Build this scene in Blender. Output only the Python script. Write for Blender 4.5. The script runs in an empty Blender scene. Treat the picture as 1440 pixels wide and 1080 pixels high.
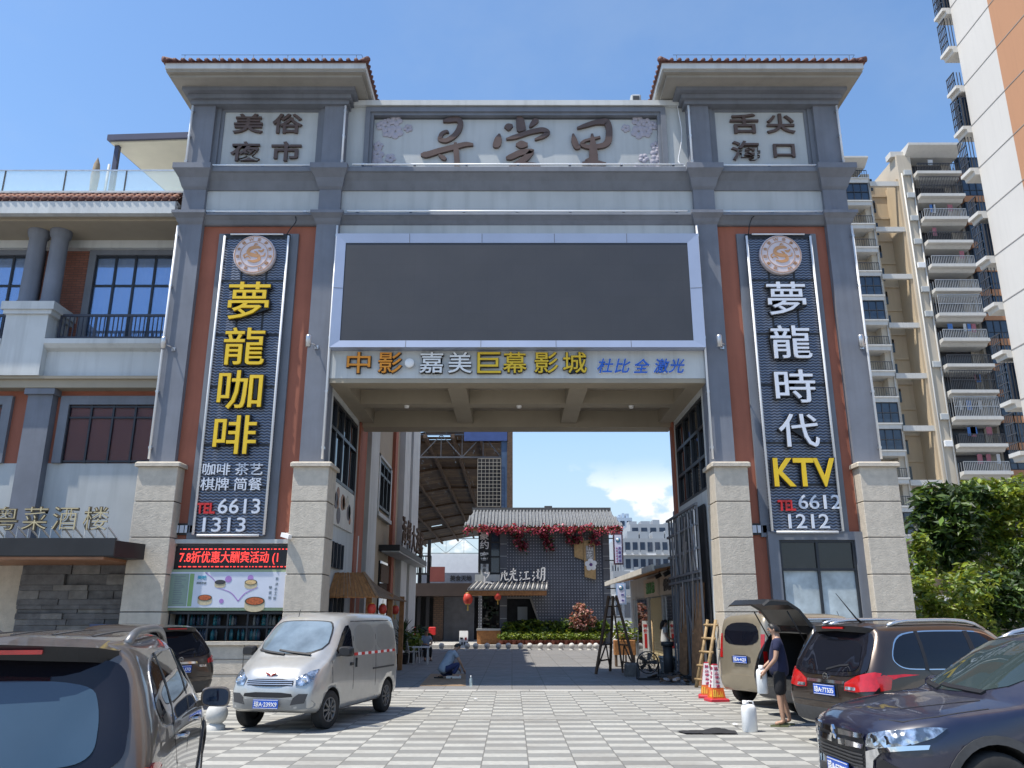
import bpy, bmesh, math, random
from mathutils import Vector, Matrix
from mathutils.bvhtree import BVHTree
R = math.radians
S = bpy.context.scene
C = S.collection
# ------------------------------------------------------------------ camera
cam_d = bpy.data.cameras.new('camera'); cam = bpy.data.objects.new('camera', cam_d); C.objects.link(cam)
cam.location = (0, 0, 1.62); cam.rotation_euler = (R(90 + 16.02), 0, 0)
cam_d.sensor_width = 36; cam_d.lens = 28.5; cam_d.clip_start = .05; cam_d.clip_end = 3000
S.camera = cam
# ------------------------------------------------------------------ light
SUN = Vector((-.42, -.17, 1)).normalized()
EL = math.asin(SUN.z); AZ = math.atan2(SUN.x, SUN.y)
W = bpy.data.worlds.new('World'); S.world = W; W.use_nodes = True
wn = W.node_tree.nodes; wl = W.node_tree.links; wn.clear()
wo = wn.new('ShaderNodeOutputWorld'); bg = wn.new('ShaderNodeBackground')
sky = wn.new('ShaderNodeTexSky'); sky.sky_type = 'NISHITA'; sky.sun_disc = False
sky.sun_elevation = EL; sky.sun_rotation = AZ; sky.air_density = 1.15; sky.dust_density = .35; sky.ozone_density = 3.2
tc = wn.new('ShaderNodeTexCoord'); sep = wn.new('ShaderNodeSeparateXYZ'); wl.new(tc.outputs['Generated'], sep.inputs[0])
mp = wn.new('ShaderNodeMapping'); mp.inputs['Scale'].default_value = (1, 1, 1.5); mp.inputs['Location'].default_value = (.37, .1, .05)
wl.new(tc.outputs['Generated'], mp.inputs[0])
no = wn.new('ShaderNodeTexNoise'); no.inputs['Scale'].default_value = 9; no.inputs['Detail'].default_value = 7; no.inputs['Roughness'].default_value = .52
wl.new(mp.outputs[0], no.inputs['Vector'])
def wm(op, a, b=None, c=None):
    n = wn.new('ShaderNodeMath'); n.operation = op
    for i, v in enumerate((a, b, c)):
        if v is None: continue
        if isinstance(v, (int, float)): n.inputs[i].default_value = v
        else: wl.new(v, n.inputs[i])
    return n.outputs[0]
def wr(v, a, b, c=0, d=1):
    n = wn.new('ShaderNodeMapRange'); n.interpolation_type = 'SMOOTHSTEP'
    wl.new(v, n.inputs['Value'])
    for k, q in zip(('From Min', 'From Max', 'To Min', 'To Max'), (a, b, c, d)): n.inputs[k].default_value = q
    return n.outputs[0]
# cumulus bank low in the sky: the higher, the denser the noise has to be
thr = wm('ADD', wr(sep.outputs[2], .02, .16, 0, .22), .47)
dt = wn.new('ShaderNodeVectorMath'); dt.operation = 'DOT_PRODUCT'; nz_ = wn.new('ShaderNodeVectorMath'); nz_.operation = 'NORMALIZE'
wl.new(tc.outputs['Generated'], nz_.inputs[0]); wl.new(nz_.outputs[0], dt.inputs[0]); dt.inputs[1].default_value = Vector((.155, .98, .115)).normalized()
thr = wm('SUBTRACT', thr, wr(dt.outputs['Value'], .989, .999, 0, .17))       # the towering cumulus behind the passage
cl = wr(wm('SUBTRACT', no.outputs['Fac'], thr), .0, .05)
cl = wm('MULTIPLY', cl, wr(sep.outputs[2], .12, .19, 1, 0))
ccol = wn.new('ShaderNodeMix'); ccol.data_type = 'RGBA'
wl.new(wr(no.outputs['Fac'], .42, .62), ccol.inputs[0])
ccol.inputs[6].default_value = (4.1, 4.5, 5.1, 1); ccol.inputs[7].default_value = (6.6, 6.6, 6.6, 1)
mix = wn.new('ShaderNodeMix'); mix.data_type = 'RGBA'
hs = wn.new('ShaderNodeHueSaturation'); hs.inputs['Saturation'].default_value = 1.08; hs.inputs['Hue'].default_value = .5; hs.inputs['Value'].default_value = 1.12; wl.new(sky.outputs[0], hs.inputs['Color'])
hz = wn.new('ShaderNodeTexNoise'); hz.inputs['Scale'].default_value = 3.1; hz.inputs['Detail'].default_value = 6; hz.inputs['Roughness'].default_value = .6; wl.new(mp.outputs[0], hz.inputs['Vector'])
veil = wn.new('ShaderNodeMix'); veil.data_type = 'RGBA'; wl.new(wm('MAXIMUM', wr(sep.outputs[2], .0, .34, .85, 0), wm('MULTIPLY', wr(hz.outputs['Fac'], .42, .75), wr(sep.outputs[2], .0, .75, .5, .12))), veil.inputs[0])
wl.new(hs.outputs[0], veil.inputs[6]); veil.inputs[7].default_value = (2.8, 3.4, 4.1, 1)
wl.new(cl, mix.inputs[0]); wl.new(veil.outputs[2], mix.inputs[6]); wl.new(ccol.outputs[2], mix.inputs[7])
wl.new(mix.outputs[2], bg.inputs[0]); bg.inputs[1].default_value = .14; wl.new(bg.outputs[0], wo.inputs[0])
sd = bpy.data.lights.new('sun', 'SUN'); sd.energy = 4.5; sd.angle = R(.53); sd.color = (1, .94, .84)
so = bpy.data.objects.new('sun', sd); C.objects.link(so); so.rotation_euler = (-SUN).to_track_quat('-Z', 'Y').to_euler()
S.view_settings.view_transform = 'Standard'; S.view_settings.look = 'None'; S.view_settings.exposure = .48; S.view_settings.gamma = 1
S.cycles.max_bounces = 6; S.cycles.diffuse_bounces = 3; S.cycles.glossy_bounces = 3; S.cycles.transparent_max_bounces = 8
S.cycles.use_denoising = True; S.cycles.caustics_reflective = False; S.cycles.caustics_refractive = False
# ------------------------------------------------------------------ helpers
_cp, _sp, _F = math.cos(R(16.02)), math.sin(R(16.02)), 1140.
def at(px, py, Y):          # a point of the photograph on the vertical plane at distance Y
    a = (px - 720) / _F; b = (540 - py) / _F
    k = Y / (_cp - b * _sp); return Vector((a * k, Y, (_sp + b * _cp) * k + 1.62))
def gr(px, py, z=0):        # a point of the photograph on the ground
    a = (px - 720) / _F; b = (540 - py) / _F
    k = (z - 1.62) / (_sp + b * _cp); return Vector((a * k, (_cp - b * _sp) * k, z))
WL = {}
def tag(o, label=None, cat=None, group=None, kind=None):
    for k, v in (('label', label), ('category', cat), ('group', group), ('kind', kind)):
        if v: o[k] = v
    return o
def thing(name, label, cat, loc=(0, 0, 0), rz=0, group=None):
    o = bpy.data.objects.new(name, None); C.objects.link(o); o.empty_display_size = .3
    o.location = loc; o.rotation_euler = (0, 0, rz); WL[o.name] = Vector(loc)
    return tag(o, label, cat, group)
def kids(o): return [c for c in bpy.data.objects if c.parent == o]
def copy_tree(o, parent=None, known=None):
    c = o.copy(); C.objects.link(c); c.parent = parent
    WL[c.name] = WL.get(o.name, Vector((0, 0, 0)))
    for ch in kids(o): copy_tree(ch, c)
    return c
def pchip(P, t):            # monotone cubic through a list of tuples at float index t
    n = len(P); i = max(0, min(n - 2, int(t))); s = t - i; out = []
    for k in range(len(P[0])):
        y = [p[k] for p in P]
        def m(j):
            if j == 0: return y[1] - y[0]
            if j == n - 1: return y[-1] - y[-2]
            a, b = y[j] - y[j - 1], y[j + 1] - y[j]
            return 0 if a * b <= 0 else 2 * a * b / (a + b)
        a, b, ma, mb_ = y[i], y[i + 1], m(i), m(i + 1)
        out.append((2*s**3-3*s*s+1)*a + (s**3-2*s*s+s)*ma + (-2*s**3+3*s*s)*b + (s**3-s*s)*mb_)
    return out
class MB:
    def __init__(s): s.v = []; s.f = []; s.m = []; s.s = []
    def add(s, vs, fs, m=0, smooth=False):
        o = len(s.v); s.v += [tuple(v) for v in vs]
        for f in fs: s.f.append([i + o for i in f]); s.m.append(m); s.s.append(smooth)
        return s
    def box(s, x0, x1, y0, y1, z0, z1, m=0):
        v = [(x, y, z) for z in (z0, z1) for y in (y0, y1) for x in (x0, x1)]
        return s.add(v, [(0, 2, 3, 1), (4, 5, 7, 6), (0, 1, 5, 4), (2, 6, 7, 3), (0, 4, 6, 2), (1, 3, 7, 5)], m)
    def bev(s, x0, x1, y0, y1, z0, z1, b=.02, m=0):    # box with all four vertical and the top edges eased
        def ring(d, z): return [(x0+d+b, y0+d, z), (x1-d-b, y0+d, z), (x1-d, y0+d+b, z), (x1-d, y1-d-b, z), (x1-d-b, y1-d, z), (x0+d+b, y1-d, z), (x0+d, y1-d-b, z), (x0+d, y0+d+b, z)]
        rs = [ring(0, z0), ring(0, z1 - b), ring(b, z1)]; vs = sum(rs, []); fs = [tuple(range(7, -1, -1)), tuple(range(16, 24))]
        for k in range(2):
            for i in range(8): j = (i + 1) % 8; fs.append((k*8+i, k*8+j, k*8+8+j, k*8+8+i))
        return s.add(vs, fs, m)
    def prism(s, poly, axis, a, b, m=0):   # poly in the two other axes (order x,y / x,z / y,z), extruded a..b
        def mk(p, t): return {'x': (t, p[0], p[1]), 'y': (p[0], t, p[1]), 'z': (p[0], p[1], t)}[axis]
        n = len(poly); vs = [mk(p, a) for p in poly] + [mk(p, b) for p in poly]
        fs = [tuple(range(n)), tuple(range(2 * n - 1, n - 1, -1))] + [(i, i + n, (i + 1) % n + n, (i + 1) % n) for i in range(n)]
        return s.add(vs, fs, m)
    def bar(s, p, q, w=.05, h=None, m=0):   # square bar between two points
        p, q = Vector(p), Vector(q); d = (q - p); 
        if d.length < 1e-6: return s
        d.normalize(); u = d.cross(Vector((0, 0, 1)))
        if u.length < 1e-3: u = Vector((1, 0, 0))
        u.normalize(); n = u.cross(d); h = h or w
        vs = [c + u * (i * w / 2) + n * (j * h / 2) for c in (p, q) for i, j in ((-1, -1), (1, -1), (1, 1), (-1, 1))]
        return s.add(vs, [(3, 2, 1, 0), (4, 5, 6, 7)] + [(i, (i+1) % 4, (i+1) % 4 + 4, i + 4) for i in range(4)], m)
    def tube(s, pts, r, n=8, m=0, cap=True):
        pts = [Vector(p) for p in pts]; rr = r if isinstance(r, (list, tuple)) else [r] * len(pts); vs = []; fs = []
        for i, p in enumerate(pts):
            d = (pts[min(i+1, len(pts)-1)] - pts[max(i-1, 0)]).normalized()
            u = d.cross(Vector((0, 0, 1)));  u = u if u.length > 1e-2 else d.cross(Vector((0, 1, 0))); u.normalize(); w = d.cross(u)
            vs += [p + (u * math.cos(t) + w * math.sin(t)) * rr[i] for t in (2 * math.pi * k / n for k in range(n))]
        for i in range(len(pts) - 1):
            for k in range(n): fs.append((i*n+k, i*n+(k+1) % n, (i+1)*n+(k+1) % n, (i+1)*n+k))
        if cap: fs += [tuple(range(n-1, -1, -1)), tuple(range((len(pts)-1)*n, len(pts)*n))]
        return s.add(vs, fs, m, True)
    def lathe(s, prof, c=(0, 0, 0), n=16, m=0, axis='z', smooth=True):
        vs = []; fs = []; c = Vector(c)
        for r, z in prof:
            for k in range(n):
                t = 2 * math.pi * k / n; a, b = r * math.cos(t), r * math.sin(t)
                vs.append(c + Vector({'z': (a, b, z), 'y': (a, z, b), 'x': (z, a, b)}[axis]))
        for i in range(len(prof) - 1):
            for k in range(n): fs.append((i*n+k, i*n+(k+1) % n, (i+1)*n+(k+1) % n, (i+1)*n+k))
        return s.add(vs, fs, m, smooth)
    def ball(s, c, rx, ry=None, rz=None, n=14, m=0):
        ry = ry or rx; rz = rz or rx; vs = []; fs = []; k = n // 2
        for i in range(k + 1):
            a = math.pi * i / k
            for j in range(n): t = 2 * math.pi * j / n; vs.append((c[0]+rx*math.sin(a)*math.cos(t), c[1]+ry*math.sin(a)*math.sin(t), c[2]+rz*math.cos(a)))
        for i in range(k):
            for j in range(n): fs.append((i*n+j, (i+1)*n+j, (i+1)*n+(j+1) % n, i*n+(j+1) % n))
        return s.add(vs, fs, m, True)
    def quad(s, a, b, c, d, m=0): return s.add([a, b, c, d], [(0, 1, 2, 3)], m)
    def xf(s, M, i0=0):
        for i in range(i0, len(s.v)): s.v[i] = tuple(M @ Vector(s.v[i]))
        return s
    def build(s, name, mats, parent=None, world=True, label=None):
        me = bpy.data.meshes.new(name); off = Vector((0, 0, 0)); p = parent
        if parent is not None and world: off = WL.get(parent.name, off)
        me.from_pydata([(v[0]-off[0], v[1]-off[1], v[2]-off[2]) for v in s.v], [], s.f)
        for m in (mats if isinstance(mats, (list, tuple)) else [mats]): me.materials.append(m)
        me.polygons.foreach_set('material_index', s.m); me.polygons.foreach_set('use_smooth', s.s)
        bm = bmesh.new(); bm.from_mesh(me); bmesh.ops.recalc_face_normals(bm, faces=bm.faces); bm.to_mesh(me); bm.free()
        me.update()
        o = bpy.data.objects.new(name, me); C.objects.link(o)
        if parent is not None: o.parent = parent
        WL[o.name] = off if parent is not None else Vector((0, 0, 0))
        if label: o['label'] = label
        return o
def place(o):      # give a one-mesh top-level thing an origin at its base
    me = o.data; xs = [v.co for v in me.vertices]
    c = Vector(((min(v.x for v in xs)+max(v.x for v in xs))/2, (min(v.y for v in xs)+max(v.y for v in xs))/2, min(v.z for v in xs)))
    me.transform(Matrix.Translation(-c)); o.location = c; return o
# ---- lettering
_tc = bpy.data.curves.new('lettering', 'FONT'); _to = bpy.data.objects.new('lettering', _tc); C.objects.link(_to)
def glyphs(mb, s, cx, cz, Y, h, w=None, depth=.03, m=0, bold=0., shear=0., rz=0., res=3, fit=True):
    """letters standing on the plane y=Y (facing -y), centred on cx, cz, h tall and w wide"""
    _tc.body = s; _tc.size = 1; _tc.extrude = .5; _tc.offset = bold; _tc.resolution_u = res; _tc.shear = shear
    bpy.context.view_layer.update()
    me = bpy.data.meshes.new_from_object(_to.evaluated_get(bpy.context.evaluated_depsgraph_get()))
    if not me.vertices: return mb
    x0 = min(v.co.x for v in me.vertices); x1 = max(v.co.x for v in me.vertices)
    y0 = min(v.co.y for v in me.vertices); y1 = max(v.co.y for v in me.vertices)
    if not fit: y0, y1 = -.1, .86
    kz = h / (y1 - y0); kx = w / (x1 - x0) if w else kz
    ca, sa = math.cos(rz), math.sin(rz); vs = []
    for v in me.vertices:
        x = (v.co.x - (x0+x1)/2) * kx; y = -(v.co.z + .5) * depth; z = (v.co.y - (y0+y1)/2) * kz
        vs.append((cx + x*ca - y*sa, Y + x*sa + y*ca, cz + z))
    mb.add(vs, [tuple(p.vertices) for p in me.polygons], m)
    bpy.data.meshes.remove(me); return mb
def brush(mb, pts, Y, depth=.05, m=0, ox=0, oz=0, k=1., n=5):     # a brush stroke: (x, z, half width) points
    P = [pchip(pts, i / n) for i in range((len(pts) - 1) * n + 1)]; L = []; Rr = []
    for i, p in enumerate(P):
        a, b = P[max(i-1, 0)], P[min(i+1, len(P)-1)]; dx, dz = b[0]-a[0], b[1]-a[1]; l = math.hypot(dx, dz) or 1
        nx, nz = -dz / l, dx / l; L.append((ox+(p[0]+nx*p[2])*k, oz+(p[1]+nz*p[2])*k)); Rr.append((ox+(p[0]-nx*p[2])*k, oz+(p[1]-nz*p[2])*k))
    q = len(P); vs = []
    for y in (Y - depth, Y):
        vs += [(x, y, z) for x, z in L] + [(x, y, z) for x, z in Rr]
    fs = []
    for i in range(q - 1):
        fs += [(i, i+1, q+i+1, q+i), (2*q+i, 3*q+i, 3*q+i+1, 2*q+i+1), (i, 2*q+i, 2*q+i+1, i+1), (q+i, q+i+1, 3*q+i+1, 3*q+i)]
    fs += [(0, q, 3*q, 2*q), (q-1, 3*q-1, 4*q-1, 2*q-1)]
    return mb.add(vs, fs, m)
def leaves(mb, c, r, n, size, seed, m=(0, 1), hollow=.35, up=.3, long=1.6):
    rnd = random.Random(seed); c = Vector(c)
    for _ in range(n):
        while True:
            p = Vector((rnd.uniform(-1, 1), rnd.uniform(-1, 1), rnd.uniform(-1, 1)))
            if hollow < p.length < 1: break
        p = Vector((p.x*r[0], p.y*r[1], p.z*r[2])); s = size * rnd.uniform(.6, 1.3)
        d = Vector((rnd.gauss(0, 1), rnd.gauss(0, 1), rnd.gauss(-.25, .6))).normalized()
        nrm = (Vector((rnd.gauss(0, .7), rnd.gauss(0, .7), up + rnd.random())) + p.normalized()*.5).normalized()
        u = d.cross(nrm); 
        if u.length < .05: continue
        u.normalize(); q = c + p; d = nrm.cross(u)
        mb.add([q - d*s*long/2, q + u*s*.42 + nrm*s*.1, q + d*s*long/2, q - u*s*.42 + nrm*s*.1], [(0, 1, 2), (0, 2, 3)], rnd.choice(m))
    return mb
# ------------------------------------------------------------------ materials
def nt(name):
    m = bpy.data.materials.new(name); m.use_nodes = True; t = m.node_tree; return m, t, t.nodes['Principled BSDF']
def nd(t, kind, **kw):
    n = t.nodes.new('ShaderNode' + kind)
    for k, v in kw.items(): setattr(n, k, v)
    return n
def mth(t, op, a, b=None, c=None):
    n = nd(t, 'Math', operation=op)
    for i, v in enumerate((a, b, c)):
        if v is None: continue
        if isinstance(v, (int, float)): n.inputs[i].default_value = v
        else: t.links.new(v, n.inputs[i])
    return n.outputs[0]
def mixc(t, f, a, b, mode='MIX'):
    n = nd(t, 'Mix', data_type='RGBA', blend_type=mode)
    for i, v in ((0, f), (6, a), (7, b)):
        if isinstance(v, (int, float)): n.inputs[i].default_value = v
        elif isinstance(v, (tuple, list)): n.inputs[i].default_value = (*v[:3], 1)
        else: t.links.new(v, n.inputs[i])
    return n.outputs[2]
def noise(t, scale, detail=5, vec=None, rough=.55, stretch=None):
    n = nd(t, 'TexNoise'); n.inputs['Scale'].default_value = scale; n.inputs['Detail'].default_value = detail; n.inputs['Roughness'].default_value = rough
    g = nd(t, 'NewGeometry').outputs['Position'] if vec is None else vec
    if stretch:
        q = nd(t, 'Mapping'); q.inputs['Scale'].default_value = stretch; t.links.new(g, q.inputs[0]); g = q.outputs[0]
    t.links.new(g, n.inputs['Vector']); return n.outputs['Fac']
def rng(t, v, a, b, c=0., d=1.):
    n = nd(t, 'MapRange'); t.links.new(v, n.inputs[0])
    for i, q in enumerate((a, b, c, d)): n.inputs[i + 1].default_value = q
    return n.outputs[0]
def M(name, col, rough=.65, metal=0., var=.12, vs=1.7, bump=0., bs=40, streak=0., coat=0., spec=.5, obj=False, ior=1.5):
    m, t, b = nt(name); vec = None
    if obj: vec = nd(t, 'TexCoord').outputs['Object']
    lo = tuple(c * (1 - var) for c in col); hi = tuple(min(1, c * (1 + var)) for c in col)
    c = mixc(t, rng(t, noise(t, vs, 6, vec), .3, .7), lo, hi)
    if streak:
        c = mixc(t, rng(t, noise(t, 2.2, 5, vec, .6, (1.6, 1.6, .12)), .48, .75, 0, streak), c, tuple(q * .45 for q in col))
    t.links.new(c, b.inputs['Base Color'])
    b.inputs['Roughness'].default_value = rough; b.inputs['Metallic'].default_value = metal; b.inputs['IOR'].default_value = ior
    b.inputs['Specular IOR Level'].default_value = spec
    if coat: b.inputs['Coat Weight'].default_value = coat; b.inputs['Coat Roughness'].default_value = .03
    if bump:
        n = nd(t, 'Bump'); n.inputs['Strength'].default_value = bump; n.inputs['Distance'].default_value = .02
        t.links.new(noise(t, bs, 4, vec), n.inputs['Height']); t.links.new(n.outputs[0], b.inputs['Normal'])
    return m
def EM(name, col, strength):
    m, t, b = nt(name); b.inputs['Base Color'].default_value = (*[c*.4 for c in col], 1); b.inputs['Emission Color'].default_value = (*col, 1)
    b.inputs['Emission Strength'].default_value = strength; return m
def GLASS(name, col=(.012, .015, .02), rough=.03, ior=1.6, var=.2):     # window pane seen from outside: dark and glossy
    m = M(name, col, rough, 0, var, .6, ior=ior); return m
def LEAF(name, col):
    m, t, b = nt(name)
    g = nd(t, 'NewGeometry'); c = mixc(t, rng(t, g.outputs['Random Per Island'], 0, 1), tuple(q*.55 for q in col), tuple(q*1.5 for q in col))
    t.links.new(c, b.inputs['Base Color']); b.inputs['Roughness'].default_value = .42
    tr = nd(t, 'BsdfTranslucent'); t.links.new(mixc(t, .5, c, (col[0]*2.4, col[1]*1.8, col[2]*.6)), tr.inputs[0])
    ms = nd(t, 'MixShader'); ms.inputs[0].default_value = .3; o = t.nodes['Material Output']
    t.links.new(b.outputs[0], ms.inputs[1]); t.links.new(tr.outputs[0], ms.inputs[2]); t.links.new(ms.outputs[0], o.inputs[0]); return m
def BRICK(name, c1, c2, mortar, bw, bh, ms=.01, plane='xz', rough=.8, bump=.3, offset=.5):
    m, t, b = nt(name); g = nd(t, 'NewGeometry'); s = nd(t, 'SeparateXYZ'); t.links.new(g.outputs['Position'], s.inputs[0])
    cb = nd(t, 'CombineXYZ'); t.links.new(s.outputs['xyz'.index(plane[0])], cb.inputs[0]); t.links.new(s.outputs['xyz'.index(plane[1])], cb.inputs[1])
    k = nd(t, 'TexBrick'); k.offset = offset; t.links.new(cb.outputs[0], k.inputs['Vector'])
    for n, v in (('Color1', c1), ('Color2', c2), ('Mortar', mortar)): k.inputs[n].default_value = (*v, 1)
    k.inputs['Scale'].default_value = 1; k.inputs['Brick Width'].default_value = bw; k.inputs['Row Height'].default_value = bh; k.inputs['Mortar Size'].default_value = ms
    c = mixc(t, rng(t, noise(t, 1.5, 6), .3, .7, 0, .35), k.outputs['Color'], tuple(q*.6 for q in c1))
    t.links.new(c, b.inputs['Base Color']); b.inputs['Roughness'].default_value = rough
    bp = nd(t, 'Bump'); bp.inputs['Strength'].default_value = bump; bp.inputs['Distance'].default_value = .02; bp.invert = True
    t.links.new(k.outputs['Fac'], bp.inputs['Height']); t.links.new(bp.outputs[0], b.inputs['Normal']); return m
m_white = M('white_render', (.55, .57, .57), .75, 0, .08, .8, .15, 60, .4)
m_panel = M('pale_panel', (.46, .48, .48), .7, 0, .08, .8, .1, 60, .3)
m_grey = M('grey_stucco', (.175, .19, .225), .8, 0, .12, 1.2, .35, 70, .32)
m_greyd = M('grey_moulding', (.165, .18, .21), .75, 0, .12, 1.2, .2, 70, .3)
m_red = M('terracotta_render', (.335, .115, .07), .8, 0, .10, .9, .25, 60, .3)
m_stone = M('beige_granite', (.53, .475, .395), .75, 0, .10, 7, .5, 30, .22)
m_joint = M('dark_joint', (.12, .11, .10), .9)
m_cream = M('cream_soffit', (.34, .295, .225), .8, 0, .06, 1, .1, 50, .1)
m_black = M('black_metal', (.018, .018, .02), .45, .2, .2)
m_dark = M('dark_void', (.015, .015, .017), .8, 0, .3)
m_frame = M('dark_window_frame', (.03, .034, .042), .4, .4)
m_steel = M('galvanised_steel', (.55, .56, .58), .35, .9, .12, 6)
m_tube = M('white_led_tube', (.78, .79, .80), .35, 0, .05)
m_tile = M('terracotta_roof_tile', (.135, .06, .05), .7, 0, .3, 6, .3, 30)
m_tileg = M('grey_roof_tile', (.20, .21, .22), .7, 0, .25, 6, .3, 30)
m_glass = GLASS('window_glass')
m_glassb = GLASS('blue_window_glass', (.03, .05, .085), .05, 1.6)
m_curtain = M('pale_curtain', (.50, .55, .66), .9, 0, .3, 1, obj=False)
m_wood = M('orange_timber', (.34, .15, .05), .6, 0, .3, 9, .3, 30)
m_wooddk = M('dark_timber', (.10, .06, .035), .7, 0, .35, 8, .3, 30)
m_bamboo = M('bamboo', (.32, .22, .11), .6, 0, .3, 9)
m_yel = M('yellow_letter', (.75, .50, .015), .4, 0, .05)
m_lit = M('pale_letter', (.62, .66, .74), .4, 0, .05)
m_bronze = M('bronze_letter', (.115, .075, .06), .45, .3, .15, 4)
m_redl = M('red_letter', (.55, .02, .02), .4)
m_blue = M('blue_letter', (.02, .12, .55), .4)
m_whitep = M('white_plastic', (.80, .80, .79), .35, 0, .04)
m_rubber = M('tyre_rubber', (.02, .02, .02), .85, 0, .2, 20)
m_plate = M('blue_plate', (.02, .09, .45), .35)
m_plast = M('dark_plastic', (.045, .045, .048), .55, 0, .15)
m_chrome = M('chrome', (.75, .76, .78), .08, 1, .03)
m_skin = M('skin', (.42, .25, .17), .5, 0, .08, 8)
m_hair = M('black_hair', (.012, .010, .009), .5)
m_leaf = [LEAF('leaf_mid', (.085, .15, .022)), LEAF('leaf_dark', (.030, .065, .018)), LEAF('leaf_light', (.19, .25, .03))]
m_bark = M('bark', (.13, .10, .075), .9, 0, .3, 6, .8, 25)
# ================================================================== ground
def pave_mat(name, cx, cy, ca, cb_, ox=0., oy=0., chk=True, joint=.012):
    m, t, b = nt(name); g = nd(t, 'NewGeometry'); s = nd(t, 'SeparateXYZ'); t.links.new(g.outputs['Position'], s.inputs[0])
    u = mth(t, 'DIVIDE', mth(t, 'ADD', s.outputs[0], 200 + ox), cx); v = mth(t, 'DIVIDE', mth(t, 'ADD', s.outputs[1], 200 + oy), cy)
    fu, fv = mth(t, 'FLOOR', u), mth(t, 'FLOOR', v)
    par = mth(t, 'FLOORED_MODULO', mth(t, 'ADD', fu, fv), 2.)
    cb = nd(t, 'CombineXYZ'); t.links.new(fu, cb.inputs[0]); t.links.new(fv, cb.inputs[1])
    w = nd(t, 'TexWhiteNoise', noise_dimensions='2D'); t.links.new(cb.outputs[0], w.inputs['Vector'])
    if chk: c = mixc(t, par, ca, cb_)
    else: c = mixc(t, w.outputs['Value'], ca, cb_)
    c = mixc(t, rng(t, w.outputs['Value'], 0, 1, 0, .30), c, tuple(q*.66 for q in ca))
    c = mixc(t, rng(t, noise(t, 14, 6), .35, .75, 0, .28), c, tuple(q*.55 for q in cb_))          # grain
    c = mixc(t, rng(t, noise(t, .55, 7, None, .65), .47, .72, 0, .5), c, (.17, .155, .135))         # traffic dirt
    c = mixc(t, rng(t, noise(t, 1.9, 4, None, .5), .66, .74, 0, .5), c, (.10, .095, .09))           # spills
    def edge(x): f = mth(t, 'FRACT', x); return mth(t, 'MINIMUM', f, mth(t, 'SUBTRACT', 1., f))
    e = mth(t, 'MINIMUM', mth(t, 'MULTIPLY', edge(u), cx), mth(t, 'MULTIPLY', edge(v), cy))
    j = mth(t, 'LESS_THAN', e, joint)
    c = mixc(t, mth(t, 'MULTIPLY', j, .75), c, (.10, .095, .085)); t.links.new(c, b.inputs['Base Color'])
    t.links.new(rng(t, noise(t, 3, 4), .3, .7, .55, .8), b.inputs['Roughness'])
    bp = nd(t, 'Bump'); bp.inputs['Strength'].default_value = .35; bp.inputs['Distance'].default_value = .008
    t.links.new(mth(t, 'SUBTRACT', noise(t, 60, 3), j), bp.inputs['Height']); t.links.new(bp.outputs[0], b.inputs['Normal']); return m
m_plaza = pave_mat('checker_granite', .54, .27, (.44, .436, .40), (.215, .217, .207), .15, joint=.007)
m_pass = pave_mat('shaded_passage_granite', .8, .5, (.235, .23, .225), (.20, .195, .19), 0, 0, False)  # slab colours darkened to put the passage shade into the paving
m_kerb = pave_mat('kerb_granite', 1.2, .9, (.52, .51, .48), (.46, .45, .42), 0, 0, False)
m_earth = M('grey_concrete_ground', (.30, .29, .27), .9, 0, .2, .3, .3, 20)
def sheet(name, x0, x1, y0, y1, z, m):
    o = MB().quad((x0, y0, z), (x1, y0, z), (x1, y1, z), (x0, y1, z)).build(name, m); o['kind'] = 'structure'; return o
sheet('ground', -900, 900, -300, 1200, -.02, m_earth)
sheet('plaza_paving', -16, 22, -8, 19.55, 0, m_plaza)
sheet('passage_paving', -4.66, 5.05, 19.92, 45.4, .001, m_pass)
sheet('border_strip', -16, 22, 19.55, 19.92, .004, m_kerb)
sheet('drain_strip', -16, 22, 14.25, 14.7, .004, M('dark_granite_strip', (.27, .265, .245), .7, 0, .15, 6, .3))
o = MB().box(-12, 16, 45.4, 90, -.02, .17).build('raised_platform', m_kerb); o['kind'] = 'structure'
# ================================================================== the gate building
LX0, LX1, RX0, RX1 = -9.07, -4.70, 4.98, 9.22
GB = 25.25
gate = thing('gate_building', 'tall grey and terracotta archway building with two tiled towers over the passage', 'gate', (.1, 22.5, 0))
def G(mb, name, m): return mb.build(name, m, gate)
w_ = MB()                                                    # tower cores and the bridge between them
for x0, x1 in ((LX0, LX1), (RX0, RX1)):
    w_.box(x0 + .06, x1 - .06, 20.30, GB, 12.0, 15.75)
    w_.box(x0 + .06, x1 - .06, 24.9, GB, 0, 12.0)
w_.box(LX1 - .06, RX0 + .06, 20.45, GB, 8.0, 15.75)
w_.box(LX0 + .06, LX0 + .3, 20.6, 24.9, 0, 12.0); w_.box(RX1 - .3, RX1 - .06, 20.6, 24.9, 0, 12.0)
G(w_, 'wall', m_grey)
for x0, x1 in ((LX0, LX1), (RX0, RX1)): G(MB().box(x0 + .6, x1 - .6, 20.18, 20.3, 3.42 if x0 < 0 else 0, 11.95), 'red_panel', m_red)
for x0, x1, y, z0, z1 in ((LX0 + .6, LX1 - .6, 20.14, 12.15, 13.0), (RX0 + .6, RX1 - .6, 20.14, 12.15, 13.0), (LX1 - .04, RX0 + .04, 20.14, 12.15, 13.0), (LX1, RX0, 20.10, 11.3, 11.95)):
    G(MB().box(x0, x1, y, 20.44, z0, z1), 'frieze_panel', m_panel)
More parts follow.
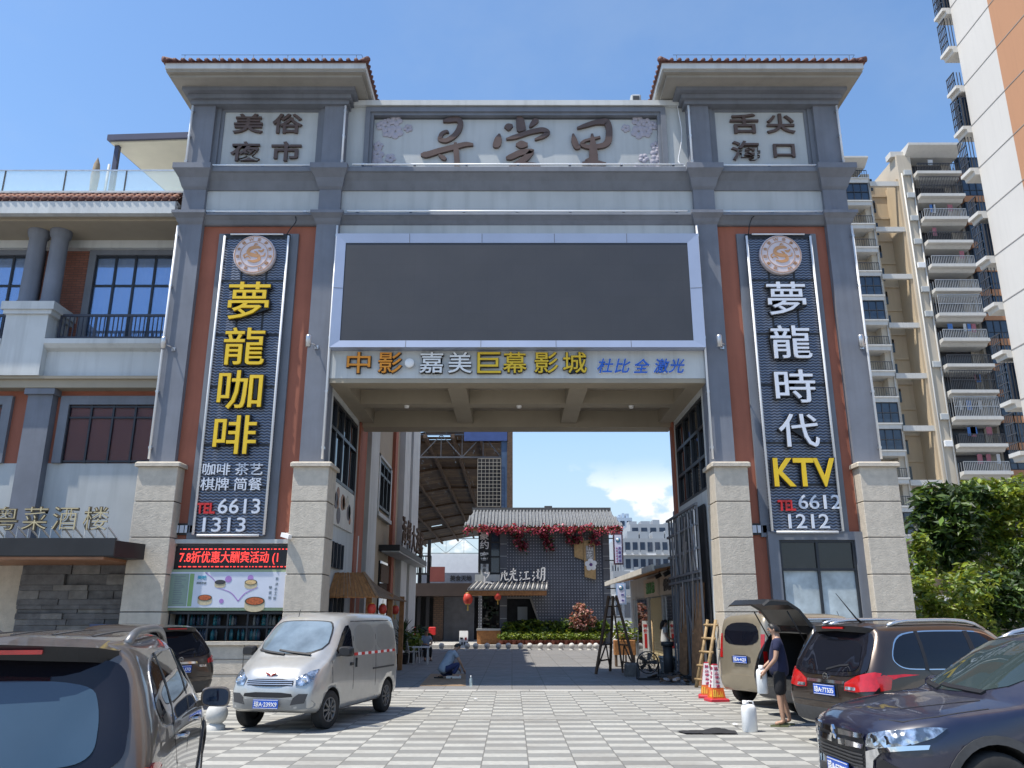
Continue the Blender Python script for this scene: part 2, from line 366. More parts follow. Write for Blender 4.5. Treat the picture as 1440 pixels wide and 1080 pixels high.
for x0, x1, y, y1, z1 in ((LX0 + .72, LX1 - .72, 20.2, 20.32, 15.75), (RX0 + .68, RX1 - .72, 20.2, 20.32, 15.75), (-3.97, 4.17, 20.40, 20.47, 15.42), (LX1 - .02, -4.2, 20.28, 20.45, 15.85), (4.4, RX0 + .02, 20.28, 20.45, 15.85)):
    G(MB().box(x0, x1, y, y1, 13.5, z1), 'upper_panel', m_panel)
def pil(x0, x1):
    p = MB(); p.box(x0, x1, 20.0, 20.45, 5.25, 12.0); p.box(x0+.01, x1-.01, 20.01, 20.45, 12.0, 13.05); p.box(x0+.0, x1-.0, 20.0, 20.45, 13.5, 15.62)
    # capitals: flared blocks under each cornice
    for z0, z1, e in ((12.95, 13.56, .2), (11.88, 12.2, .13)):
        steps = [(0.0, z0), (.03, z0 + .06), (e*.45, z0 + (z1-z0)*.45), (e*.95, z0 + (z1-z0)*.72), (e, z0 + (z1-z0)*.74), (e, z1)]
        vs = []; n = len(steps)
        for d, z in steps: vs += [(x0-d, 20.0-d*1.9, z), (x1+d, 20.0-d*1.9, z), (x1+d, 20.4, z), (x0-d, 20.4, z)]
        fs = [(i*4+k, i*4+(k+1) % 4, i*4+4+(k+1) % 4, i*4+4+k) for i in range(n-1) for k in range(4)] + [(3, 2, 1, 0), tuple(range(4*n-4, 4*n))]
        p.add(vs, fs)
    G(p, 'pilaster', m_grey)
for a in ((LX0, LX0+.64), (LX1-.62, LX1), (RX0, RX0+.6), (RX1-.66, RX1)): pil(*a)
def cornice(x0, x1, z0, z1, e):
    h = z1 - z0
    pr = [(20.45, z0), (20.1, z0), (20.06, z0+h*.12), (20.06 - e*.3, z0+h*.4), (20.06-e*.8, z0+h*.68), (20.06-e, z0+h*.72), (20.06-e, z1-.03), (20.06-e+.03, z1), (20.45, z1)]
    MB().prism(pr, 'x', x0, x1).build('cornice', m_greyd, gate)
for x0, x1 in ((LX0+.63, LX1-.61), (RX0+.59, RX1-.65), (LX1-.005, RX0+.005)):
    cornice(x0, x1, 12.97, 13.53, .30); cornice(x0, x1, 11.90, 12.17, .2)
# inner mouldings of the upper panels
for x0, x1, z0, z1, y in ((LX0+.63, LX1-.61, 13.53, 15.75, 20.12), (RX0+.59, RX1-.65, 13.53, 15.75, 20.12), (-4.2, 4.4, 13.53, 15.70, 20.20)):
    p = MB()
    for d, yy, t in ((0, y, .14), (.14, y + .05, .09)):
        p.box(x0+d, x0+d+t, yy, 20.45, z0, z1-d); p.box(x1-d-t, x1-d, yy, 20.45, z0, z1-d); p.box(x0+d+t, x1-d-t, yy, 20.45, z1-d-t, z1-d)
    G(p, 'panel_moulding', m_greyd)
G(MB().box(LX1-.02, RX0+.02, 20.15, 20.6, 15.74, 15.90), 'parapet_coping', m_white)
# roofs: stepped soffit, white eave board, hipped tile roof with rolls
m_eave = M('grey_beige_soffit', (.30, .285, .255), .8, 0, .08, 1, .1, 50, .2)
def tower_roof(x0, x1, y0, y1):
    xm0, xm1 = (LX0, LX1) if x0 < 0 else (RX0, RX1)
    r = MB()
    def slab(d, z0, z1, m):   # ring stepping out from the wall
        r.box(xm0-(xm0-x0)*d, xm1+(x1-xm1)*d, 20-(20-y0)*d, GB+(y1-GB)*d, z0, z1, m)
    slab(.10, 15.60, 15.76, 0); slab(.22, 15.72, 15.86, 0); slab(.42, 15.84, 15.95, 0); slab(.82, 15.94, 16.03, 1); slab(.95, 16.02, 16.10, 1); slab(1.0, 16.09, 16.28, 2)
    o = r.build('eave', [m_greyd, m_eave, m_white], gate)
    t = MB(); h = 1.1; i = 1.9; zb = 16.29
    e = .06; a0, a1, b0, b1 = x0-e, x1+e, y0-e, y1+e; A = [(a0, b0, zb), (a1, b0, zb), (a1, b1, zb), (a0, b1, zb)]; cx = (x0+x1)/2
    B = [(cx-.6, b0+2.6, zb+h), (cx+.6, b0+2.6, zb+h), (cx+.6, b1-2.6, zb+h), (cx-.6, b1-2.6, zb+h)]
    t.add(A + B + [(p[0], p[1], zb-.03) for p in A], [(0, 1, 5, 4), (1, 2, 6, 5), (2, 3, 7, 6), (3, 0, 4, 7), (4, 5, 6, 7), (11, 10, 9, 8)])
    def roll(p, q): t.tube([Vector(p) + Vector((0, 0, .03)), Vector(q) + Vector((0, 0, .03))], .062, 6)
    def side(P0, P1, Q0, Q1, sp=.222):
        P0, P1, Q0, Q1 = map(Vector, (P0, P1, Q0, Q1)); L = (P1-P0).length; n = int(L / sp); d = (P1-P0)/L
        ra = (Q0-P0).dot(d); rb = (Q1-P0).dot(d); up = (Q0-P0) - d*ra
        for k in range(n + 1):
            s = (k + .5) * L / (n + 1); f = min(1, s/ra if ra > 0 else 1, (L-s)/(L-rb) if L > rb else 1)
            roll(P0 + d*s, P0 + d*s + up*max(f, .03))
    side(A[0], A[1], B[0], B[1]); side(A[1], A[2], B[1], B[2]); side(A[3], A[0], B[3], B[0]); side(A[2], A[3], B[2], B[3])
    for p, q in zip(A, B): t.tube([Vector(p)+Vector((0, 0, .05)), Vector(q)+Vector((0, 0, .05))], .085, 8)
    t.build('tiled_roof', m_tile, gate)
    w = MB(); z = 16.62                                   # lightning wire on stubs round the eave
    pts = [(x0+.35, y0+.12, z), (x1-.15, y0+.12, z), (x1-.15, y1-.2, z)]
    w.tube(pts, .008, 4)
    for k in range(6): x = x0+.45 + k*(x1-x0-.75)/5; w.tube([(x, y0+.12, 16.3), (x, y0+.12, z)], .008, 4)
    w.build('lightning_wire', m_frame, gate)
tower_roof(-9.53, -4.02, 19.0, 26.1); tower_roof(4.12, 9.66, 19.0, 26.1)
# pedestals of stacked granite blocks
def pedestal(x0, x1):
    p = MB(); p.box(x0+.03, x1-.03, 19.79, 20.58, 0, 5.1, 1)
    z = 0
    for k in range(6):
        p.bev(x0, x1, 19.75, 20.62, z + .012, z + .853, .012); z += .865
    p.bev(x0-.07, x1+.07, 19.67, 20.68, 5.175, 5.29, .03)
    p.build('pedestal', [m_stone, m_joint], gate)
for a in ((-9.2, -8.22), (-5.38, -4.50), (4.97, 5.80), (8.55, 9.47)): pedestal(*a)
# bridge over the passage: fascia, coffered ceiling
G(MB().box(LX1, RX0, 20.02, 20.45, 7.52, 8.30), 'fascia_beam', m_white)
c_ = MB(); zc = 7.40
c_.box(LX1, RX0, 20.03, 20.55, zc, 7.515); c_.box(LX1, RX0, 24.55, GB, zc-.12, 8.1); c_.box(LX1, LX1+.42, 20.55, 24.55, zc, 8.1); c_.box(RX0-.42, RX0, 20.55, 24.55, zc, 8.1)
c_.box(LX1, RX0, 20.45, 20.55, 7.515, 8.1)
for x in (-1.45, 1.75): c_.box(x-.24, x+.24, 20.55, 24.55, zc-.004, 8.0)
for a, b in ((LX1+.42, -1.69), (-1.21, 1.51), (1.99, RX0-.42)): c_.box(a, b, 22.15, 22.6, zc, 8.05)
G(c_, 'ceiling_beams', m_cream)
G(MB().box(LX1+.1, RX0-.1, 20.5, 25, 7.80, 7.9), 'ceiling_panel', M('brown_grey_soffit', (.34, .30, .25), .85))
for x in (-3.0, .2, 3.4):
    G(MB().lathe([(.0, -.07), (.06, -.07), (.07, -.02), (.08, 0)], (x, 22.38, zc), 12), 'ceiling_lamp', m_whitep)
# passage walls with tall windows
def passwall(X, sgn, zw, poster=False):
    xo = X - sgn*.25
    w = MB()
    a, b = min(X, xo), max(X, xo)
    w.box(a, b, 20.46, GB, 0, zw); w.box(a, b, 20.46, 20.62, zw, 7.4); w.box(a, b, 24.3, 24.9, zw, 7.4); w.box(a, b, 20.6, 24.4, 7.25, 7.52)
    w.build('passage_wall', [m_white], gate)
    MB().box(min(X, X+sgn*.06), max(X, X+sgn*.06), 24.35, 24.75, 0 if sgn > 0 else 3.2, 7.39).build('brick_strip', m_red, gate)
    f = MB(); xf = X - sgn*.06
    def fb(y0, y1, z0, z1): f.box(xf-.035, xf+.035, y0, y1, z0, z1)
    ys = [20.62, 21.35, 22.3, 23.2, 24.3]
    for y in ys: fb(y-.05, y+.05, zw, 7.25)
    for z in (zw+.05, zw + (7.25-zw)*.36, 6.45, 7.2): 
        for p, q in zip(ys, ys[1:]): fb(p+.05, q-.05, z-.045, z+.045)
    fo = f.build('window', m_frame, gate)
    MB().box(xf-sgn*.05-.008, xf-sgn*.05+.008, 20.6, 24.3, zw, 7.25).build('pane', m_glass, fo)
passwall(LX1, 1, 4.0); passwall(RX0, -1, 4.75)
o = MB().box(LX1+.01, LX1+.05, 20.75, 23.9, 3.95, 5.05).build('food_poster', M('pale_poster', (.62, .58, .52), .5, 0, .1), None)
fp = MB()
rnd = random.Random(3)
for k in range(13):
    y, z, r = 21 + rnd.random()*2.7, 4.2 + rnd.random()*.6, rnd.uniform(.09, .24)
    fp.lathe([(0, .012), (r, .012), (r, 0)], (LX1+.052, y, z), 14, k % 3, 'x', False)
fp.build('dish_picture', [M('dish_brown', (.30, .13, .06), .5, 0, .4, 9), M('dish_pale', (.5, .42, .33), .5, 0, .3, 9), M('dish_dark', (.09, .07, .08), .5)], o)
glyphs_done = MB(); 
tag(o, 'pale banner with food pictures below the tall window on the left passage wall', 'poster')
# lower left bay: LED line, menu board, shelf window, wainscot
lb = MB(); lb.box(LX0+.85, LX1-.68, 20.25, 20.4, 2.7, 3.42, 0); lb.box(-8.3, -5.35, 20.08, 20.4, 3.34, 3.44, 1)
lb.build('sign_backing', [m_greyd, m_white], gate)
wa = MB(); wa.box(-8.25, -5.35, 20.05, 20.4, 0, .98); wa.box(-8.3, -5.33, 19.98, 20.4, .98, 1.06); 
for x in (-7.3, -6.3): wa.box(x-.006, x+.006, 20.043, 20.06, 0, .98, 1)
for z in (.33, .66): wa.box(-8.24, -5.36, 20.041, 20.06, z-.005, z+.005, 1)
wa.build('wainscot', [m_stone, m_joint], gate)
sw = MB()
for k in range(7): x = -8.22 + k*.475; sw.box(x-.02, x+.02, 20.18, 20.24, 1.07, 1.72)
sw.box(-8.22, -5.37, 20.165, 20.26, 1.36, 1.41); sw.box(-8.22, -5.37, 20.165, 20.26, 1.68, 1.74)
so_ = sw.build('window', m_frame, gate)
MB().box(-8.22, -5.37, 20.62, 20.66, 1.06, 1.74).build('back_panel', m_dark, so_)
rnd = random.Random(8); bt = MB()
for k in range(70):
    x = -8.15 + rnd.random()*2.75; z = 1.08 if rnd.random() < .5 else 1.42; r = rnd.uniform(.03, .05)
    bt.lathe([(0, 0), (r, 0), (r, .18), (r*.4, .22), (r*.4, .25), (0, .25)], (x, 20.45+rnd.random()*.1, z), 8, rnd.choice((0, 0, 1, 1, 2)))
bt.build('stored_bottles', [M('teal_bottle', (.02, .13, .17), .2), M('navy_bottle', (.03, .05, .09), .3), M('grey_bottle', (.12, .15, .17), .3)], so_)['kind'] = 'stuff'
# lower right bay window
rw = MB(); x0, x1, z0, z1 = 6.5, 8.35, 1.45, 3.42
for a, b in ((x0-.26, x0), (x1, x1+.26)): rw.box(a, b, 20.02, 20.3, .5, 3.62, 0)
rw.box(x0, x1, 20.02, 20.3, z1, 3.62, 0)
rw.build('window_surround', m_greyd, gate)
rf = MB()
for x in (x0+.03, (x0+x1)/2, x1-.03): rf.box(x-.03, x+.03, 20.07, 20.15, z0, z1)
for z in (z0+.02, 2.72, z1-.03): 
    rf.box(x0+.06, (x0+x1)/2-.03, 20.075, 20.145, z-.03, z+.03); rf.box((x0+x1)/2+.03, x1-.06, 20.075, 20.145, z-.03, z+.03)
ro = rf.build('window', m_frame, gate)
MB().box(x0, x1, 20.12, 20.13, 2.72, z1).build('pane', m_glass, ro)
MB().box(x0, x1, 20.13, 20.14, z0, 2.70).build('frosted_pane', M('frosted_film', (.44, .50, .52), .35, 0, .3, 2.5), ro)
rb = MB(); rb.box(x0-.26, x1+.26, 20.06, 20.3, .0, z0-.02); rb.build('wainscot', m_stone, gate)
# ================================================================== LED screen and signs on the gate
sc_ = thing('led_screen', 'huge dark switched-off video screen in a silver frame above the archway', 'screen', (.15, 19.8, 8.26))
fr = MB(); X0, X1, Z0, Z1 = -4.68, 4.97, 8.26, 11.46; x0, x1, z0, z1 = -4.43, 4.67, 8.45, 11.2
def bevframe(mb, m=0):
    vs = [(X0, 19.7, Z0), (X1, 19.7, Z0), (X1, 19.7, Z1), (X0, 19.7, Z1), (x0, 19.73, z0), (x1, 19.73, z0), (x1, 19.73, z1), (x0, 19.73, z1), (X0, 20.02, Z0), (X1, 20.02, Z0), (X1, 20.02, Z1), (X0, 20.02, Z1)]
    fs = []
    for k in range(4): j = (k+1) % 4; fs += [(k, j, j+4, k+4), (k, k+8, j+8, j)]
    mb.add(vs, fs, m)
bevframe(fr)
fr.build('screen_frame', M('brushed_aluminium', (.36, .41, .53), .45, .35, .06, 1.0), sc_)
se = MB()
for k in range(1, 5): x = X0 + (X1-X0)*k/5+.02; se.bar((x, 19.699, Z1-.005), (x, 19.728, z1+.005), .012, .004); se.bar((x, 19.699, Z0+.005), (x, 19.728, z0-.005), .012, .004)
for z in (9.9,): se.bar((X0+.005, 19.699, z), (x0-.005, 19.728, z), .004, .012); se.bar((X1-.005, 19.699, z), (x1+.005, 19.728, z), .004, .012)
se.build('frame_seam', m_joint, sc_)
m_scr, t, b = nt('unlit_led_face'); b.inputs['Roughness'].default_value = .55; b.inputs['Specular IOR Level'].default_value = .35
gq = nd(t, 'NewGeometry'); s3 = nd(t, 'SeparateXYZ'); t.links.new(gq.outputs['Position'], s3.inputs[0])
def tile3(v, k): return mth(t, 'FLOOR', mth(t, 'DIVIDE', v, k))
cbn = nd(t, 'CombineXYZ'); t.links.new(tile3(s3.outputs[0], .64), cbn.inputs[0]); t.links.new(tile3(s3.outputs[2], .46), cbn.inputs[1])
wnz = nd(t, 'TexWhiteNoise', noise_dimensions='2D'); t.links.new(cbn.outputs[0], wnz.inputs['Vector'])
def _ed(v, k): f = mth(t, 'FRACT', mth(t, 'DIVIDE', v, k)); return mth(t, 'MULTIPLY', mth(t, 'MINIMUM', f, mth(t, 'SUBTRACT', 1., f)), k)
_sm = mth(t, 'LESS_THAN', mth(t, 'MINIMUM', _ed(s3.outputs[0], .64), _ed(s3.outputs[2], .46)), .006)
_c = mixc(t, wnz.outputs['Value'], (.046, .050, .060), (.048, .052, .063)); _c = mixc(t, rng(t, noise(t, .9, 6, None, .6), .4, .8, 0, .25), _c, (.085, .085, .09))
t.links.new(mixc(t, mth(t, 'MULTIPLY', _sm, .12), _c, (.015, .015, .02)), b.inputs['Base Color'])
MB().box(x0+.002, x1-.002, 19.74, 19.99, z0+.002, z1-.002).build('screen_face', m_scr, sc_)
def char_sign(name, label, cat, chars, mats, group=None):
    """mounted letters: chars = (text, px, py, width px, height px, bold, mat) on plane Y"""
    pass
def letters(root, s, px, py, wpx, hpx, Y, m, depth=.05, bold=.012, rim=None, name='character', shear=0., spread=None):
    c = at(px, py, Y); k = (c - Vector((0, 0, 1.62))).length / (_F * 1.0)
    a, b = at(px - wpx/2, py, Y), at(px + wpx/2, py, Y); q, r = at(px, py - hpx/2, Y), at(px, py + hpx/2, Y)
    g = MB(); glyphs(g, s, c.x, c.z, Y, q.z - r.z, b.x - a.x, depth, 0, bold, shear)
    if rim: glyphs(g, s, c.x, c.z, Y + .02, (q.z - r.z)*1.05, (b.x - a.x)*1.05, depth*.8, 1, .03, shear)
    return g.build(name, [m, rim] if rim else [m], root)
# calligraphy title
tt = thing('title_lettering', 'three large bronze brush-script characters on the parapet over the arch', 'sign lettering', (.2, 20.4, 13.6))
def trace(root, strokes, u0, v0, sc=1/4.966, px0=580, py0=150, Y=20.4, depth=.09, name='character', m=None):
    g = MB()
    for st in strokes:
        pts = []
        for (u, v, w) in st:
            p = at(px0 + (u + u0)*sc, py0 + (v + v0)*sc, Y); pts.append((p.x, p.z, w*sc*.0192*1.3))
        brush(g, pts, Y, depth + .004*random.random())
    return g.build(name, [m or m_bronze], root)
trace(tt, [[(215, 112, 6), (262, 102, 16), (310, 97, 17), (338, 125, 15), (325, 170, 16), (290, 215, 15), (230, 247, 13), (192, 235, 12), (205, 200, 11), (240, 182, 8), (255, 192, 3)],
           [(60, 345, 6), (95, 345, 18), (190, 318, 17), (300, 290, 16), (380, 272, 13), (425, 275, 7)],
           [(300, 260, 8), (308, 330, 16), (312, 400, 15), (310, 450, 12), (295, 470, 4)], [(185, 345, 5), (215, 365, 13), (235, 378, 8)]], 0, 0)
trace(tt, [[(740, 70, 6), (752, 110, 24), (760, 165, 27), (765, 182, 14)], [(700, 140, 6), (672, 150, 20), (655, 165, 16)], [(880, 105, 5), (860, 110, 17), (830, 140, 11), (818, 152, 4)],
           [(608, 200, 5), (598, 245, 22), (588, 280, 22), (590, 296, 8)], [(655, 236, 5), (720, 220, 13), (830, 185, 14), (905, 172, 15), (945, 190, 13), (915, 215, 12), (855, 240, 5)],
           [(722, 275, 6), (760, 275, 24), (805, 275, 10)], [(655, 370, 8), (690, 360, 17), (760, 330, 18), (835, 320, 14), (790, 370, 18), (720, 415, 16), (680, 435, 10)], [(700, 425, 8), (770, 420, 20), (850, 425, 20), (895, 440, 8)]], 0, 0)
trace(tt, [[(1120, 200, 5), (1130, 250, 17), (1150, 290, 17), (1172, 295, 5)], [(1150, 160, 6), (1210, 140, 12), (1290, 118, 15), (1350, 115, 19), (1372, 170, 18), (1368, 240, 20), (1330, 280, 16), (1240, 292, 13), (1180, 272, 11), (1200, 250, 8), (1310, 222, 6)],
           [(1252, 200, 6), (1258, 260, 16), (1262, 340, 24), (1270, 400, 20), (1272, 440, 14)], [(1290, 340, 6), (1240, 380, 14), (1215, 395, 13), (1235, 410, 9)], [(1185, 405, 8), (1270, 400, 14), (1350, 410, 8)]], 0, 0)
# relief flower sprays in the panel corners: five-petalled blossoms
m_petal = M('lilac_grey_relief', (.37, .35, .40), .6, 0, .1)
def blossom(mb, cx, cz, r, Y, a0):
    for k in range(5):
        a = a0 + k*2*math.pi/5; x, z = cx + math.cos(a)*r*.56, cz + math.sin(a)*r*.56; q = r*.43
        vs = [(x, Y-.05, z)] + [(x + q*math.cos(t_), Y-.03, z + q*math.sin(t_)) for t_ in [i*math.pi/5 for i in range(10)]] + [(x + q*math.cos(t_), Y, z + q*math.sin(t_)) for t_ in [i*math.pi/5 for i in range(10)]]
        mb.add(vs, [(0, 1+i, 1+(i+1) % 10) for i in range(10)] + [(1+i, 11+i, 11+(i+1) % 10, 1+(i+1) % 10) for i in range(10)])
for lab, flip, low in (('raised blossom spray at the upper left corner of the title panel', 0, 0), ('raised blossom spray climbing the lower left corner of the title panel', 0, 1),
                       ('raised blossom spray at the upper right corner of the title panel', 1, 0), ('raised blossom spray climbing the lower right corner of the title panel', 1, 1)):
    g = MB(); L = [(536, 177, 8), (546, 186, 10), (545, 173, 8), (557, 170, 10), (556, 186, 12), (574, 181, 7)] if not low else [(532, 206, 8), (531, 218, 10), (531, 231, 11), (549, 223, 8), (541, 237, 9), (556, 236, 8)]
    for k, (u, v, r) in enumerate(L):
        if flip: u = 1454 - u
        p = at(u, v, 20.4); blossom(g, p.x, p.z, r*.0195, 20.4, .3 + k*1.1)
    tag(place(g.build('blossom_relief', m_petal)), lab, 'relief', 'blossom reliefs on the title panel')
# corner mottoes on the towers
m1 = thing('motto_lettering', 'four bronze characters in two rows on the left tower top', 'sign lettering', (-6.9, 20.18, 13.9), 0, 'mottoes on the tower tops')
for s, x, y in (('美', 350, 175), ('俗', 405, 175), ('夜', 346, 214), ('市', 403, 214)): letters(m1, s, x, y, 42, 27, 20.19, m_bronze, .07, .016)
m2 = thing('motto_lettering', 'four bronze characters in two rows on the right tower top', 'sign lettering', (7.05, 20.18, 13.9), 0, 'mottoes on the tower tops')
for s, x, y in (('舌', 1046, 175), ('尖', 1097, 175), ('海', 1048, 213), ('口', 1102, 213)): letters(m2, s, x, y, 40 if s != '口' else 30, 27 if s != '口' else 18, 20.19, m_bronze, .07, .016)
# vertical signboards
m_slat, t, b = nt('corrugated_sign_panel'); b.inputs['Roughness'].default_value = .35; b.inputs['Metallic'].default_value = .6
gq = nd(t, 'NewGeometry'); s3 = nd(t, 'SeparateXYZ'); t.links.new(gq.outputs['Position'], s3.inputs[0])
wv = mth(t, 'ADD', mth(t, 'MULTIPLY', s3.outputs[2], 84.), mth(t, 'MULTIPLY', mth(t, 'SINE', mth(t, 'MULTIPLY', s3.outputs[0], 45.)), 1.0))
st = mth(t, 'SINE', wv); f0 = rng(t, st, -.4, .5)
t.links.new(mixc(t, f0, (.045, .052, .072), (.175, .20, .255)), b.inputs['Base Color'])
bp = nd(t, 'Bump'); bp.inputs['Strength'].default_value = .25; bp.inputs['Distance'].default_value = .02; t.links.new(st, bp.inputs['Height']); t.links.new(bp.outputs[0], b.inputs['Normal'])
m_disc = M('pale_pink_disc', (.62, .55, .57), .4, 0, .06); m_orn = M('orange_line', (.52, .27, .12), .4, 0, .05)
def signboard(label, x0, x1, z0, z1, big, sub):
    r = thing('signboard', label, 'signboard', ((x0+x1)/2, 20.1, z0), 0, 'tall vertical signboards on the towers')
    b = MB(); b.box(x0-.22, x1+.22, 20.1, 20.19, z0-.1, z1+.1); b.build('backing_board', m_greyd, r)
    p = MB(); p.box(x0, x1, 20.0, 20.095, z0, z1); p.build('corrugated_panel', m_slat, r)
    for z in (z0 + (z1-z0)*f for f in (.147, .28, .47, .645, .835)): MB().box(x0, x1, 19.985, 20.02, z-.03, z+.03).build('mounting_rail', m_black, r)
    MB().box(x0-.02, x1+.02, 19.975, 20.05, z1-.1, z1+.03).build('top_rail', m_black, r)
    for a in (x0+.5, x1-.55): MB().box(a, a+.05, 19.987, 20.01, z0+5.2, z1-.2).build('upright_rail', m_black, r)
    tb = MB()
    for x in (x0, x1): tb.tube([(x, 19.93, z0+.02), (x, 19.93, z1-.05)], .032, 8)
    tb.tube([(x0+.15, 19.93, z1), (x1-.15, 19.93, z1)], .022, 8); tb.tube([(x0+.1, 19.93, z0), (x1-.12, 19.93, z0)], .03, 8)
    tb.build('tube_light_frame', m_tube, r)
    cx, cz, rr = (x0+x1)/2, z1-.62, .56
    d = MB(); d.lathe([(0, -.13), (rr-.02, -.13), (rr, -.11), (rr, 0)], (cx, 19.99, cz), 40, 0, 'y', False)
    Y = 19.858
    for r0, r1 in ((.515, .53), (.36, .372)): d.lathe([(r0, 0), (r0, -.008), (r1, -.008), (r1, 0)], (cx, Y, cz), 40, 1, 'y', False)
    for k in range(12):
        a = math.pi/2 + (k - 5.5)*.49; gx, gz = cx + .44*math.cos(a), cz + .44*math.sin(a)
        i0 = len(d.v); glyphs(d, 'W龍食府夢坊'[k % 6] if k else 'W', 0, 0, Y, .095, None, .01, 1, 0)
        d.xf(Matrix.Translation((gx, 0, gz)) @ Matrix.Translation((0, Y, 0)) @ Matrix.Rotation(-(a - math.pi/2), 4, 'Y') @ Matrix.Translation((0, -Y, 0)), i0)
    S_ = [[(.16, .17, .015), (.06, .2, .04), (-.1, .16, .045), (-.16, .05, .04), (-.04, -.02, .05), (.12, -.05, .045), (.14, -.14, .04), (0, -.2, .035), (-.15, -.17, .012)],
          [(.1, .1, .01), (.18, .08, .03), (.24, .14, .012)], [(.0, .08, .008), (.06, .05, .02), (.1, .0, .008)], [(-.2, .02, .008), (-.26, -.04, .018), (-.22, -.12, .006)],
          [(.18, -.06, .008), (.26, -.04, .016), (.28, .04, .006)], [(-.08, -.12, .008), (-.16, -.06, .016), (-.24, -.1, .006)], [(-.02, .24, .006), (.02, .29, .016), (.08, .27, .006)]]
    for s in S_: brush(d, s, Y, .012, 1, cx, cz, 1.05)
    d.build('emblem_disc', [m_disc, m_orn], r)
    for s, px, py, w, h, m in big: letters(r, s, px, py, w, h, 19.93, m, .1, .014 if s == 'KTV' else .004, m_black)
    for s, px, py, w, h, m, bo in sub: letters(r, s, px, py, w, h, 19.97, m, .05, bo, None, 'lettering')
signboard('tall corrugated signboard with yellow characters and a pale disc on the left tower', -7.75, -6.03, 3.52, 11.55,
    [('夢', 351, 424, 58, 52, m_yel), ('龍', 345, 488, 58, 52, m_yel), ('咖', 339, 549, 62, 54, m_yel), ('啡', 332, 612, 60, 54, m_yel)],
    [('咖啡 茶艺', 328, 660, 84, 17, m_lit, .004), ('棋牌 简餐', 326, 681, 86, 18, m_lit, .004), ('TEL', 290, 715, 26, 15, m_redl, .03), ('6613', 337, 712, 59, 21, m_lit, .004), ('1313', 316, 738, 60, 20, m_lit, .004)])
signboard('tall corrugated signboard with pale characters and yellow KTV on the right tower', 6.33, 8.05, 3.6, 11.55,
    [('夢', 1105, 421, 54, 46, m_lit), ('龍', 1111, 482, 56, 46, m_lit), ('時', 1117, 544, 56, 46, m_lit), ('代', 1122, 606, 56, 46, m_lit), ('KTV', 1130, 665, 86, 40, m_yel)],
    [('TEL', 1106, 711, 24, 15, m_redl, .03), ('6612', 1152, 706, 60, 20, m_lit, .004), ('1212', 1137, 733, 57, 20, m_lit, .004)])
# cinema lettering on the fascia
ci = thing('cinema_lettering', 'row of orange, white and yellow raised characters on the fascia under the screen', 'sign lettering', (-1.0, 20, 7.6))
m_or = M('orange_letter', (.72, .27, .01), .4)
for s, x, m in (('中', 505, m_or), ('影', 549, m_or), ('嘉', 607, m_whitep), ('美', 647, m_whitep), ('巨', 688, m_yel), ('幕', 724, m_yel), ('影', 768, m_yel), ('城', 808, m_yel)):
    letters(ci, s, x, 511, 33, 29, 20.0, m, .09, .005, m_black)
p = at(576, 511, 19.95); MB().lathe([(0, -.06), (.11, -.06), (.12, -.05), (.12, 0)], p, 20, 0, 'y').build('dot', m_whitep, ci)
c2 = thing('laser_lettering', 'row of smaller blue slanted characters edged in white on the fascia', 'sign lettering', (3.3, 20, 7.6))
m_halo = M('white_letter_rim', (.8, .82, .86), .4)
for s, x in zip('杜比全激光', (851, 875, 902, 930, 951)): letters(c2, s, x, 515, 23, 20, 20.0, m_blue, .05, .01, m_halo, shear=.25)
# LED ticker line and menu board in the lower left bay
lt = thing('led_ticker', 'narrow black ticker showing red glowing characters above the menu board', 'ticker display', (-6.85, 20.2, 2.75))
MB().box(-8.22, -5.36, 20.16, 20.26, 2.72, 3.28).build('ticker_case', m_black, lt)
m_led = EM('red_led', (1, .06, .05), 1.15); g = MB(); rnd = random.Random(5)
glyphs(g, '7.8折优惠大酬宾活动 (1', -6.9, 3.0, 20.158, .32, 2.4, .012, 0, .006)
for z in (2.79, 3.21):
    x = -8.1
    while x < -5.5: l = rnd.uniform(.02, .09); g.box(x, x+l, 20.15, 20.16, z-.012, z+.012); x += l + .045
g.build('led_text', m_led, lt)
mn = thing('menu_board', 'pale blue printed board of steamed dishes above the shelf window', 'menu board', (-6.85, 20.2, 1.75))
q = MB(); q.box(-8.32, -5.3, 20.08, 20.26, 1.76, 2.72); q.build('board', [M('green_board_edge', (.28, .36, .22), .5)], mn)
q = MB(); q.box(-8.26, -5.36, 20.066, 20.082, 1.83, 2.66, 0); q.box(-8.22, -7.78, 20.060, 20.068, 1.86, 2.62, 1); q.box(-7.76, -7.66, 20.060, 20.068, 1.86, 2.62, 2)
for k in range(16): q.box(-8.12, -8.12 + .28*random.Random(k).uniform(.5, 1), 20.057, 20.062, 2.55-k*.042, 2.565-k*.042, 3)
glyphs(q, '美味', -7.47, 2.53, 20.066, .1, .22, .006, 4, .03); glyphs(q, '美味早茶', -7.47, 2.4, 20.066, .06, .24, .006, 3, .02)
for s, x, z in (('茶', -5.66, 2.5), ('点', -5.66, 2.38), ('手', -5.67, 2.26), ('工', -5.67, 2.16), ('好', -5.68, 2.05), ('味', -5.8, 2.3), ('道', -5.8, 2.18), ('鲜', -5.8, 2.06)): glyphs(q, s, x, z, 20.066, .07, .07, .006, 3, 0)
for a in ([(-7.1, 2.3, .004), (-6.75, 2.18, .01), (-6.55, 1.98, .012)], [(-6.55, 1.98, .012), (-6.4, 2.16, .01), (-6.1, 2.3, .004)], [(-7.4, 2.65, .01), (-7.2, 2.5, .008), (-7.05, 2.3, .006)]): brush(q, a, 20.065, .004, 5)
for x, z, r in ((-6.83, 2.49, .08), (-6.3, 2.52, .07), (-6.95, 1.98, .055)): q.lathe([(0, -.006), (r, -.006), (r, 0)], (x, 20.066, z), 18, 5, 'y', False)
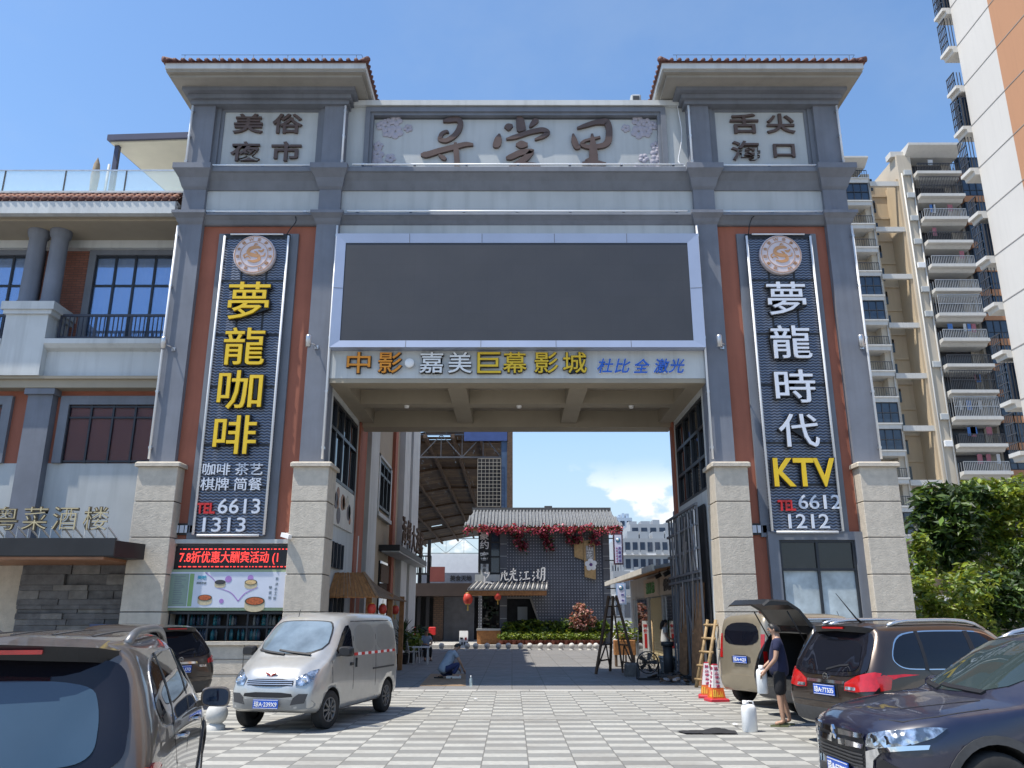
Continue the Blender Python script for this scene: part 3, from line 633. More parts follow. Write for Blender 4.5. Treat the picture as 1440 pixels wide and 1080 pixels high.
q.build('print', [M('pale_blue_print', (.60, .64, .74), .35, 0, .06, 2), M('grey_green_print', (.24, .33, .27), .4), M('green_print', (.22, .38, .14), .4), M('dark_print', (.16, .2, .22), .4), M('cyan_print', (.05, .35, .5), .4), M('violet_print', (.36, .2, .5), .4)], mn)
dm = [M('steamer_bamboo', (.52, .45, .30), .5, 0, .1, 20), M('steamer_rim', (.05, .06, .04), .5), M('dish_red', (.42, .10, .03), .5, 0, .4, 30), M('dish_black', (.04, .04, .05), .5), M('dish_cream', (.6, .42, .2), .5, 0, .3, 30)]
for x, z, r, k in ((-7.02, 2.42, .13, 3), (-6.28, 2.42, .15, 4), (-7.35, 2.06, .17, 2), (-6.15, 1.98, .24, 2)):
    d = MB(); e = .42; th = [i*2*math.pi/20 for i in range(20)]
    pr = [(x + r*math.cos(a_), 20.058, z + r*e*math.sin(a_)) for a_ in th]; body = [(x + r*math.cos(math.pi + i*math.pi/10), z + r*e*math.sin(math.pi + i*math.pi/10) - (r*.62)) for i in range(11)]
    d.prism([(x-r, z)] + body + [(x+r, z)], 'y', 20.060, 20.066, 0)
    d.prism([(p_[0], p_[2]) for p_ in pr], 'y', 20.055, 20.0595, 1); d.prism([(x + r*.86*math.cos(a_), z + r*e*.84*math.sin(a_)) for a_ in th], 'y', 20.052, 20.0548, k)
    d.build('dish_picture', dm, mn)
# LED tubes up the pilasters and along the ledges
def tubelight(label, p, q, r=.03):
    p, q = Vector(p), Vector(q); g = MB(); g.tube([p, q], r, 8)
    n = max(2, int((q-p).length / 1.5)); bs = []
    for k in range(n + 1):
        c = p.lerp(q, (k + .2) / (n + .4)); bs.append(MB().box(c.x-.035, c.x+.035, c.y-.02, c.y+.11, c.z-.03, c.z+.03))
    r_ = thing('tube_light', label, 'tube light', p, 0, 'slim white tube lights along the facade edges')
    g.build('tube', m_tube, r_)
    for b in bs: b.build('bracket', m_steel, r_)
for lab, x, z0, z1 in (('long white light tube down the outer edge of the left tower', LX0+.02, 5.4, 11.8), ('long white light tube down the arch side of the left tower', LX1-.03, 5.4, 11.8),
                       ('long white light tube down the arch side of the right tower', RX0+.02, 5.4, 11.8), ('long white light tube down the outer edge of the right tower', RX1-.02, 5.4, 11.8)): tubelight(lab, (x, 19.92, z0), (x, 19.92, z1))
for lab, x in (('short white light tube at the outer edge of the left tower top', LX0+.02), ('short white light tube at the inner edge of the left tower top', LX1-.02), ('short white light tube at the inner edge of the right tower top', RX0+.02), ('short white light tube at the outer edge of the right tower top', RX1-.02)):
    tubelight(lab, (x, 19.92, 13.62), (x, 19.92, 15.55))
for lab, x0, x1, z, y in (('white light tube lying along the ledge below the left motto', LX0+.3, LX1-.3, 13.6, 19.85), ('white light tube lying along the ledge below the title characters', LX1+.3, RX0-.25, 13.6, 19.8), ('white light tube lying along the ledge below the right motto', RX0+.3, RX1-.3, 13.6, 19.85),
                          ('white light tube on the lower ledge of the left tower', LX0+.7, LX1-.7, 12.24, 19.95), ('white light tube on the lower ledge above the screen', LX1+.2, RX0-.2, 12.24, 19.93), ('white light tube on the lower ledge of the right tower', RX0+.7, RX1-.7, 12.24, 19.95)):
    tubelight(lab, (x0, y, z), (x1, y, z), .03)
def spot(label, x, z):
    r = thing('spotlight', label, 'spotlight', (x, 20, z), 0, 'small spotlights bracketed to the pilasters')
    a = MB(); a.tube([(x+.14, 20.0, z-.05), (x+.14, 19.75, z-.05), (x, 19.7, z)], .018, 6); a.box(x+.09, x+.19, 19.97, 20.0, z-.1, z); a.build('bracket', m_steel, r)
    MB().lathe([(0, -.16), (.07, -.16), (.075, .12), (.06, .16), (0, .16)], (x, 19.68, z+.02), 12).build('lamp_body', m_steel, r)
for lab, x, z in (('small spotlight on the outer pilaster of the left tower', -8.93, 8.35), ('small spotlight on the arch-side pilaster of the left tower', -5.22, 8.4), ('small spotlight on the arch-side pilaster of the right tower', 5.32, 8.4), ('small spotlight on the outer pilaster of the right tower', 8.95, 8.4)): spot(lab, x, z)
cv = thing('security_camera', 'small white security camera under the left signboard', 'camera', (-5.38, 19.9, 3.5))
MB().bar((-5.52, 19.75, 3.52), (-5.3, 19.62, 3.45), .11, .1).build('camera_body', m_whitep, cv); MB().tube([(-5.4, 20.2, 3.6), (-5.42, 19.72, 3.54)], .02, 6).build('bracket', m_whitep, cv)
ub = thing('roof_box', 'small grey box standing on the parapet beside the right tower', 'roof box', (3.7, 20.8, 15.9))
MB().bev(3.52, 3.82, 20.7, 21.0, 15.9, 16.5, .03).build('case', m_panel, ub); MB().box(3.58, 3.76, 20.68, 20.7, 16.25, 16.42).build('vent', m_plast, ub)
for lab, x0, x1 in (('short strip of pale tile squares left of the yellow signboard foot', -8.43, -7.78), ('short strip of pale tile squares left of the KTV signboard foot', 5.63, 6.28)):
    r = thing('tile_strip', lab, 'tile strip', (x0, 20.1, 3.6), 0, 'tile strips at the signboard feet')
    MB().box(x0, x1, 20.12, 20.18, 3.55, 3.83).build('backing', m_black, r); g = MB()
    for k in range(5): a = x0 + .02 + k*(x1-x0-.02)/5; g.box(a, a+(x1-x0)/5-.03, 20.10, 20.119, 3.6, 3.78)
    g.build('tiles', m_lit, r)

# loose black cables hanging on the facade
for lab, P in (('thin black cable looping from the lower ledge to the left signboard top', [(-5.95, 19.95, 12.2), (-5.85, 19.9, 11.95), (-6.0, 19.92, 11.7), (-6.1, 19.97, 11.55)]), ('thin black cable looping from the lower ledge to the right signboard top', [(6.75, 19.95, 12.2), (6.5, 19.9, 12.0), (6.42, 19.92, 11.75), (6.4, 19.97, 11.55)]),
               ('thin white cable sagging beside the title panel near the right tower', [(4.75, 20.2, 15.8), (4.82, 20.15, 14.8), (4.66, 20.12, 13.9), (4.84, 20.0, 13.65)])):
    Q = [Vector(pchip(P, i/4)) for i in range(4*(len(P)-1)+1)]; tag(place(MB().tube(Q, .014, 5).build('cable', m_black if 'black' in lab else m_tube)), lab, 'cable')
# ================================================================== building left of the gate
lbd = thing('restaurant_building', 'grey and terracotta restaurant building with round columns and tiled eave left of the gate', 'building', (-16, 22, 0))
def Lb(mb, name, m, p=lbd): return mb.build(name, m, p)
LE = -9.3            # meets the gate
w = MB(); w.box(-26, LE, 22.05, 30, 7.8, 12.0, 0); w.box(-26, LE, 21.45, 30, 0, 7.8, 0); w.box(-26, LE, 22.3, 30, 12.3, 13.0, 0)
Lb(w, 'wall', m_white)
MB().box(-26, LE, 21.38, 21.45, 3.2, 7.6).build('red_wall', m_red, lbd)
MB().box(-26, LE, 21.36, 21.45, 3.2, 5.55).build('pale_wall', m_panel, lbd)
m_redbrick = BRICK('small_red_brick', (.24, .09, .06), (.30, .12, .08), (.10, .07, .06), .24, .075, .008)
MB().box(-13.72, -12.44, 21.93, 22.05, 9.0, 12.0).build('brick_pier', m_redbrick, lbd)
# ledges
l = MB()
l.prism([(21.45, 7.86), (21.1, 7.86), (21.1, 8.60), (20.95, 8.66), (20.85, 8.76), (20.85, 8.90), (21.45, 8.93)], 'x', -12.72, LE); l.prism([(21.45, 7.86), (21.1, 7.86), (21.1, 8.60), (20.95, 8.66), (20.85, 8.76), (20.85, 8.90), (21.45, 8.93)], 'x', -26, -13.9)
l.box(-26, LE, 21.3, 22.55, 8.55, 8.8); l.box(-26, LE, 21.0, 21.45, 7.55, 7.84, 1); l.box(-26, LE, 20.92, 21.45, 7.78, 7.86, 1)
Lb(l, 'ledge', [m_white, m_cream])
# pier carrying the two round columns, and pilaster below
p = MB(); p.box(-13.88, -12.72, 20.86, 22.3, 7.86, 9.72); p.box(-14.0, -12.55, 20.75, 22.4, 9.72, 9.95); p.box(-13.94, -12.62, 20.8, 22.35, 9.60, 9.72)
Lb(p, 'column_pier', m_white)
for x in (-13.55, -12.92):
    MB().lathe([(.27, 9.95), (.27, 10.05), (.235, 10.1), (.225, 12.0), (.27, 12.05), (.29, 12.15), (.29, 12.3)], (x, 21.15, 0), 24).build('round_column', m_grey, lbd)
q = MB(); q.box(-13.05, -12.38, 21.1, 21.45, 0, 7.4); q.box(-13.12, -12.31, 21.02, 21.45, 7.38, 7.54)
Lb(q, 'pilaster', m_grey)
# eave: cream soffit, gutter, tile slope, parapet, glass balustrade
e = MB(); e.box(-26, LE, 20.351, 22.5, 12.302, 12.36, 1); e.box(-26, LE, 20.15, 20.35, 12.3, 12.66, 0); e.box(-26, LE, 20.25, 20.5, 12.62, 12.72, 0); e.box(-26, LE, 20.5, 22.49, 12.24, 12.299, 1); e.box(-26, LE, 21.7, 22.3, 12.0, 12.239, 0)
e.box(-26, LE, 20.62, 21.9, 12.9, 13.16, 2); e.box(-26, LE, 20.56, 21.9, 13.16, 13.22, 0)
Lb(e, 'eave', [m_white, m_cream, M('brown_parapet', (.22, .13, .10), .8)])
t = MB(); y0, z0, y1, z1 = 20.14, 12.68, 20.62, 13.10
t.quad((-26, y0, z0), (LE, y0, z0), (LE, y1, z1), (-26, y1, z1))
x = -22.
while x < LE - .05:
    for j in range(3):           # overlapping barrel tiles
        a = Vector((x, y0 + (y1-y0)*j/3, z0 + (z1-z0)*j/3 + .045)); b = Vector((x, y0 + (y1-y0)*(j+1)/3, z0 + (z1-z0)*(j+1)/3 + .01)); t.tube([a, b], [.085, .07], 7, j % 2)
    x += .21
Lb(t, 'tiled_eave', [m_tile, M('pale_roof_tile', (.40, .19, .12), .7, 0, .25, 6)])
gb = thing('glass_balustrade', 'clear glass balustrade with thin posts on the roof edge of the left building', 'balustrade', (-16, 20.85, 13.2))
mg, tt_, b = nt('clear_glass'); b.inputs['Base Color'].default_value = (.75, .9, .9, 1); b.inputs['Roughness'].default_value = .02; b.inputs['Alpha'].default_value = .28; b.inputs['Specular IOR Level'].default_value = .6
k = MB(); xs = [-9.4 - 1.75*i for i in range(8)]
for a, c in zip(xs[1:], xs): k.box(a+.02, c-.02, 20.85, 20.862, 13.27, 14.03)
k.build('glass_pane', mg, gb)
k = MB(); k.box(xs[-1], xs[0], 20.84, 20.875, 14.03, 14.06)
k.build('handrail', m_steel, gb)
for x in xs: MB().box(x-.015, x+.015, 20.84, 20.88, 13.2, 14.03).build('post', m_plast, gb)
pc = thing('rooftop_canopy', 'flat rooftop canopy with cream underside and dark posts beside the left tower', 'canopy', (-11, 24, 13.4))
k = MB(); k.prism([(-12.9, 22.9), (-9.4, 22.7), (-9.4, 28.6), (-11.9, 28.6)], 'z', 16.25, 16.3, 1); k.prism([(-12.98, 22.8), (-9.3, 22.6), (-9.3, 28.7), (-12.0, 28.7)], 'z', 16.3, 16.5, 0)
k.build('roof', [M('dark_blue_trim', (.05, .055, .10), .5), M('cream_lining', (.60, .56, .44), .6, 0, .06)], pc)
for x, y in ((-12.75, 23.1), (-12.0, 28.3)): MB().box(x-.07, x+.07, y-.07, y+.07, 13.2, 16.25).build('post', M('navy_post', (.05, .06, .11), .5), pc)
uf = thing('folded_parasol', 'folded beige parasol and pole standing on the roof beside the canopy post', 'parasol', (-13.0, 22.5, 13.4))
MB().lathe([(.03, 13.2), (.03, 14.1), (.10, 14.2), (.13, 14.9), (.09, 15.3), (.02, 15.5), (0, 15.55)], (-13.05, 22.6, 0), 9).build('canopy', M('faded_canvas', (.30, .24, .17), .9, 0, .3, 8), uf)
MB().tube([(-12.75, 22.7, 13.2), (-12.72, 22.7, 15.35)], .04, 8).build('pole', m_panel, uf)
rs = thing('rooftop_shrub', 'small green shrub behind the glass balustrade at the photo edge', 'shrub', (-16.4, 22.5, 13.4))
k = MB(); leaves(k, (-16.4, 22.5, 13.9), (.8, .4, .45), 260, .12, 2, (0, 1)); k.build('foliage', m_leaf, rs); MB().tube([(-16.4, 22.5, 13.3), (-16.35, 22.5, 13.9)], .03, 6).build('stem', m_bark, rs)
# upper windows with curtains behind blue glass
def lwin(x0, x1, z0, z1, Y, cols, rows, pane, curtain=True, surr=.22, ms=.055, open_=None):
    s = MB()
    s.box(x0-surr, x0, Y-.12, Y+.06, z0, z1+surr); s.box(x1, x1+surr, Y-.12, Y+.06, z0, z1+surr); s.box(x0, x1, Y-.12, Y+.06, z1, z1+surr)
    so = s.build('window', m_greyd, lbd)
    f = MB()
    for i in range(cols + 1): x = x0 + (x1-x0)*i/cols; f.box(x-ms/2, x+ms/2, Y-.06, Y, z0, z1)
    for z in rows:
        for i in range(cols): a, c = x0 + (x1-x0)*i/cols, x0 + (x1-x0)*(i+1)/cols; f.box(a+ms/2, c-ms/2, Y-.055, Y-.005, z-ms/2, z+ms/2)
    f.build('frame', m_frame, so)
    g = MB()
    for i in range(cols):
        if i != open_: a, c = x0 + (x1-x0)*i/cols, x0 + (x1-x0)*(i+1)/cols; g.box(a+ms/2, c-ms/2, Y-.02, Y-.012, z0, z1)
    g.build('pane', pane, so)
    if curtain:
        cu = MB(); n = int((x1-x0)/.035); rnd = random.Random(int(abs(x0)*10)); ph = 0; pts = []
        for i in range(n + 1):
            ph += rnd.uniform(.4, .9); pts.append((x0 + (x1-x0)*i/n, Y + .05 + .025*math.sin(ph)))
        vs = [(x, y, z0) for x, y in pts] + [(x, y, z1-.05) for x, y in pts]
        fs = [(i, i+1, n+2+i, n+1+i) for i in range(n) if not (rnd.random() < .0)]
        cu.add(vs, fs, 0, True); cu.build('curtain', m_curtain, so)
m_pane, t_, b = nt('tinted_pane'); b.inputs['Base Color'].default_value = (.34, .50, .80, 1); b.inputs['Roughness'].default_value = .04; b.inputs['Metallic'].default_value = .55; b.inputs['Alpha'].default_value = .5; b.inputs['IOR'].default_value = 1.6
m_panev, t_, b = nt('dusky_pane'); b.inputs['Base Color'].default_value = (.03, .03, .06, 1); b.inputs['Roughness'].default_value = .05; b.inputs['Alpha'].default_value = .25
lwin(-12.22, -9.32, 9.1, 11.85, 21.98, 5, (9.15, 10.9, 11.8), m_pane, True, .2, .06)
lwin(-17.5, -13.95, 9.1, 11.85, 21.98, 5, (9.15, 10.9, 11.8), m_pane, True, .2, .06)
lwin(-12.0, -9.60, 5.55, 7.15, 21.38, 4, (5.6, 6.8, 7.1), m_panev, True, .24, .05)
lwin(-16.6, -13.80, 5.55, 7.15, 21.38, 4, (5.6, 6.8, 7.1), m_panev, True, .24, .05)
for x0, x1 in ((-12.6, LE-.1), (-18.5, -13.95)):
    r = MB()
    for z in (9.06, 9.72): r.box(x0, x1, 21.25, 21.30, z-.035, z+.035)
    n = int((x1-x0)/.12)
    for k_ in range(n + 1):
        x = x0 + (x1-x0)*k_/n; th = .035 if k_ % 8 == 0 else .011; r.box(x-th, x+th, 21.26, 21.29, 8.9, 9.72)
    r.build('balcony_railing', M('navy_railing', (.035, .04, .06), .5) if x0 > -13 else bpy.data.materials['navy_railing'], lbd)
# entrance: black canopy, stone cladding, sign letters
cn = MB(); cn.prism([(-26, 18.6), (-8.95, 18.6), (-8.72, 19.6), (-8.95, 19.7), (-9.3, 21.4), (-26, 21.4)], 'z', 2.92, 3.28, 0)
cn.box(-26, -8.95, 18.55, 18.62, 2.94, 3.33, 0); cn.box(-26, -9.2, 18.63, 21.4, 2.86, 2.925, 1)
cn.build('canopy', [m_black, M('canopy_soffit', (.30, .14, .07), .5, 0, .2, 3)], lbd)
st = MB(); rnd = random.Random(12); z = 0
while z < 2.86:
    h = rnd.choice((.1, .14, .2, .26)); x = -12.25; h = min(h, 2.88 - z)
    while x < -9.5:
        wd = min(rnd.uniform(.3, 1.1), -9.45 - x); d = rnd.uniform(0, .14); st.box(x+.004, x+wd-.004, 20.85-d, 21.4, z+.003, z+h-.003, rnd.choice((0, 0, 1))); x += wd
    z += h
st.build('stone_cladding', [M('slate_stone', (.13, .13, .135), .8, 0, .35, 4, .5, 20), M('slate_stone_pale', (.19, .185, .18), .8, 0, .3, 4, .5, 20)], lbd)
MB().box(-26, -12.3, 20.9, 21.4, 0, 2.86).build('beige_pier', m_stone, lbd)
MB().box(-10.3, -9.5, 20.62, 20.7, .4, 1.45).build('blue_notice', M('blue_notice_face', (.06, .09, .2), .4), lbd)
rl = thing('restaurant_lettering', 'gold-edged open character letters on white struts above the black canopy', 'sign lettering', (-10.5, 18.8, 3.3))
m_gold = M('pale_gold_letter', (.55, .45, .27), .35, .5, .1); m_goldk = M('letter_core', (.10, .08, .05), .5)
for s, px in (('粤', 8), ('菜', 50), ('酒', 92), ('楼', 135)):
    letters(rl, s, px, 729, 34, 32, 18.80, m_gold, .03, -.014, m_goldk)
m_strut = M('white_strut', (.75, .74, .70), .5)
for k_ in range(11):
    x = -11.9 + k_*.26; MB().bar((x, 18.85, 3.3), (x, 18.85, 3.58), .015).bar((x+.12, 19.25, 3.3), (x, 18.85, 3.62), .03).build('strut', m_strut, rl)
# ================================================================== passage: row building on the left
rw_ = thing('side_building', 'beige side building with tall piers and a barred window along the left of the passage', 'building', (-7, 34, 0))
w = MB(); w.box(-12, -5.12, GB+.02, 42.2, 0, 13.5)
w.build('wall', m_cream, rw_)
for y0, y1, m in ((25.9, 27.4, m_red), (27.6, 29.3, m_white), (34.2, 34.9, m_red), (36.4, 38.4, m_white), (39.4, 42.2, m_white)):
    MB().box(-5.12, -4.86 if m is not m_red else -4.98, y0, y1, 0, 13.5).build('pier' if m is m_white else 'brown_strip', m, rw_)
g = MB()
for y in (30.6, 31.5, 32.4, 33.3): g.box(-5.10, -5.0, y-.05, y+.05, 5.6, 7.4)
for z in (5.65, 6.9, 7.35): 
    for y in (30.6, 31.5, 32.4): g.box(-5.09, -5.01, y+.05, y+.85, z-.05, z+.05)
o = g.build('window', m_frame, rw_); MB().box(-5.10, -5.08, 30.6, 33.3, 5.6, 7.4).build('pane', m_glass, o)
g = MB(); g.box(-5.14, -5.0, 30.3, 30.55, 5.4, 7.6); g.box(-5.14, -5.0, 33.35, 33.6, 5.4, 7.6); g.box(-5.14, -4.95, 30.3, 33.6, 5.25, 5.4); g.box(-5.14, -5.0, 30.3, 33.6, 7.5, 7.6); g.build('window_surround', m_panel, rw_)
g = MB(); g.box(-5.12, -4.30, 31.6, 41.8, 4.05, 4.28, 0); g.box(-5.0, -4.32, 31.62, 41.7, 4.0, 4.055, 1); g.build('canopy', [m_black, m_panel], rw_)
g = MB(); g.box(-5.14, -5.05, 31.8, 35.5, .0, 3.7, 0); g.box(-5.13, -5.02, 31.9, 33.9, 2.9, 3.6, 1); g.build('shopfront', [m_glass, m_wooddk], rw_)
cl_ = thing('canopy_lettering', 'rusty openwork characters standing on the black canopy of the side building', 'sign lettering', (-4.4, 33, 4.28))
for k, s in enumerate('海鲜大酒楼'):
    g = MB(); glyphs(g, s, -4.36, 4.95, 33 + k*1.6, 1.1, 1.2, .06, 0, .0, rz=R(90), res=2); g.build('character', m_wooddk, cl_)
    MB().bar((-4.4, 33+k*1.6, 4.28), (-4.4, 33+k*1.6, 4.5), .04).build('strut', m_black, cl_)
# timber awning stall against the passage wall
aw = thing('timber_awning', 'small hipped timber awning with red lanterns against the left passage wall', 'awning', (-4.1, 24, 0))
A, B, Cc, D, E_, F_, G_ = [Vector(p) for p in ((-4.68, 21.2, 2.1), (-3.42, 21.2, 2.1), (-3.42, 27.3, 2.1), (-4.68, 27.3, 2.1), (-4.68, 21.95, 2.74), (-3.92, 21.95, 2.74), (-4.5, 27.3, 2.62))]
def planks(mb, a, b, c, d, n, m=0, th=.035):   # a-b lower edge, d-c upper edge
    nrm = (b-a).cross(d-a).normalized()
    for k in range(n):
        f0, f1 = k/n + .004, (k+1)/n - .004; o_ = (k % 2)*.012
        q = [a.lerp(b, f0), a.lerp(b, f1), d.lerp(c, f1), d.lerp(c, f0)]
        mb.add([p + nrm*o_ for p in q] + [p + nrm*(o_ - th) for p in q], [(0, 1, 2, 3), (7, 6, 5, 4), (0, 4, 5, 1), (1, 5, 6, 2), (2, 6, 7, 3), (3, 7, 4, 0)], m)
g = MB(); planks(g, A, B, F_, E_, 12); g.build('front_planking', m_wood, aw)
g = MB(); planks(g, B, Cc, G_, F_, 40); g.bar(B, F_, .07).bar(F_, G_, .06); g.build('side_planking', M('weathered_timber', (.27, .16, .085), .7, 0, .25, 7), aw)
for x, y in ((-3.75, 22.0), (-3.55, 24.5), (-3.55, 27.1)): MB().box(x-.07, x+.07, y-.07, y+.07, 0, 2.25).build('post', m_wood, aw)
g = MB(); g.box(-4.66, -3.9, 22.2, 26.8, 0, 1.0); g.build('counter', m_wooddk, aw)
g = MB(); g.box(-4.68, -4.63, 21.0, 22.9, 1.2, 2.2, 0)
for y in (21.0, 21.5, 22.0, 22.5, 22.9): g.box(-4.64, -4.58, y-.03, y+.03, 1.2, 2.2, 1)
g.build('shop_window', [m_glass, m_frame], aw)
g = MB(); g.box(-4.72, -4.64, 20.85, 22.6, 2.85, 3.5, 0)
for y in (20.85, 21.3, 21.75, 22.2, 22.6): g.box(-4.66, -4.6, y-.03, y+.03, 2.85, 3.5, 1)
g.build('window', [m_glass, m_frame], gate)
m_lant = M('red_lantern_cloth', (.55, .05, .03), .5, 0, .1); m_lgold = M('gold_trim', (.5, .33, .06), .4)
def lantern(label, p, r=.13, grp='red lanterns under the timber awning'):
    t = thing('lantern', label, 'lantern', p, 0, grp); x, y, z = p
    g = MB(); g.lathe([(r*.45, -r*1.05), (r*.8, -r*.8), (r, 0), (r*.8, r*.8), (r*.45, r*1.05)], (x, y, z), 12); g.build('lantern_body', m_lant, t)
    g = MB(); g.lathe([(0, r*1.02), (r*.5, r*1.02), (r*.5, r*1.2), (0, r*1.25)], (x, y, z), 10); g.lathe([(0, -r*1.2), (r*.5, -r*1.2), (r*.5, -r*1.0), (0, -r*1.0)], (x, y, z), 10)
    g.tube([(x, y, z+r*1.2), (x, y, z+r*2.1)], .008, 4); g.lathe([(r*.18, -r*2.3), (r*.12, -r*1.2)], (x, y, z), 6); g.build('trim', m_lgold, t)
lantern('small red lantern nearest the post under the timber awning', (-3.62, 21.7, 1.82), .12); lantern('small red lantern in the middle of the row under the timber awning', (-3.55, 23.1, 1.82), .12); lantern('small red lantern farthest along the row under the timber awning', (-3.55, 25.6, 1.82), .12)
# ================================================================== steel shed with slatted roof far left
sh = thing('steel_shed', 'high steel shed with brown slatted roof, trusses and a blue column', 'shed', (-7, 60, 0))
Y0 = 51.
g = MB(); rnd = random.Random(4); N = 96; x0, x1 = -17., .0
SL = 70.
def rz_(x): return 13.05 - max(0., -5.6 - x)*.17
for k in range(N):
    ya, yb = Y0 + SL*k/N, Y0 + SL*(k+1)/N + (.02 if rnd.random() < .9 else -.03)
    x = x0
    while x < x1 - .1:
        wd = min(rnd.uniform(1.2, 2.2), x1 - x); wd = -5.6 - x if x < -5.6 < x + wd and -5.6 - x > .05 else wd
        if rnd.random() < .996: g.add([(x, ya, rz_(x)), (x+wd-.004, ya, rz_(x+wd)), (x+wd-.004, yb, rz_(x+wd)-.01), (x, yb, rz_(x)-.01)], [(0, 1, 2, 3)], rnd.choice((0, 0, 1)))
        x += wd
g.build('roof', [M('brown_roof_board', (.11, .07, .044), .7, 0, .35, 2), M('tan_roof_board', (.17, .11, .06), .7, 0, .3, 2)], sh)
for k in range(7):
    y = Y0 + 2 + k*10; MB().bar((x0, y, rz_(x0)-.2), (-5.6, y, 12.85), .14, .2).bar((-5.6, y, 12.85), (x1, y, 12.85), .14, .2).build('rafter', m_wooddk, sh)
for x in (-15, -12.6, -10.2, -7.9, -5.6, -3.8, -2.0, -.3):
    MB().box(x-.1, x+.1, Y0, Y0+SL, rz_(x)-.4, rz_(x)-.12).build('purlin', m_wooddk, sh)
def truss(Y, za, zb, xa, xb, step, nm='truss', m=None):
    g = MB(); g.bar((xa, Y, za), (xb, Y, za), .09); g.bar((xa, Y, zb), (xb, Y, zb), .09); x = xa; k = 0
    while x < xb - .1:
        n_ = min(x + step, xb); g.bar((x, Y, za), (n_, Y, zb), .05) if k % 2 == 0 else g.bar((x, Y, zb), (n_, Y, za), .05); g.bar((n_, Y, za), (n_, Y, zb), .04); x = n_; k += 1
    g.build(nm, m or M('pale_truss_steel', (.13, .13, .135), .5, .4), sh)
zt = at(640, 643, Y0+.1).z; truss(Y0 + .1, zt, 12.9, -14, -.7, 1.35)
truss(Y0 + 69, at(640, 778, Y0+69).z, 12.6, -20, -.4, 2.6, 'truss', M('grey_truss_steel', (.35, .37, .4), .5, .3))
a, b = at(705, 700, Y0), at(713, 700, Y0)
MB().box(a.x, b.x, Y0, Y0+.4, 0, 13.6).build('column', M('blue_column', (.065, .11, .19), .5), sh)
MB().box(b.x, at(721, 610, Y0).x, Y0-.1, Y0+.4, 7, 13.7).box(a.x-2.4, b.x, Y0-.12, Y0-.01, 12.45, 13.3, 1).build('edge_cladding', [m_wooddk, M('blue_trim', (.05, .09, .25), .5)], sh)
a, b = at(672, 645, Y0-.1), at(704, 712, Y0-.1); g = MB()
for k in range(7): x = a.x + (b.x-a.x)*k/6; g.bar((x, Y0-.1, b.z), (x, Y0-.1, a.z), .022)
for k in range(14): z = b.z + (a.z-b.z)*k/13; g.bar((a.x, Y0-.1, z), (b.x, Y0-.1, z), .022)
g.build('lattice_window', M('beige_lattice', (.5, .46, .38), .6), sh)
MB().box(a.x, b.x, Y0, Y0+.04, b.z, a.z).build('dark_pane', m_dark, sh)
MB().box(-17.2, -17, Y0, Y0+SL, 0, 11.2).build('side_wall', m_wooddk, sh)  # unseen closing wall, added to make the shed darker inside
# dark lower building and terrace under the shed
lo = thing('terrace_building', 'dark low terrace building with grey shutters under the steel shed', 'building', (-5, 54, 0))
a, b = at(560, 820, 50.6), at(672, 838, 50.6)
MB().box(a.x - 3, b.x + .3, 50.6, 58, b.z, a.z).build('fascia', M('dark_brown_fascia', (.05, .035, .03), .7), lo)
MB().box(a.x - 3, b.x + .3, 56, 58, 0, b.z).build('back_wall', m_dark, lo)
a, b = at(625, 838, 53), at(666, 905, 53); MB().box(a.x, b.x, 53, 53.2, .15, a.z).build('grey_shutter', M('grey_shutter_sheet', (.20, .21, .24), .6, .2, .15, 3), lo)
a, b = at(610, 836, 52), at(622, 900, 52); MB().box(a.x, b.x, 52, 52.5, .15, a.z).build('brick_column', BRICK('rubble_brick', (.22, .13, .09), (.15, .10, .07), (.08, .07, .06), .3, .12, .02), lo)
for px in (573, 583, 591, 603): p = at(px, 800, 51); MB().box(p.x-.1, p.x+.1, 50.9, 51.1, .15, 6.2).build('post', m_black, lo)
g = MB(); a, b = at(565, 782, 50.8), at(606, 800, 50.8)
for k in range(12): x = a.x + (b.x-a.x)*k/11; g.bar((x, 50.8, b.z-.3), (x, 50.8, a.z), .05)
g.bar((a.x, 50.8, a.z), (b.x, 50.8, a.z), .08); g.bar((a.x, 50.8, b.z-.3), (b.x, 50.8, b.z-.3), .1); g.build('balcony_railing', m_black, lo)
a, b = at(605, 797, 50.7), at(625, 818, 50.7); MB().box(a.x, b.x, 50.7, 50.9, b.z, a.z).build('red_fascia', M('dull_red', (.22, .06, .05), .6), lo)
fw = thing('white_block', 'plain white block with a grey parapet seen under the shed roof', 'building', (-9, 135, 0))
a, b = at(598, 779, 132), at(690, 806, 132); MB().box(a.x, b.x, 132, 140, 0, a.z).build('wall', m_whitep, fw); MB().box(a.x-1, b.x+2, 131, 131.9, 0, b.z).build('parapet', M('slate_grey_parapet', (.14, .15, .18), .7), fw)
glp = MB(); c = at(648, 813, 130.9); glyphs(glp, '美食天地', c.x, c.z, 131, .9, 3.4, .05, 0, .02); glp.build('lettering', m_dark, fw)
# ================================================================== grey brick restaurant at the end of the passage
RY = 47.
br = thing('brick_restaurant', 'grey brick restaurant with a tiled roof at the end of the passage', 'building', (2.2, RY, .17))
m_gb, t, b = nt('grey_ornament_brick'); gq = nd(t, 'NewGeometry'); s3 = nd(t, 'SeparateXYZ'); t.links.new(gq.outputs['Position'], s3.inputs[0])
def frac(v, k): return mth(t, 'ABSOLUTE', mth(t, 'SUBTRACT', mth(t, 'FRACT', mth(t, 'DIVIDE', v, k)), .5))
dd = mth(t, 'MAXIMUM', frac(s3.outputs[0], .165), frac(s3.outputs[2], .165)); dots = mth(t, 'LESS_THAN', dd, .2)
t.links.new(mixc(t, dots, mixc(t, rng(t, noise(t, 1.5, 5), .3, .7), (.075, .085, .105), (.12, .13, .155)), (.30, .32, .36)), b.inputs['Base Color']); b.inputs['Roughness'].default_value = .8
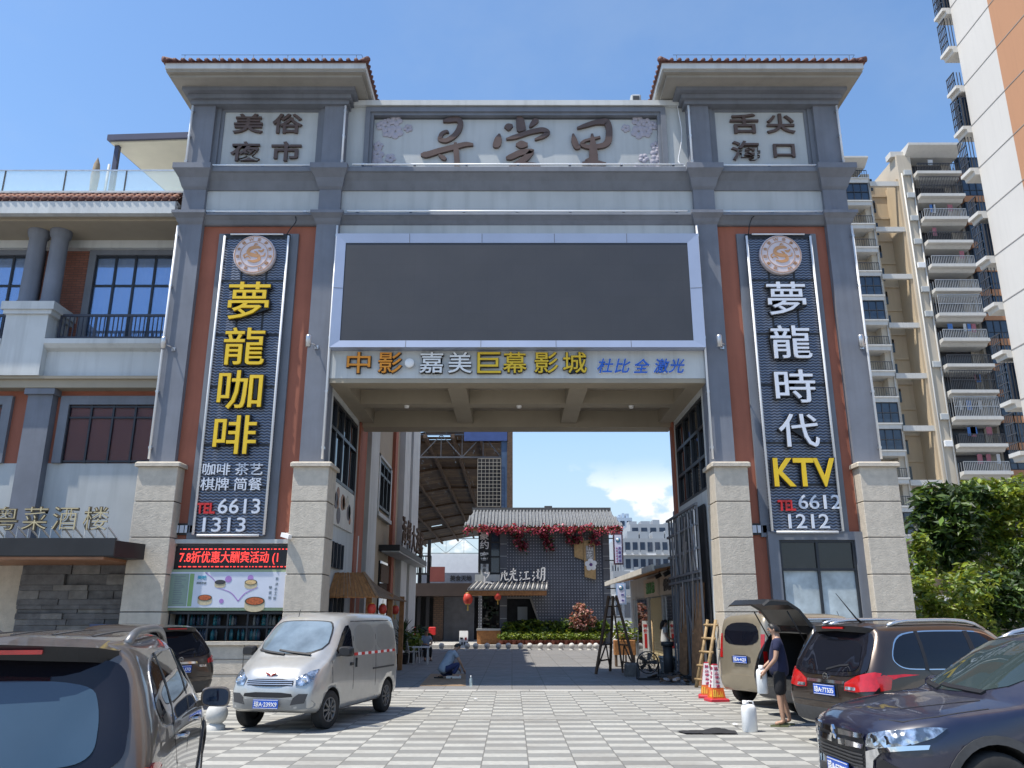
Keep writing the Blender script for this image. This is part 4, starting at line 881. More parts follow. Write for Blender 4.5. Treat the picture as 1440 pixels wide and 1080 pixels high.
bp = nd(t, 'Bump'); bp.inputs['Strength'].default_value = .5; bp.inputs['Distance'].default_value = .03; t.links.new(dots, bp.inputs['Height']); t.links.new(bp.outputs[0], b.inputs['Normal'])
xl, xm, xr = at(673, 800, RY).x, at(713, 800, RY).x, at(857, 800, RY).x; ze = at(760, 742, RY).z
wx0, wx1, wz0, wz1 = at(714, 842, RY).x, at(745, 842, RY).x, at(714, 890, RY).z, at(714, 842, RY).z
w = MB()       # front wall with the slanted window opening left free
xs_ = at(762, 880, RY).x
w.prism([(wx0, wz1), (wx1, wz1), (xs_, wz0), (xs_, .17), (xr-.35, .17), (xr-.35, ze), (xm, ze), (xm, wz1)], 'y', RY, RY+.3); w.box(wx0, xs_, RY, RY+.3, .17, wz0)
w.build('front_wall', m_gb, br)
w = MB(); w.box(xr-.3, xr-.02, RY+.3, RY+3.6, .17, ze); w.box(xl, xl+.2, RY+.4, RY+3.6, .17, ze); w.box(xl, xr, RY+3.3, RY+3.5, .17, ze); w.build('side_wall', m_gb, br)
for x0_, x1_ in ((at(703, 800, RY).x, xm), (xr-.36, xr+.02)):
    g = MB(); z = .17
    while z < ze: g.box(x0_, x1_, RY-.08, RY+.3, z+.015, min(z+.66, ze)); z += .68
    g.box(x0_+.01, x1_-.01, RY-.065, RY+.25, .17, ze, 1); g.build('corner_pier', [M('grey_slab', (.10, .11, .13), .7, 0, .15), m_panel], br)
m_int = M('shop_interior', (.03, .03, .034), .7, 0, .4, 3)
g = MB(); g.box(xl, xs_, RY+1.2, RY+1.3, .17, 3.0, 0); g.box(at(728, 860, RY).x, at(742, 860, RY).x, RY+.9, RY+1, at(728, 872, RY).z, at(728, 853, RY).z, 1); g.build('interior', [m_int, m_panel], br)
fw_ = MB(); fw_.prism([(wx0-.1, wz1+.12), (wx1+.07, wz1+.12), (xs_+.1, wz0), (xs_, wz0), (wx1, wz1), (wx0-.1, wz1)], 'y', RY-.05, RY); fw_.build('window', M('grey_stone_trim', (.2, .2, .2), .7), br)
rnd = random.Random(22); g = MB()
for k in range(60):
    x = xl + .1 + rnd.random()*(at(703, 850, RY).x - xl - .2); z = .9 + rnd.random()*2.3; a = rnd.uniform(.05, .14); g.box(x-a, x+a, RY+.9, RY+1.0, z-a*.8, z+a*.8, rnd.choice((0, 1, 2)))
g.build('shelf_goods', [M('goods_dark', (.06, .07, .06), .5), M('goods_pale', (.3, .29, .25), .5), M('goods_green', (.06, .10, .06), .5)], br)['kind'] = 'stuff'
ro_ = MB()
ex0, ex1, ez = at(652, 740, RY-.8).x, at(877, 740, RY-.8).x, at(760, 741, RY-.8).z; rx0, rx1, rzz = at(667, 716, RY+1.4).x, at(856, 716, RY+1.4).x, at(760, 718, RY+1.4).z
P_ = [(ex0, RY-.8, ez), (ex1, RY-.8, ez), (ex1, RY+3.8, ez), (ex0, RY+3.8, ez), (rx0, RY+1.4, rzz), (rx1, RY+1.4, rzz)]
ro_.add(P_, [(0, 1, 5, 4), (1, 2, 5), (2, 3, 4, 5), (3, 0, 4), (3, 2, 1, 0)], 0)
n = 46
for k in range(n):
    x = ex0 + (ex1-ex0)*(k+.5)/n; f = 1.
    if x < rx0: f = (x-ex0)/(rx0-ex0)
    if x > rx1: f = (ex1-x)/(ex1-rx1)
    if f > .05: ro_.tube([(x, RY-.82, ez+.04), (x, RY-.8+2.2*f, ez+.04+(rzz-ez)*f)], .065, 6, 1)
ro_.box(rx0-.1, rx1+.1, RY+1.25, RY+1.55, rzz-.05, rzz+.16, 2); ro_.box(at(767, 716, RY).x, at(778, 716, RY).x, RY+1.25, RY+1.55, rzz+.16, rzz+.26, 2)
ro_.box(ex0+.1, ex1-.1, RY-.75, RY, ez-.12, ez-.01, 3)
ro_.build('roof', [m_tileg, M('pale_grey_tile', (.17, .178, .185), .65, 0, .3, 5), M('dark_ridge', (.09, .095, .1), .7), m_wood], br)
# porch roof
a, b = at(657, 829, RY-1.2), at(770, 829, RY-1.2); c, d = at(668, 818, RY-.1), at(771, 817, RY-.1)
g = MB(); g.add([a, b, d, c, a - Vector((0, 0, .05)), b - Vector((0, 0, .05))], [(0, 1, 2, 3), (0, 4, 5, 1)], 0)
for k in range(34):
    f = (k+.5)/34; p, q = a.lerp(b, f), c.lerp(d, f); g.tube([p + Vector((0, 0, .03)), q + Vector((0, 0, .03))], .05, 6, 1 if k % 2 else 2)
g.box(a.x+.05, b.x-.05, RY-1.15, RY-.1, a.z-.3, a.z-.06, 3); g.build('porch_roof', [m_tileg, M('tile_pale_end', (.45, .44, .42), .6), M('tile_dark_roll', (.07, .08, .10), .6), m_wood], br)
g = MB(); a, b = at(671, 884, RY-.3), at(704, 902, RY-.3); g.box(a.x, b.x, RY-.5, RY+.3, .17, a.z-.1, 0); g.box(a.x-.03, b.x, RY-.55, RY+.35, a.z-.1, a.z, 1); g.build('counter', [m_wood, m_panel], br)
a, b = at(690, 746, RY), at(703, 806, RY); g = MB(); g.box(a.x, b.x, RY+.05, RY+.1, b.z, a.z, 0)
for x in (a.x, b.x): g.box(x-.04, x+.04, RY-.02, RY+.1, b.z, a.z, 1)
for f in (0, .38, .72, 1): z = b.z + (a.z-b.z)*f; g.box(a.x, b.x, RY, RY+.1, z-.04, z+.04, 1)
g.build('window', [m_glassb, m_frame], br)
g = MB(); a, b = at(668, 811, RY-.2), at(703, 815, RY-.2); g.box(a.x, b.x, RY-.25, RY+.3, b.z-.1, a.z+.12); g.build('ledge', m_panel, br)
sg = thing('black_signboard', 'black vertical signboard with three white characters at the restaurant corner', 'signboard', (at(681, 760, RY).x, RY, 4.2))
a, b = at(673, 745, RY-.15), at(689, 805, RY-.15); MB().box(a.x, b.x, RY-.15, RY+.1, b.z, a.z).build('board', m_black, sg)
for s, y in (('豪', 753), ('约', 766), ('客', 782)): letters(sg, s, 681, y, 12.5, 12, RY-.15, m_whitep, .04, .012)
a, b = at(676, 793, RY-.17), at(687, 808, RY-.17); g = MB(); g.box(a.x, b.x, RY-.2, RY-.15, b.z, a.z); g.build('small_panel', m_panel, sg)
for s, y in (('湘', 795), ('菜', 802)): letters(sg, s, 681, y, 5, 5, RY-.2, m_plast, .02, .0, name='small_character')
jl = thing('porch_lettering', 'white thin brush-script characters above the small porch roof', 'sign lettering', (.5, RY-.6, 3.9))
def thin(px, py, k, strokes):
    g = MB(); c_ = at(px, py, RY-.7)
    for s in strokes: brush(g, [(x, z, w_*1.15) for x, z, w_ in s], RY-.7, .05, 0, c_.x, c_.z, k)
    g.build('character', m_whitep, jl)
thin(685, 812, .42, [[(-.3, .7, .08), (-.2, .5, .1)], [(-.1, .5, .06), (.3, .6, .08), (.1, .2, .06), (-.15, -.1, .05)], [(-.4, .2, .05), (-.3, -.3, .08), (-.55, -.65, .06), (0, -.6, .07), (.7, -.75, .09)]])
thin(709, 810, .42, [[(-.4, .3, .06), (-.1, .4, .05)], [(-.25, .5, .06), (-.3, 0, .07), (-.45, -.6, .05)], [(.1, .7, .06), (.05, .1, .07), (.2, -.5, .06), (.6, -.4, .08)], [(-.1, .2, .04), (.4, .4, .06), (.3, 0, .05)]])
thin(721, 810, .45, [[(-.3, .5, .05), (.4, .65, .07)], [(.1, .95, .06), (.05, .3, .06)], [(-.4, .2, .05), (.4, .3, .07)], [(0, .2, .05), (-.2, -.3, .06), (-.5, -.7, .04)], [(.1, .1, .05), (.15, -.4, .07), (.6, -.5, .08)]])
thin(738, 810, .42, [[(-.6, .5, .08), (-.5, .35, .08)], [(-.7, .1, .08), (-.6, 0, .08)], [(-.7, -.6, .05), (-.45, -.2, .07)], [(-.1, .45, .05), (.5, .55, .07)], [(.2, .5, .06), (.15, -.4, .07)], [(-.3, -.45, .05), (.7, -.3, .08)]])
thin(758, 809, .48, [[(-.65, .4, .07), (-.55, .25, .08)], [(-.75, 0, .07), (-.65, -.1, .08)], [(-.75, -.6, .05), (-.5, -.2, .06)], [(-.3, .4, .05), (.05, .45, .06)], [(-.1, .7, .06), (-.15, -.1, .06)], [(-.3, .0, .05), (0, -.3, .06), (-.25, -.3, .05)], [(.3, .8, .05), (.25, -.2, .06), (.1, -.6, .05)], [(.3, .8, .05), (.65, .85, .07), (.6, -.5, .07), (.45, -.6, .05)], [(.3, .4, .04), (.6, .42, .04)], [(.3, .1, .04), (.6, .12, .04)]])
for lab, px, py, r in (('larger red lantern hanging at the left end of the small porch roof', 658, 842, .27), ('narrow red lantern hanging near the middle of the small porch roof', 700, 838, .2)):
    p = at(px, py, RY-1.0); lantern(lab, tuple(p), r, 'red lanterns under the restaurant porch')
m_plank = M('pale_pine_board', (.46, .30, .13), .6, 0, .2, 7)
wb = thing('plank_sign', 'upright pine planks with pale writing and a white flower on the brick wall', 'sign', tuple(at(822, 785, RY)))
a, b = at(807, 752, RY-.1), at(822, 788, RY-.1); MB().prism([(a.x, a.z-.5), (a.x+.35, a.z), (b.x, a.z-.2), (b.x, b.z), (a.x, b.z+.2)], 'y', RY-.12, RY-.02).build('plank', m_plank, wb)
a, b = at(821, 758, RY-.2), at(838, 815, RY-.2); MB().prism([(a.x, a.z-.1), (b.x, a.z), (b.x, b.z), (a.x, b.z+.15)], 'y', RY-.2, RY-.13).build('plank', m_plank, wb)
MB().box(a.x+.1, b.x-.08, RY-.215, RY-.2, at(830, 787, RY).z, at(830, 768, RY).z).build('grey_panel', M('washed_grey', (.3, .29, .27), .7, 0, .2), wb)
for s, y in (('山', 770), ('花', 780)): letters(wb, s, 829, y, 8, 9, RY-.215, m_whitep, .02, .0, name='character')
g = MB(); c = at(831, 794, RY-.25); blossom(g, c.x, c.z, .36, RY-.22, .4); g.build('flower', m_whitep, wb); MB().ball((c.x, RY-.27, c.z), .09, .05, .09).build('flower_heart', M('violet_heart', (.12, .05, .2), .6), wb)
# bougainvillea along the eave
m_pink = LEAF('pink_bract', (.50, .09, .15)); m_pinkd = LEAF('dark_red_bract', (.16, .02, .04))
bv = thing('bougainvillea', 'pink flowering creeper garland hanging along the restaurant eave', 'creeper', (2.2, RY-.8, 6.5))
g = MB(); rnd = random.Random(6)
for k in range(46):
    px = 652 + 224*(k + rnd.random())/46
    if 668 < px < 674: continue
    p = at(px, 744 + rnd.uniform(-3, 4), RY-.85); leaves(g, p, (.2, .18, .26), 26, .13, k, (0, 0, 0, 1, 2), 0, .1, 1.3)
g.build('flowers', [m_pink, m_pinkd, m_leaf[1]], bv)
g = MB()
for px, py, n in ((728, 758, 9), (736, 766, 9), (768, 760, 8), (773, 768, 8), (800, 755, 9), (812, 752, 7), (837, 757, 8), (690, 748, 6)):
    for k in range(n): p = at(px + rnd.uniform(-6, 6), py + rnd.uniform(-9, 9), RY-.35); leaves(g, p, (.2, .16, .22), 14, .13, k+px, (1, 1, 2, 0), 0, .1)
g.build('hanging_clump', [m_pink, m_pinkd, m_leaf[1]], bv)
# signs hanging on the right edge of the restaurant
def bladesign(label, px0, py0, px1, py1, Y, txt, sub, rim):
    a, b = at(px0, py0, Y), at(px1, py1, Y); t = thing('blade_sign', label, 'sign', ((a.x+b.x)/2, Y, b.z), 0)
    MB().box(a.x, b.x, Y, Y+.15, b.z, a.z).build('frame', rim, t); w = b.x-a.x; h = a.z-b.z
    MB().box(a.x+w*.14, b.x-w*.14, Y-.02, Y, b.z+h*.05, a.z-h*.05).build('face', M('pale_lilac_face', (.60, .62, .76), .4), t)
    n = len(txt)
    for k, s in enumerate(txt): g = MB(); glyphs(g, s, a.x+w*.64, a.z-h*(.42+.52*(k+.5)/n), Y-.02, h*.09, w*.3, .02, 0, .02); g.build('character', M('violet_ink', (.10, .07, .3), .4) if 'violet_ink' not in bpy.data.materials else bpy.data.materials['violet_ink'], t)
    g = MB()
    for k, s in enumerate(sub): glyphs(g, s, a.x+w*.34, a.z-h*(.44+.5*(k+.5)/len(sub)), Y-.02, h*.045, w*.16, .02, 0, .02)
    if sub: g.build('small_lettering', M('magenta_ink', (.4, .05, .25), .4) if 'magenta_ink' not in bpy.data.materials else bpy.data.materials['magenta_ink'], t)
    g = MB(); g.lathe([(0, -.02), (w*.26, -.02), (w*.26, 0)], ((a.x+b.x)/2, Y-.02, a.z-h*.22), 16, 0, 'y'); g.lathe([(0, -.03), (w*.14, -.03), (w*.14, -.02)], ((a.x+b.x)/2-.03, Y-.02, a.z-h*.2), 12, 1, 'y'); g.build('emblem', [M('teal_ink', (.05, .2, .35), .4) if 'teal_ink' not in bpy.data.materials else bpy.data.materials['teal_ink'], m_whitep], t)
    MB().box(a.x-.5, a.x, Y+.05, Y+.1, a.z-.3, a.z-.24).box(a.x-.5, a.x, Y+.05, Y+.1, b.z+.2, b.z+.26).build('bracket', m_black, t)
bladesign('tall pale blade sign with a dark rim beside the brick restaurant wall', 862, 750, 877, 794, 45.5, '天香老馆', '风味小吃美食', M('plum_rim', (.07, .03, .05), .5))
bladesign('shorter pale blue blade sign below the tall dark-rimmed one', 866, 820, 881, 850, 44, '美食', '', M('pale_blue_rim', (.3, .42, .6), .4))
# ================================================================== shops on the right beyond the gate
rs_ = thing('shop_row', 'row of small shops under an orange soffit on the right beyond the archway', 'shop', (6.5, 32, 0))
g = MB(); g.add([(4.35, 25.4, 3.12), (4.35, 38.5, 3.12), (7.5, 38.5, 3.75), (7.5, 25.4, 3.75), (4.35, 25.4, 3.02), (4.35, 38.5, 3.02), (7.5, 38.5, 3.62), (7.5, 25.4, 3.62)], [(0, 1, 2, 3), (3, 7, 4, 0), (1, 5, 6, 2)], 0)
g.add([(4.35, 25.4, 3.02), (4.35, 38.5, 3.02), (7.5, 38.5, 3.62), (7.5, 25.4, 3.62)], [(0, 1, 2, 3)], 1); g.box(4.27, 4.36, 25.4, 38.5, 2.98, 3.16, 2); g.build('roof', [m_tileg, m_wood, M('pale_fascia', (.62, .60, .55), .6)], rs_)
g = MB(); g.box(5.45, 7.5, 25.4, 38.5, 0, 3.2, 0); g.build('wall', m_panel, rs_)
for y0, y1, m, nm in ((27.3, 29.5, m_glass, 'shop_door'), (30.0, 32.6, M('cream_roller_shutter', (.50, .42, .24), .5, 0, .1), 'roller_shutter'), (33.2, 36.5, m_glass, 'shop_window')):
    g = MB(); g.box(5.38, 5.46, y0, y1, .05, 2.3)
    if nm == 'roller_shutter':
        for k in range(22): g.box(5.36, 5.385, y0, y1, .08 + k*.1, .15 + k*.1)
    g.build(nm, m, rs_)
for y in (27.1, 29.75, 32.9, 36.7): MB().box(5.3, 5.5, y-.1, y+.1, 0, 2.35).build('post', m_steel, rs_)
for lab, y0, y1, txt, m in (('cream shop sign with dark characters nearer the gate', 26.6, 29.9, '修脚', m_plast), ('cream shop sign with green characters farther from the gate', 30.4, 33.6, '清补凉', M('green_letter', (.06, .25, .07), .4))):
    t = thing('shop_sign', lab, 'sign', (5.35, y0, 2.4), 0, 'shop signs on the right row'); MB().box(5.30, 5.42, y0, y1, 2.36, 3.02).build('board', M('cream_sign', (.50, .44, .36), .5, 0, .06) if 'cream_sign' not in bpy.data.materials else bpy.data.materials['cream_sign'], t)
    g = MB(); glyphs(g, txt, 5.30, 2.68, (y0+y1)/2, .42, 1.9, .03, 0, .02, rz=R(-90)); g.build('lettering', m, t)
for k, (lab, y) in enumerate((('black spotlight clipped under the orange soffit nearer the gate', 26.6), ('black spotlight clipped under the orange soffit farther from the gate', 28.2))):
    t = thing('soffit_spotlight', lab, 'spotlight', (5.0, y, 3.1), 0, 'black spotlights under the soffit'); MB().tube([(5.0, y, 3.12), (4.98, y, 3.0)], .015, 6).build('stem', m_black, t); MB().bar((5.05, y, 3.0), (4.85, y, 2.9), .13).build('lamp_body', m_black, t)
# steel grille leaning along the right passage wall with timber behind
sg_ = thing('steel_grille', 'tall dark steel grille frame along the right passage wall', 'grille', (4.85, 22, 0))
g = MB(); x = 4.74
for y in [20.9 + .38*k for k in range(11)]: g.bar((x, y, 0), (x, y, 4.45), .05)
for z in (.1, 2.55, 2.72, 3.3, 3.9, 4.4): g.bar((x-.03, 20.8, z), (x-.03, 24.9, z), .06)
g.build('frame', m_steel if False else M('grey_painted_steel', (.16, .17, .19), .5, .3), sg_)
g = MB(); rnd = random.Random(9)
for k in range(22):
    y = 20.9 + rnd.random()*3.6; z = 2.75 if rnd.random() < .7 else 1.2; g.bar((x-.06, y, z), (x-.06, y + rnd.uniform(-.6, .6), z + rnd.uniform(.6, 1.6)), .03)
g.build('diagonal_rods', m_steel, sg_)
MB().box(4.90, 4.94, 20.8, 24.9, 0, 4.4).build('dark_backing', m_dark, sg_)
for lab, ys in (('stacked rough timber planks leaning behind the grille near the gate pedestal', (21.0, 21.35, 21.8)), ('rough timber planks leaning behind the grille deeper in the passage', (22.9, 23.4))):
    g = MB()
    for y in ys: g.bar((4.62, y, 0), (4.80, y+.1, 2.45), .16, .05)
    tag(place(g.build('timber_planks', M('rough_plank', (.20, .11, .055), .8, 0, .35, 8) if 'rough_plank' not in bpy.data.materials else bpy.data.materials['rough_plank'])), lab, 'planks')
pp = thing('downpipe', 'thick dark pipe stub at the inner end of the grille', 'pipe', (4.55, 24.9, 0)); MB().tube([(4.55, 24.9, 0), (4.55, 24.9, .8)], .14, 12).build('pipe', m_plast, pp); MB().tube([(4.55, 24.9, .8), (4.55, 24.9, .92)], .19, 12).build('collar', m_plast, pp)
# ================================================================== far apartment blocks seen between restaurant and gate
def farblock(label, x0, x1, Y, z1, fl, nwin, wall, trim):
    t = thing('apartment_block', label, 'apartment block', ((x0+x1)/2, Y, 0)); g = MB(); g.box(x0, x1, Y, Y+14, 0, z1); g.build('wall', wall, t)
    wnd = MB(); sl = MB(); bal = MB(); n = int(z1 / fl)
    for i in range(n):
        z = z1 - (i+1)*fl + .7; sl.box(x0-.2, x1+.2, Y-.5, Y, z-.75, z-.45)
        for k in range(nwin):
            a = x0 + (x1-x0)*(k+.2)/nwin; b = x0 + (x1-x0)*(k+.85)/nwin; wnd.box(a, b, Y-.06, Y+.01, z-.1, z+1.6); bal.box(a, b, Y-.7, Y-.55, z-.6, z+.15) if (k*3+i) % 4 else None
    wnd.build('window_rows', m_glassb, t)['kind'] = 'stuff'; sl.build('floor_bands', trim, t); bal.build('balcony_rows', wall, t)['kind'] = 'stuff'
    r = MB(); rnd = random.Random(int(x0*7)); 
    for k in range(5): a = x0 + (x1-x0-.5)*k/5; r.box(a, a+rnd.uniform(.5, .95)*(x1-x0-.5)/5, Y+2, Y+6, z1, z1+rnd.uniform(.3, 1.6))
    r.build('rooftop_rooms', wall, t); return t
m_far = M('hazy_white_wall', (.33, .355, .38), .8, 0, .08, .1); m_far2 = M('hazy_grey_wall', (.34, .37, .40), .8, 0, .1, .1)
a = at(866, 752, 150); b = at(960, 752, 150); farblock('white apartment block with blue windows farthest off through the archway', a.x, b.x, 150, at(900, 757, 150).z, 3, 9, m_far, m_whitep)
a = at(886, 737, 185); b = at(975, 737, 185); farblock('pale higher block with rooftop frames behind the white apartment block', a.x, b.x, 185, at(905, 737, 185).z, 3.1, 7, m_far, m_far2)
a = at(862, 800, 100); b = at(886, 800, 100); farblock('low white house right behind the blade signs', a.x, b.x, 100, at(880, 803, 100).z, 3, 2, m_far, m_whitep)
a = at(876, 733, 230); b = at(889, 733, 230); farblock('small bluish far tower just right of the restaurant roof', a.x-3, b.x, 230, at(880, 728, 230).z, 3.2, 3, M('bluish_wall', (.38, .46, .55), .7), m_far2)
# ================================================================== planters, bollards and small things at the end of the passage
def potted(label, p, r, h, fr, fz, seed, ms, grp, n=90, lv=None):
    x, y, z = p; t = thing('potted_plant', label, 'potted plant', p, 0, grp)
    MB().lathe([(0, z), (r*.72, z), (r, z+h), (r*1.08, z+h), (r*1.08, z+h-.03), (r*.9, z+h-.04), (0, z+h-.04)], (x, y, 0), 12).build('pot', M('red_brown_pot', (.16, .05, .035), .6, 0, .25, 5) if 'red_brown_pot' not in bpy.data.materials else bpy.data.materials['red_brown_pot'], t)
    g = MB(); leaves(g, (x, y, z+h+fz*.75), (fr, fr, fz), n, .085, seed, ms, 0, .5); g.build('foliage', m_leaf, t); return t
protos = [potted('red-brown pot of bright green leaves in the front row before the brick restaurant', (-40-k, 60, .17), .15, .24, .27, .25, 40+k, ((0, 2), (2, 0, 0), (0, 2, 2))[k], 'front row of potted plants') for k in range(3)]
for k in range(24):
    px = 705 + 140*k/23; p = at(px, 900, 46.1); o = protos[k] if k < 3 else copy_tree(protos[k % 3]); o.location = (p.x, 46.1 + .06*((k*7) % 3), .17); o.rotation_euler.z = k*1.3
rnd = random.Random(31)
for k in range(13):
    px = 716 + 132*k/12; p = at(px, 880, 46.6); t = thing('shrub', 'dark green leafy shrub in the row behind the pots', 'shrub', (p.x, 46.65, .17), 0, 'shrubs behind the potted plants')
    h = rnd.uniform(.45, .62); g = MB(); leaves(g, (p.x, 46.65, .17+.55+h*.5), (.42, .32, h), 170, .15, 60+k, (0, 1, 0, 2), 0, .4, 2.0); g.build('foliage', m_leaf, t); MB().tube([(p.x, 46.65, .17), (p.x+.03, 46.65, .8)], .03, 6).build('stem', m_bark, t)
m_rosy = LEAF('rosy_leaf', (.34, .14, .12)); 
for lab, blobs in (('tall rosy-leaved flowering shrub above the green hedge', ((810, 878, .4), (813, 868, .5), (822, 860, .45), (815, 854, .38))), ('low rosy-leaved shrub right of the tall one', ((826, 878, .42), (832, 872, .3), (820, 882, .3)))):
    p = at(blobs[0][0], 880, 46.4); t = thing('flowering_shrub', lab, 'shrub', (p.x, 46.4, .17), 0, 'rosy shrubs in the hedge'); g = MB()
    for px, py, r in blobs: q = at(px, py, 46.35); leaves(g, q, (r, r*.8, r*.7), 130, .12, px, (0, 0, 1, 2), 0, .4)
    g.build('foliage', [m_rosy, m_leaf[1], LEAF('pale_rosy_leaf', (.42, .26, .2)) if 'pale_rosy_leaf' not in bpy.data.materials else bpy.data.materials['pale_rosy_leaf']], t); MB().tube([(p.x, 46.4, .17), (p.x, 46.4, 1.2)], .04, 6).build('stem', m_bark, t)
m_bol = M('bollard_granite', (.52, .51, .48), .6, 0, .1, 9)
def bollard(label, p, r, grp):
    t = thing('stone_bollard', label, 'bollard', p, 0, grp); x, y, z = p
    MB().lathe([(r*.85, z), (r*.85, z+r*.35), (r*.6, z+r*.5), (r*.5, z+r*.62)], (x, y, 0), 20).build('base', m_bol, t); MB().ball((x, y, z+r*1.4), r, r, r, 20).build('ball', m_bol, t); return t
b0 = None
for px in (621, 657, 669, 685, 701, 715, 732, 745, 760, 773, 789, 804, 817, 829, 838):
    p = at(px, 908, 43.2); 
    if b0 is None: b0 = bollard('round stone bollard in the long row across the end of the passage', (p.x, 43.2, 0), .145, 'row of ball bollards'); 
    else: o = copy_tree(b0); o.location = (p.x, 43.2, 0)
p = gr(303, 1026); bollard('round stone ball bollard between the near dark car and the silver van', (p.x, p.y, 0), .16, 'ball bollards by the cars')
# ================================================================== apartment tower far right
AY = 87.
ap = thing('apartment_tower', 'cream high-rise apartment tower with stacked white balconies behind the right tower of the gate', 'apartment tower', (50, AY, 0))
m_apw = M('cream_tower_wall', (.52, .46, .37), .8, 0, .07, .15, 0, 40, .15); m_apb = M('beige_recess_wall', (.52, .42, .29), .8, 0, .07, .15, 0, 40, .15); m_apt = M('white_balcony', (.58, .565, .53), .75, 0, .06, .3, 0, 40, .2)
m_rail = M('balcony_bars', (.07, .07, .075), .5, .4); m_or2 = M('orange_strip', (.42, .20, .10), .8, 0, .08); m_dk2 = M('balcony_door', (.035, .035, .042), .25, 0, .5, .3)
xa0, xa1 = at(1150, 400, AY).x, at(1243, 400, AY).x      # left bay
xr0, xr1 = at(1243, 400, AY).x, at(1283, 400, AY).x      # recess
xp1 = at(1303, 400, AY).x                                # lit pier
xb0, xb1 = at(1303, 400, AY).x, at(1372, 400, AY).x      # right balconies
xg1 = at(1425, 400, AY).x
FH, TOP = 3.0, at(1310, 212, AY).z; NF = 19
w = MB()
w.box(xa0, xa1 - 1.0, AY+1.4, AY+14, 0, TOP-1.5, 0); w.box(xa1-1.0, xa1, AY, AY+14, 0, TOP-3.2, 0); w.box(xr1, xp1, AY-.6, AY+14, 0, TOP-1.0, 0); w.box(xp1, xb1+.2, AY+1.4, AY+14, 0, TOP, 0); w.box(xb1, xg1+12, AY+.6, AY+14, 0, TOP-2.5, 0)
w.box(xr0, xr1, AY+2.6, AY+14, 0, TOP-3, 1)
w.build('wall', [m_apw, m_apb], ap)
MB().box(xr1-.25, xr1-.005, AY-.2, AY+2.6, 0, TOP-4).build('recess_side_wall', m_apb, ap)
rnd = random.Random(77)
def bars(mb, x0, x1, y, z0, z1, n, d=0.):
    for k in range(n + 1): x = x0 + (x1-x0)*k/n; mb.box(x-.025, x+.025, y-.02, y+.02, z0, z1)
    for z in (z0, z1) + (((z0+z1)/2,) if z1-z0 > 1.5 else ()): mb.box(x0, x1, y-.035, y+.035, z-.035, z+.035)
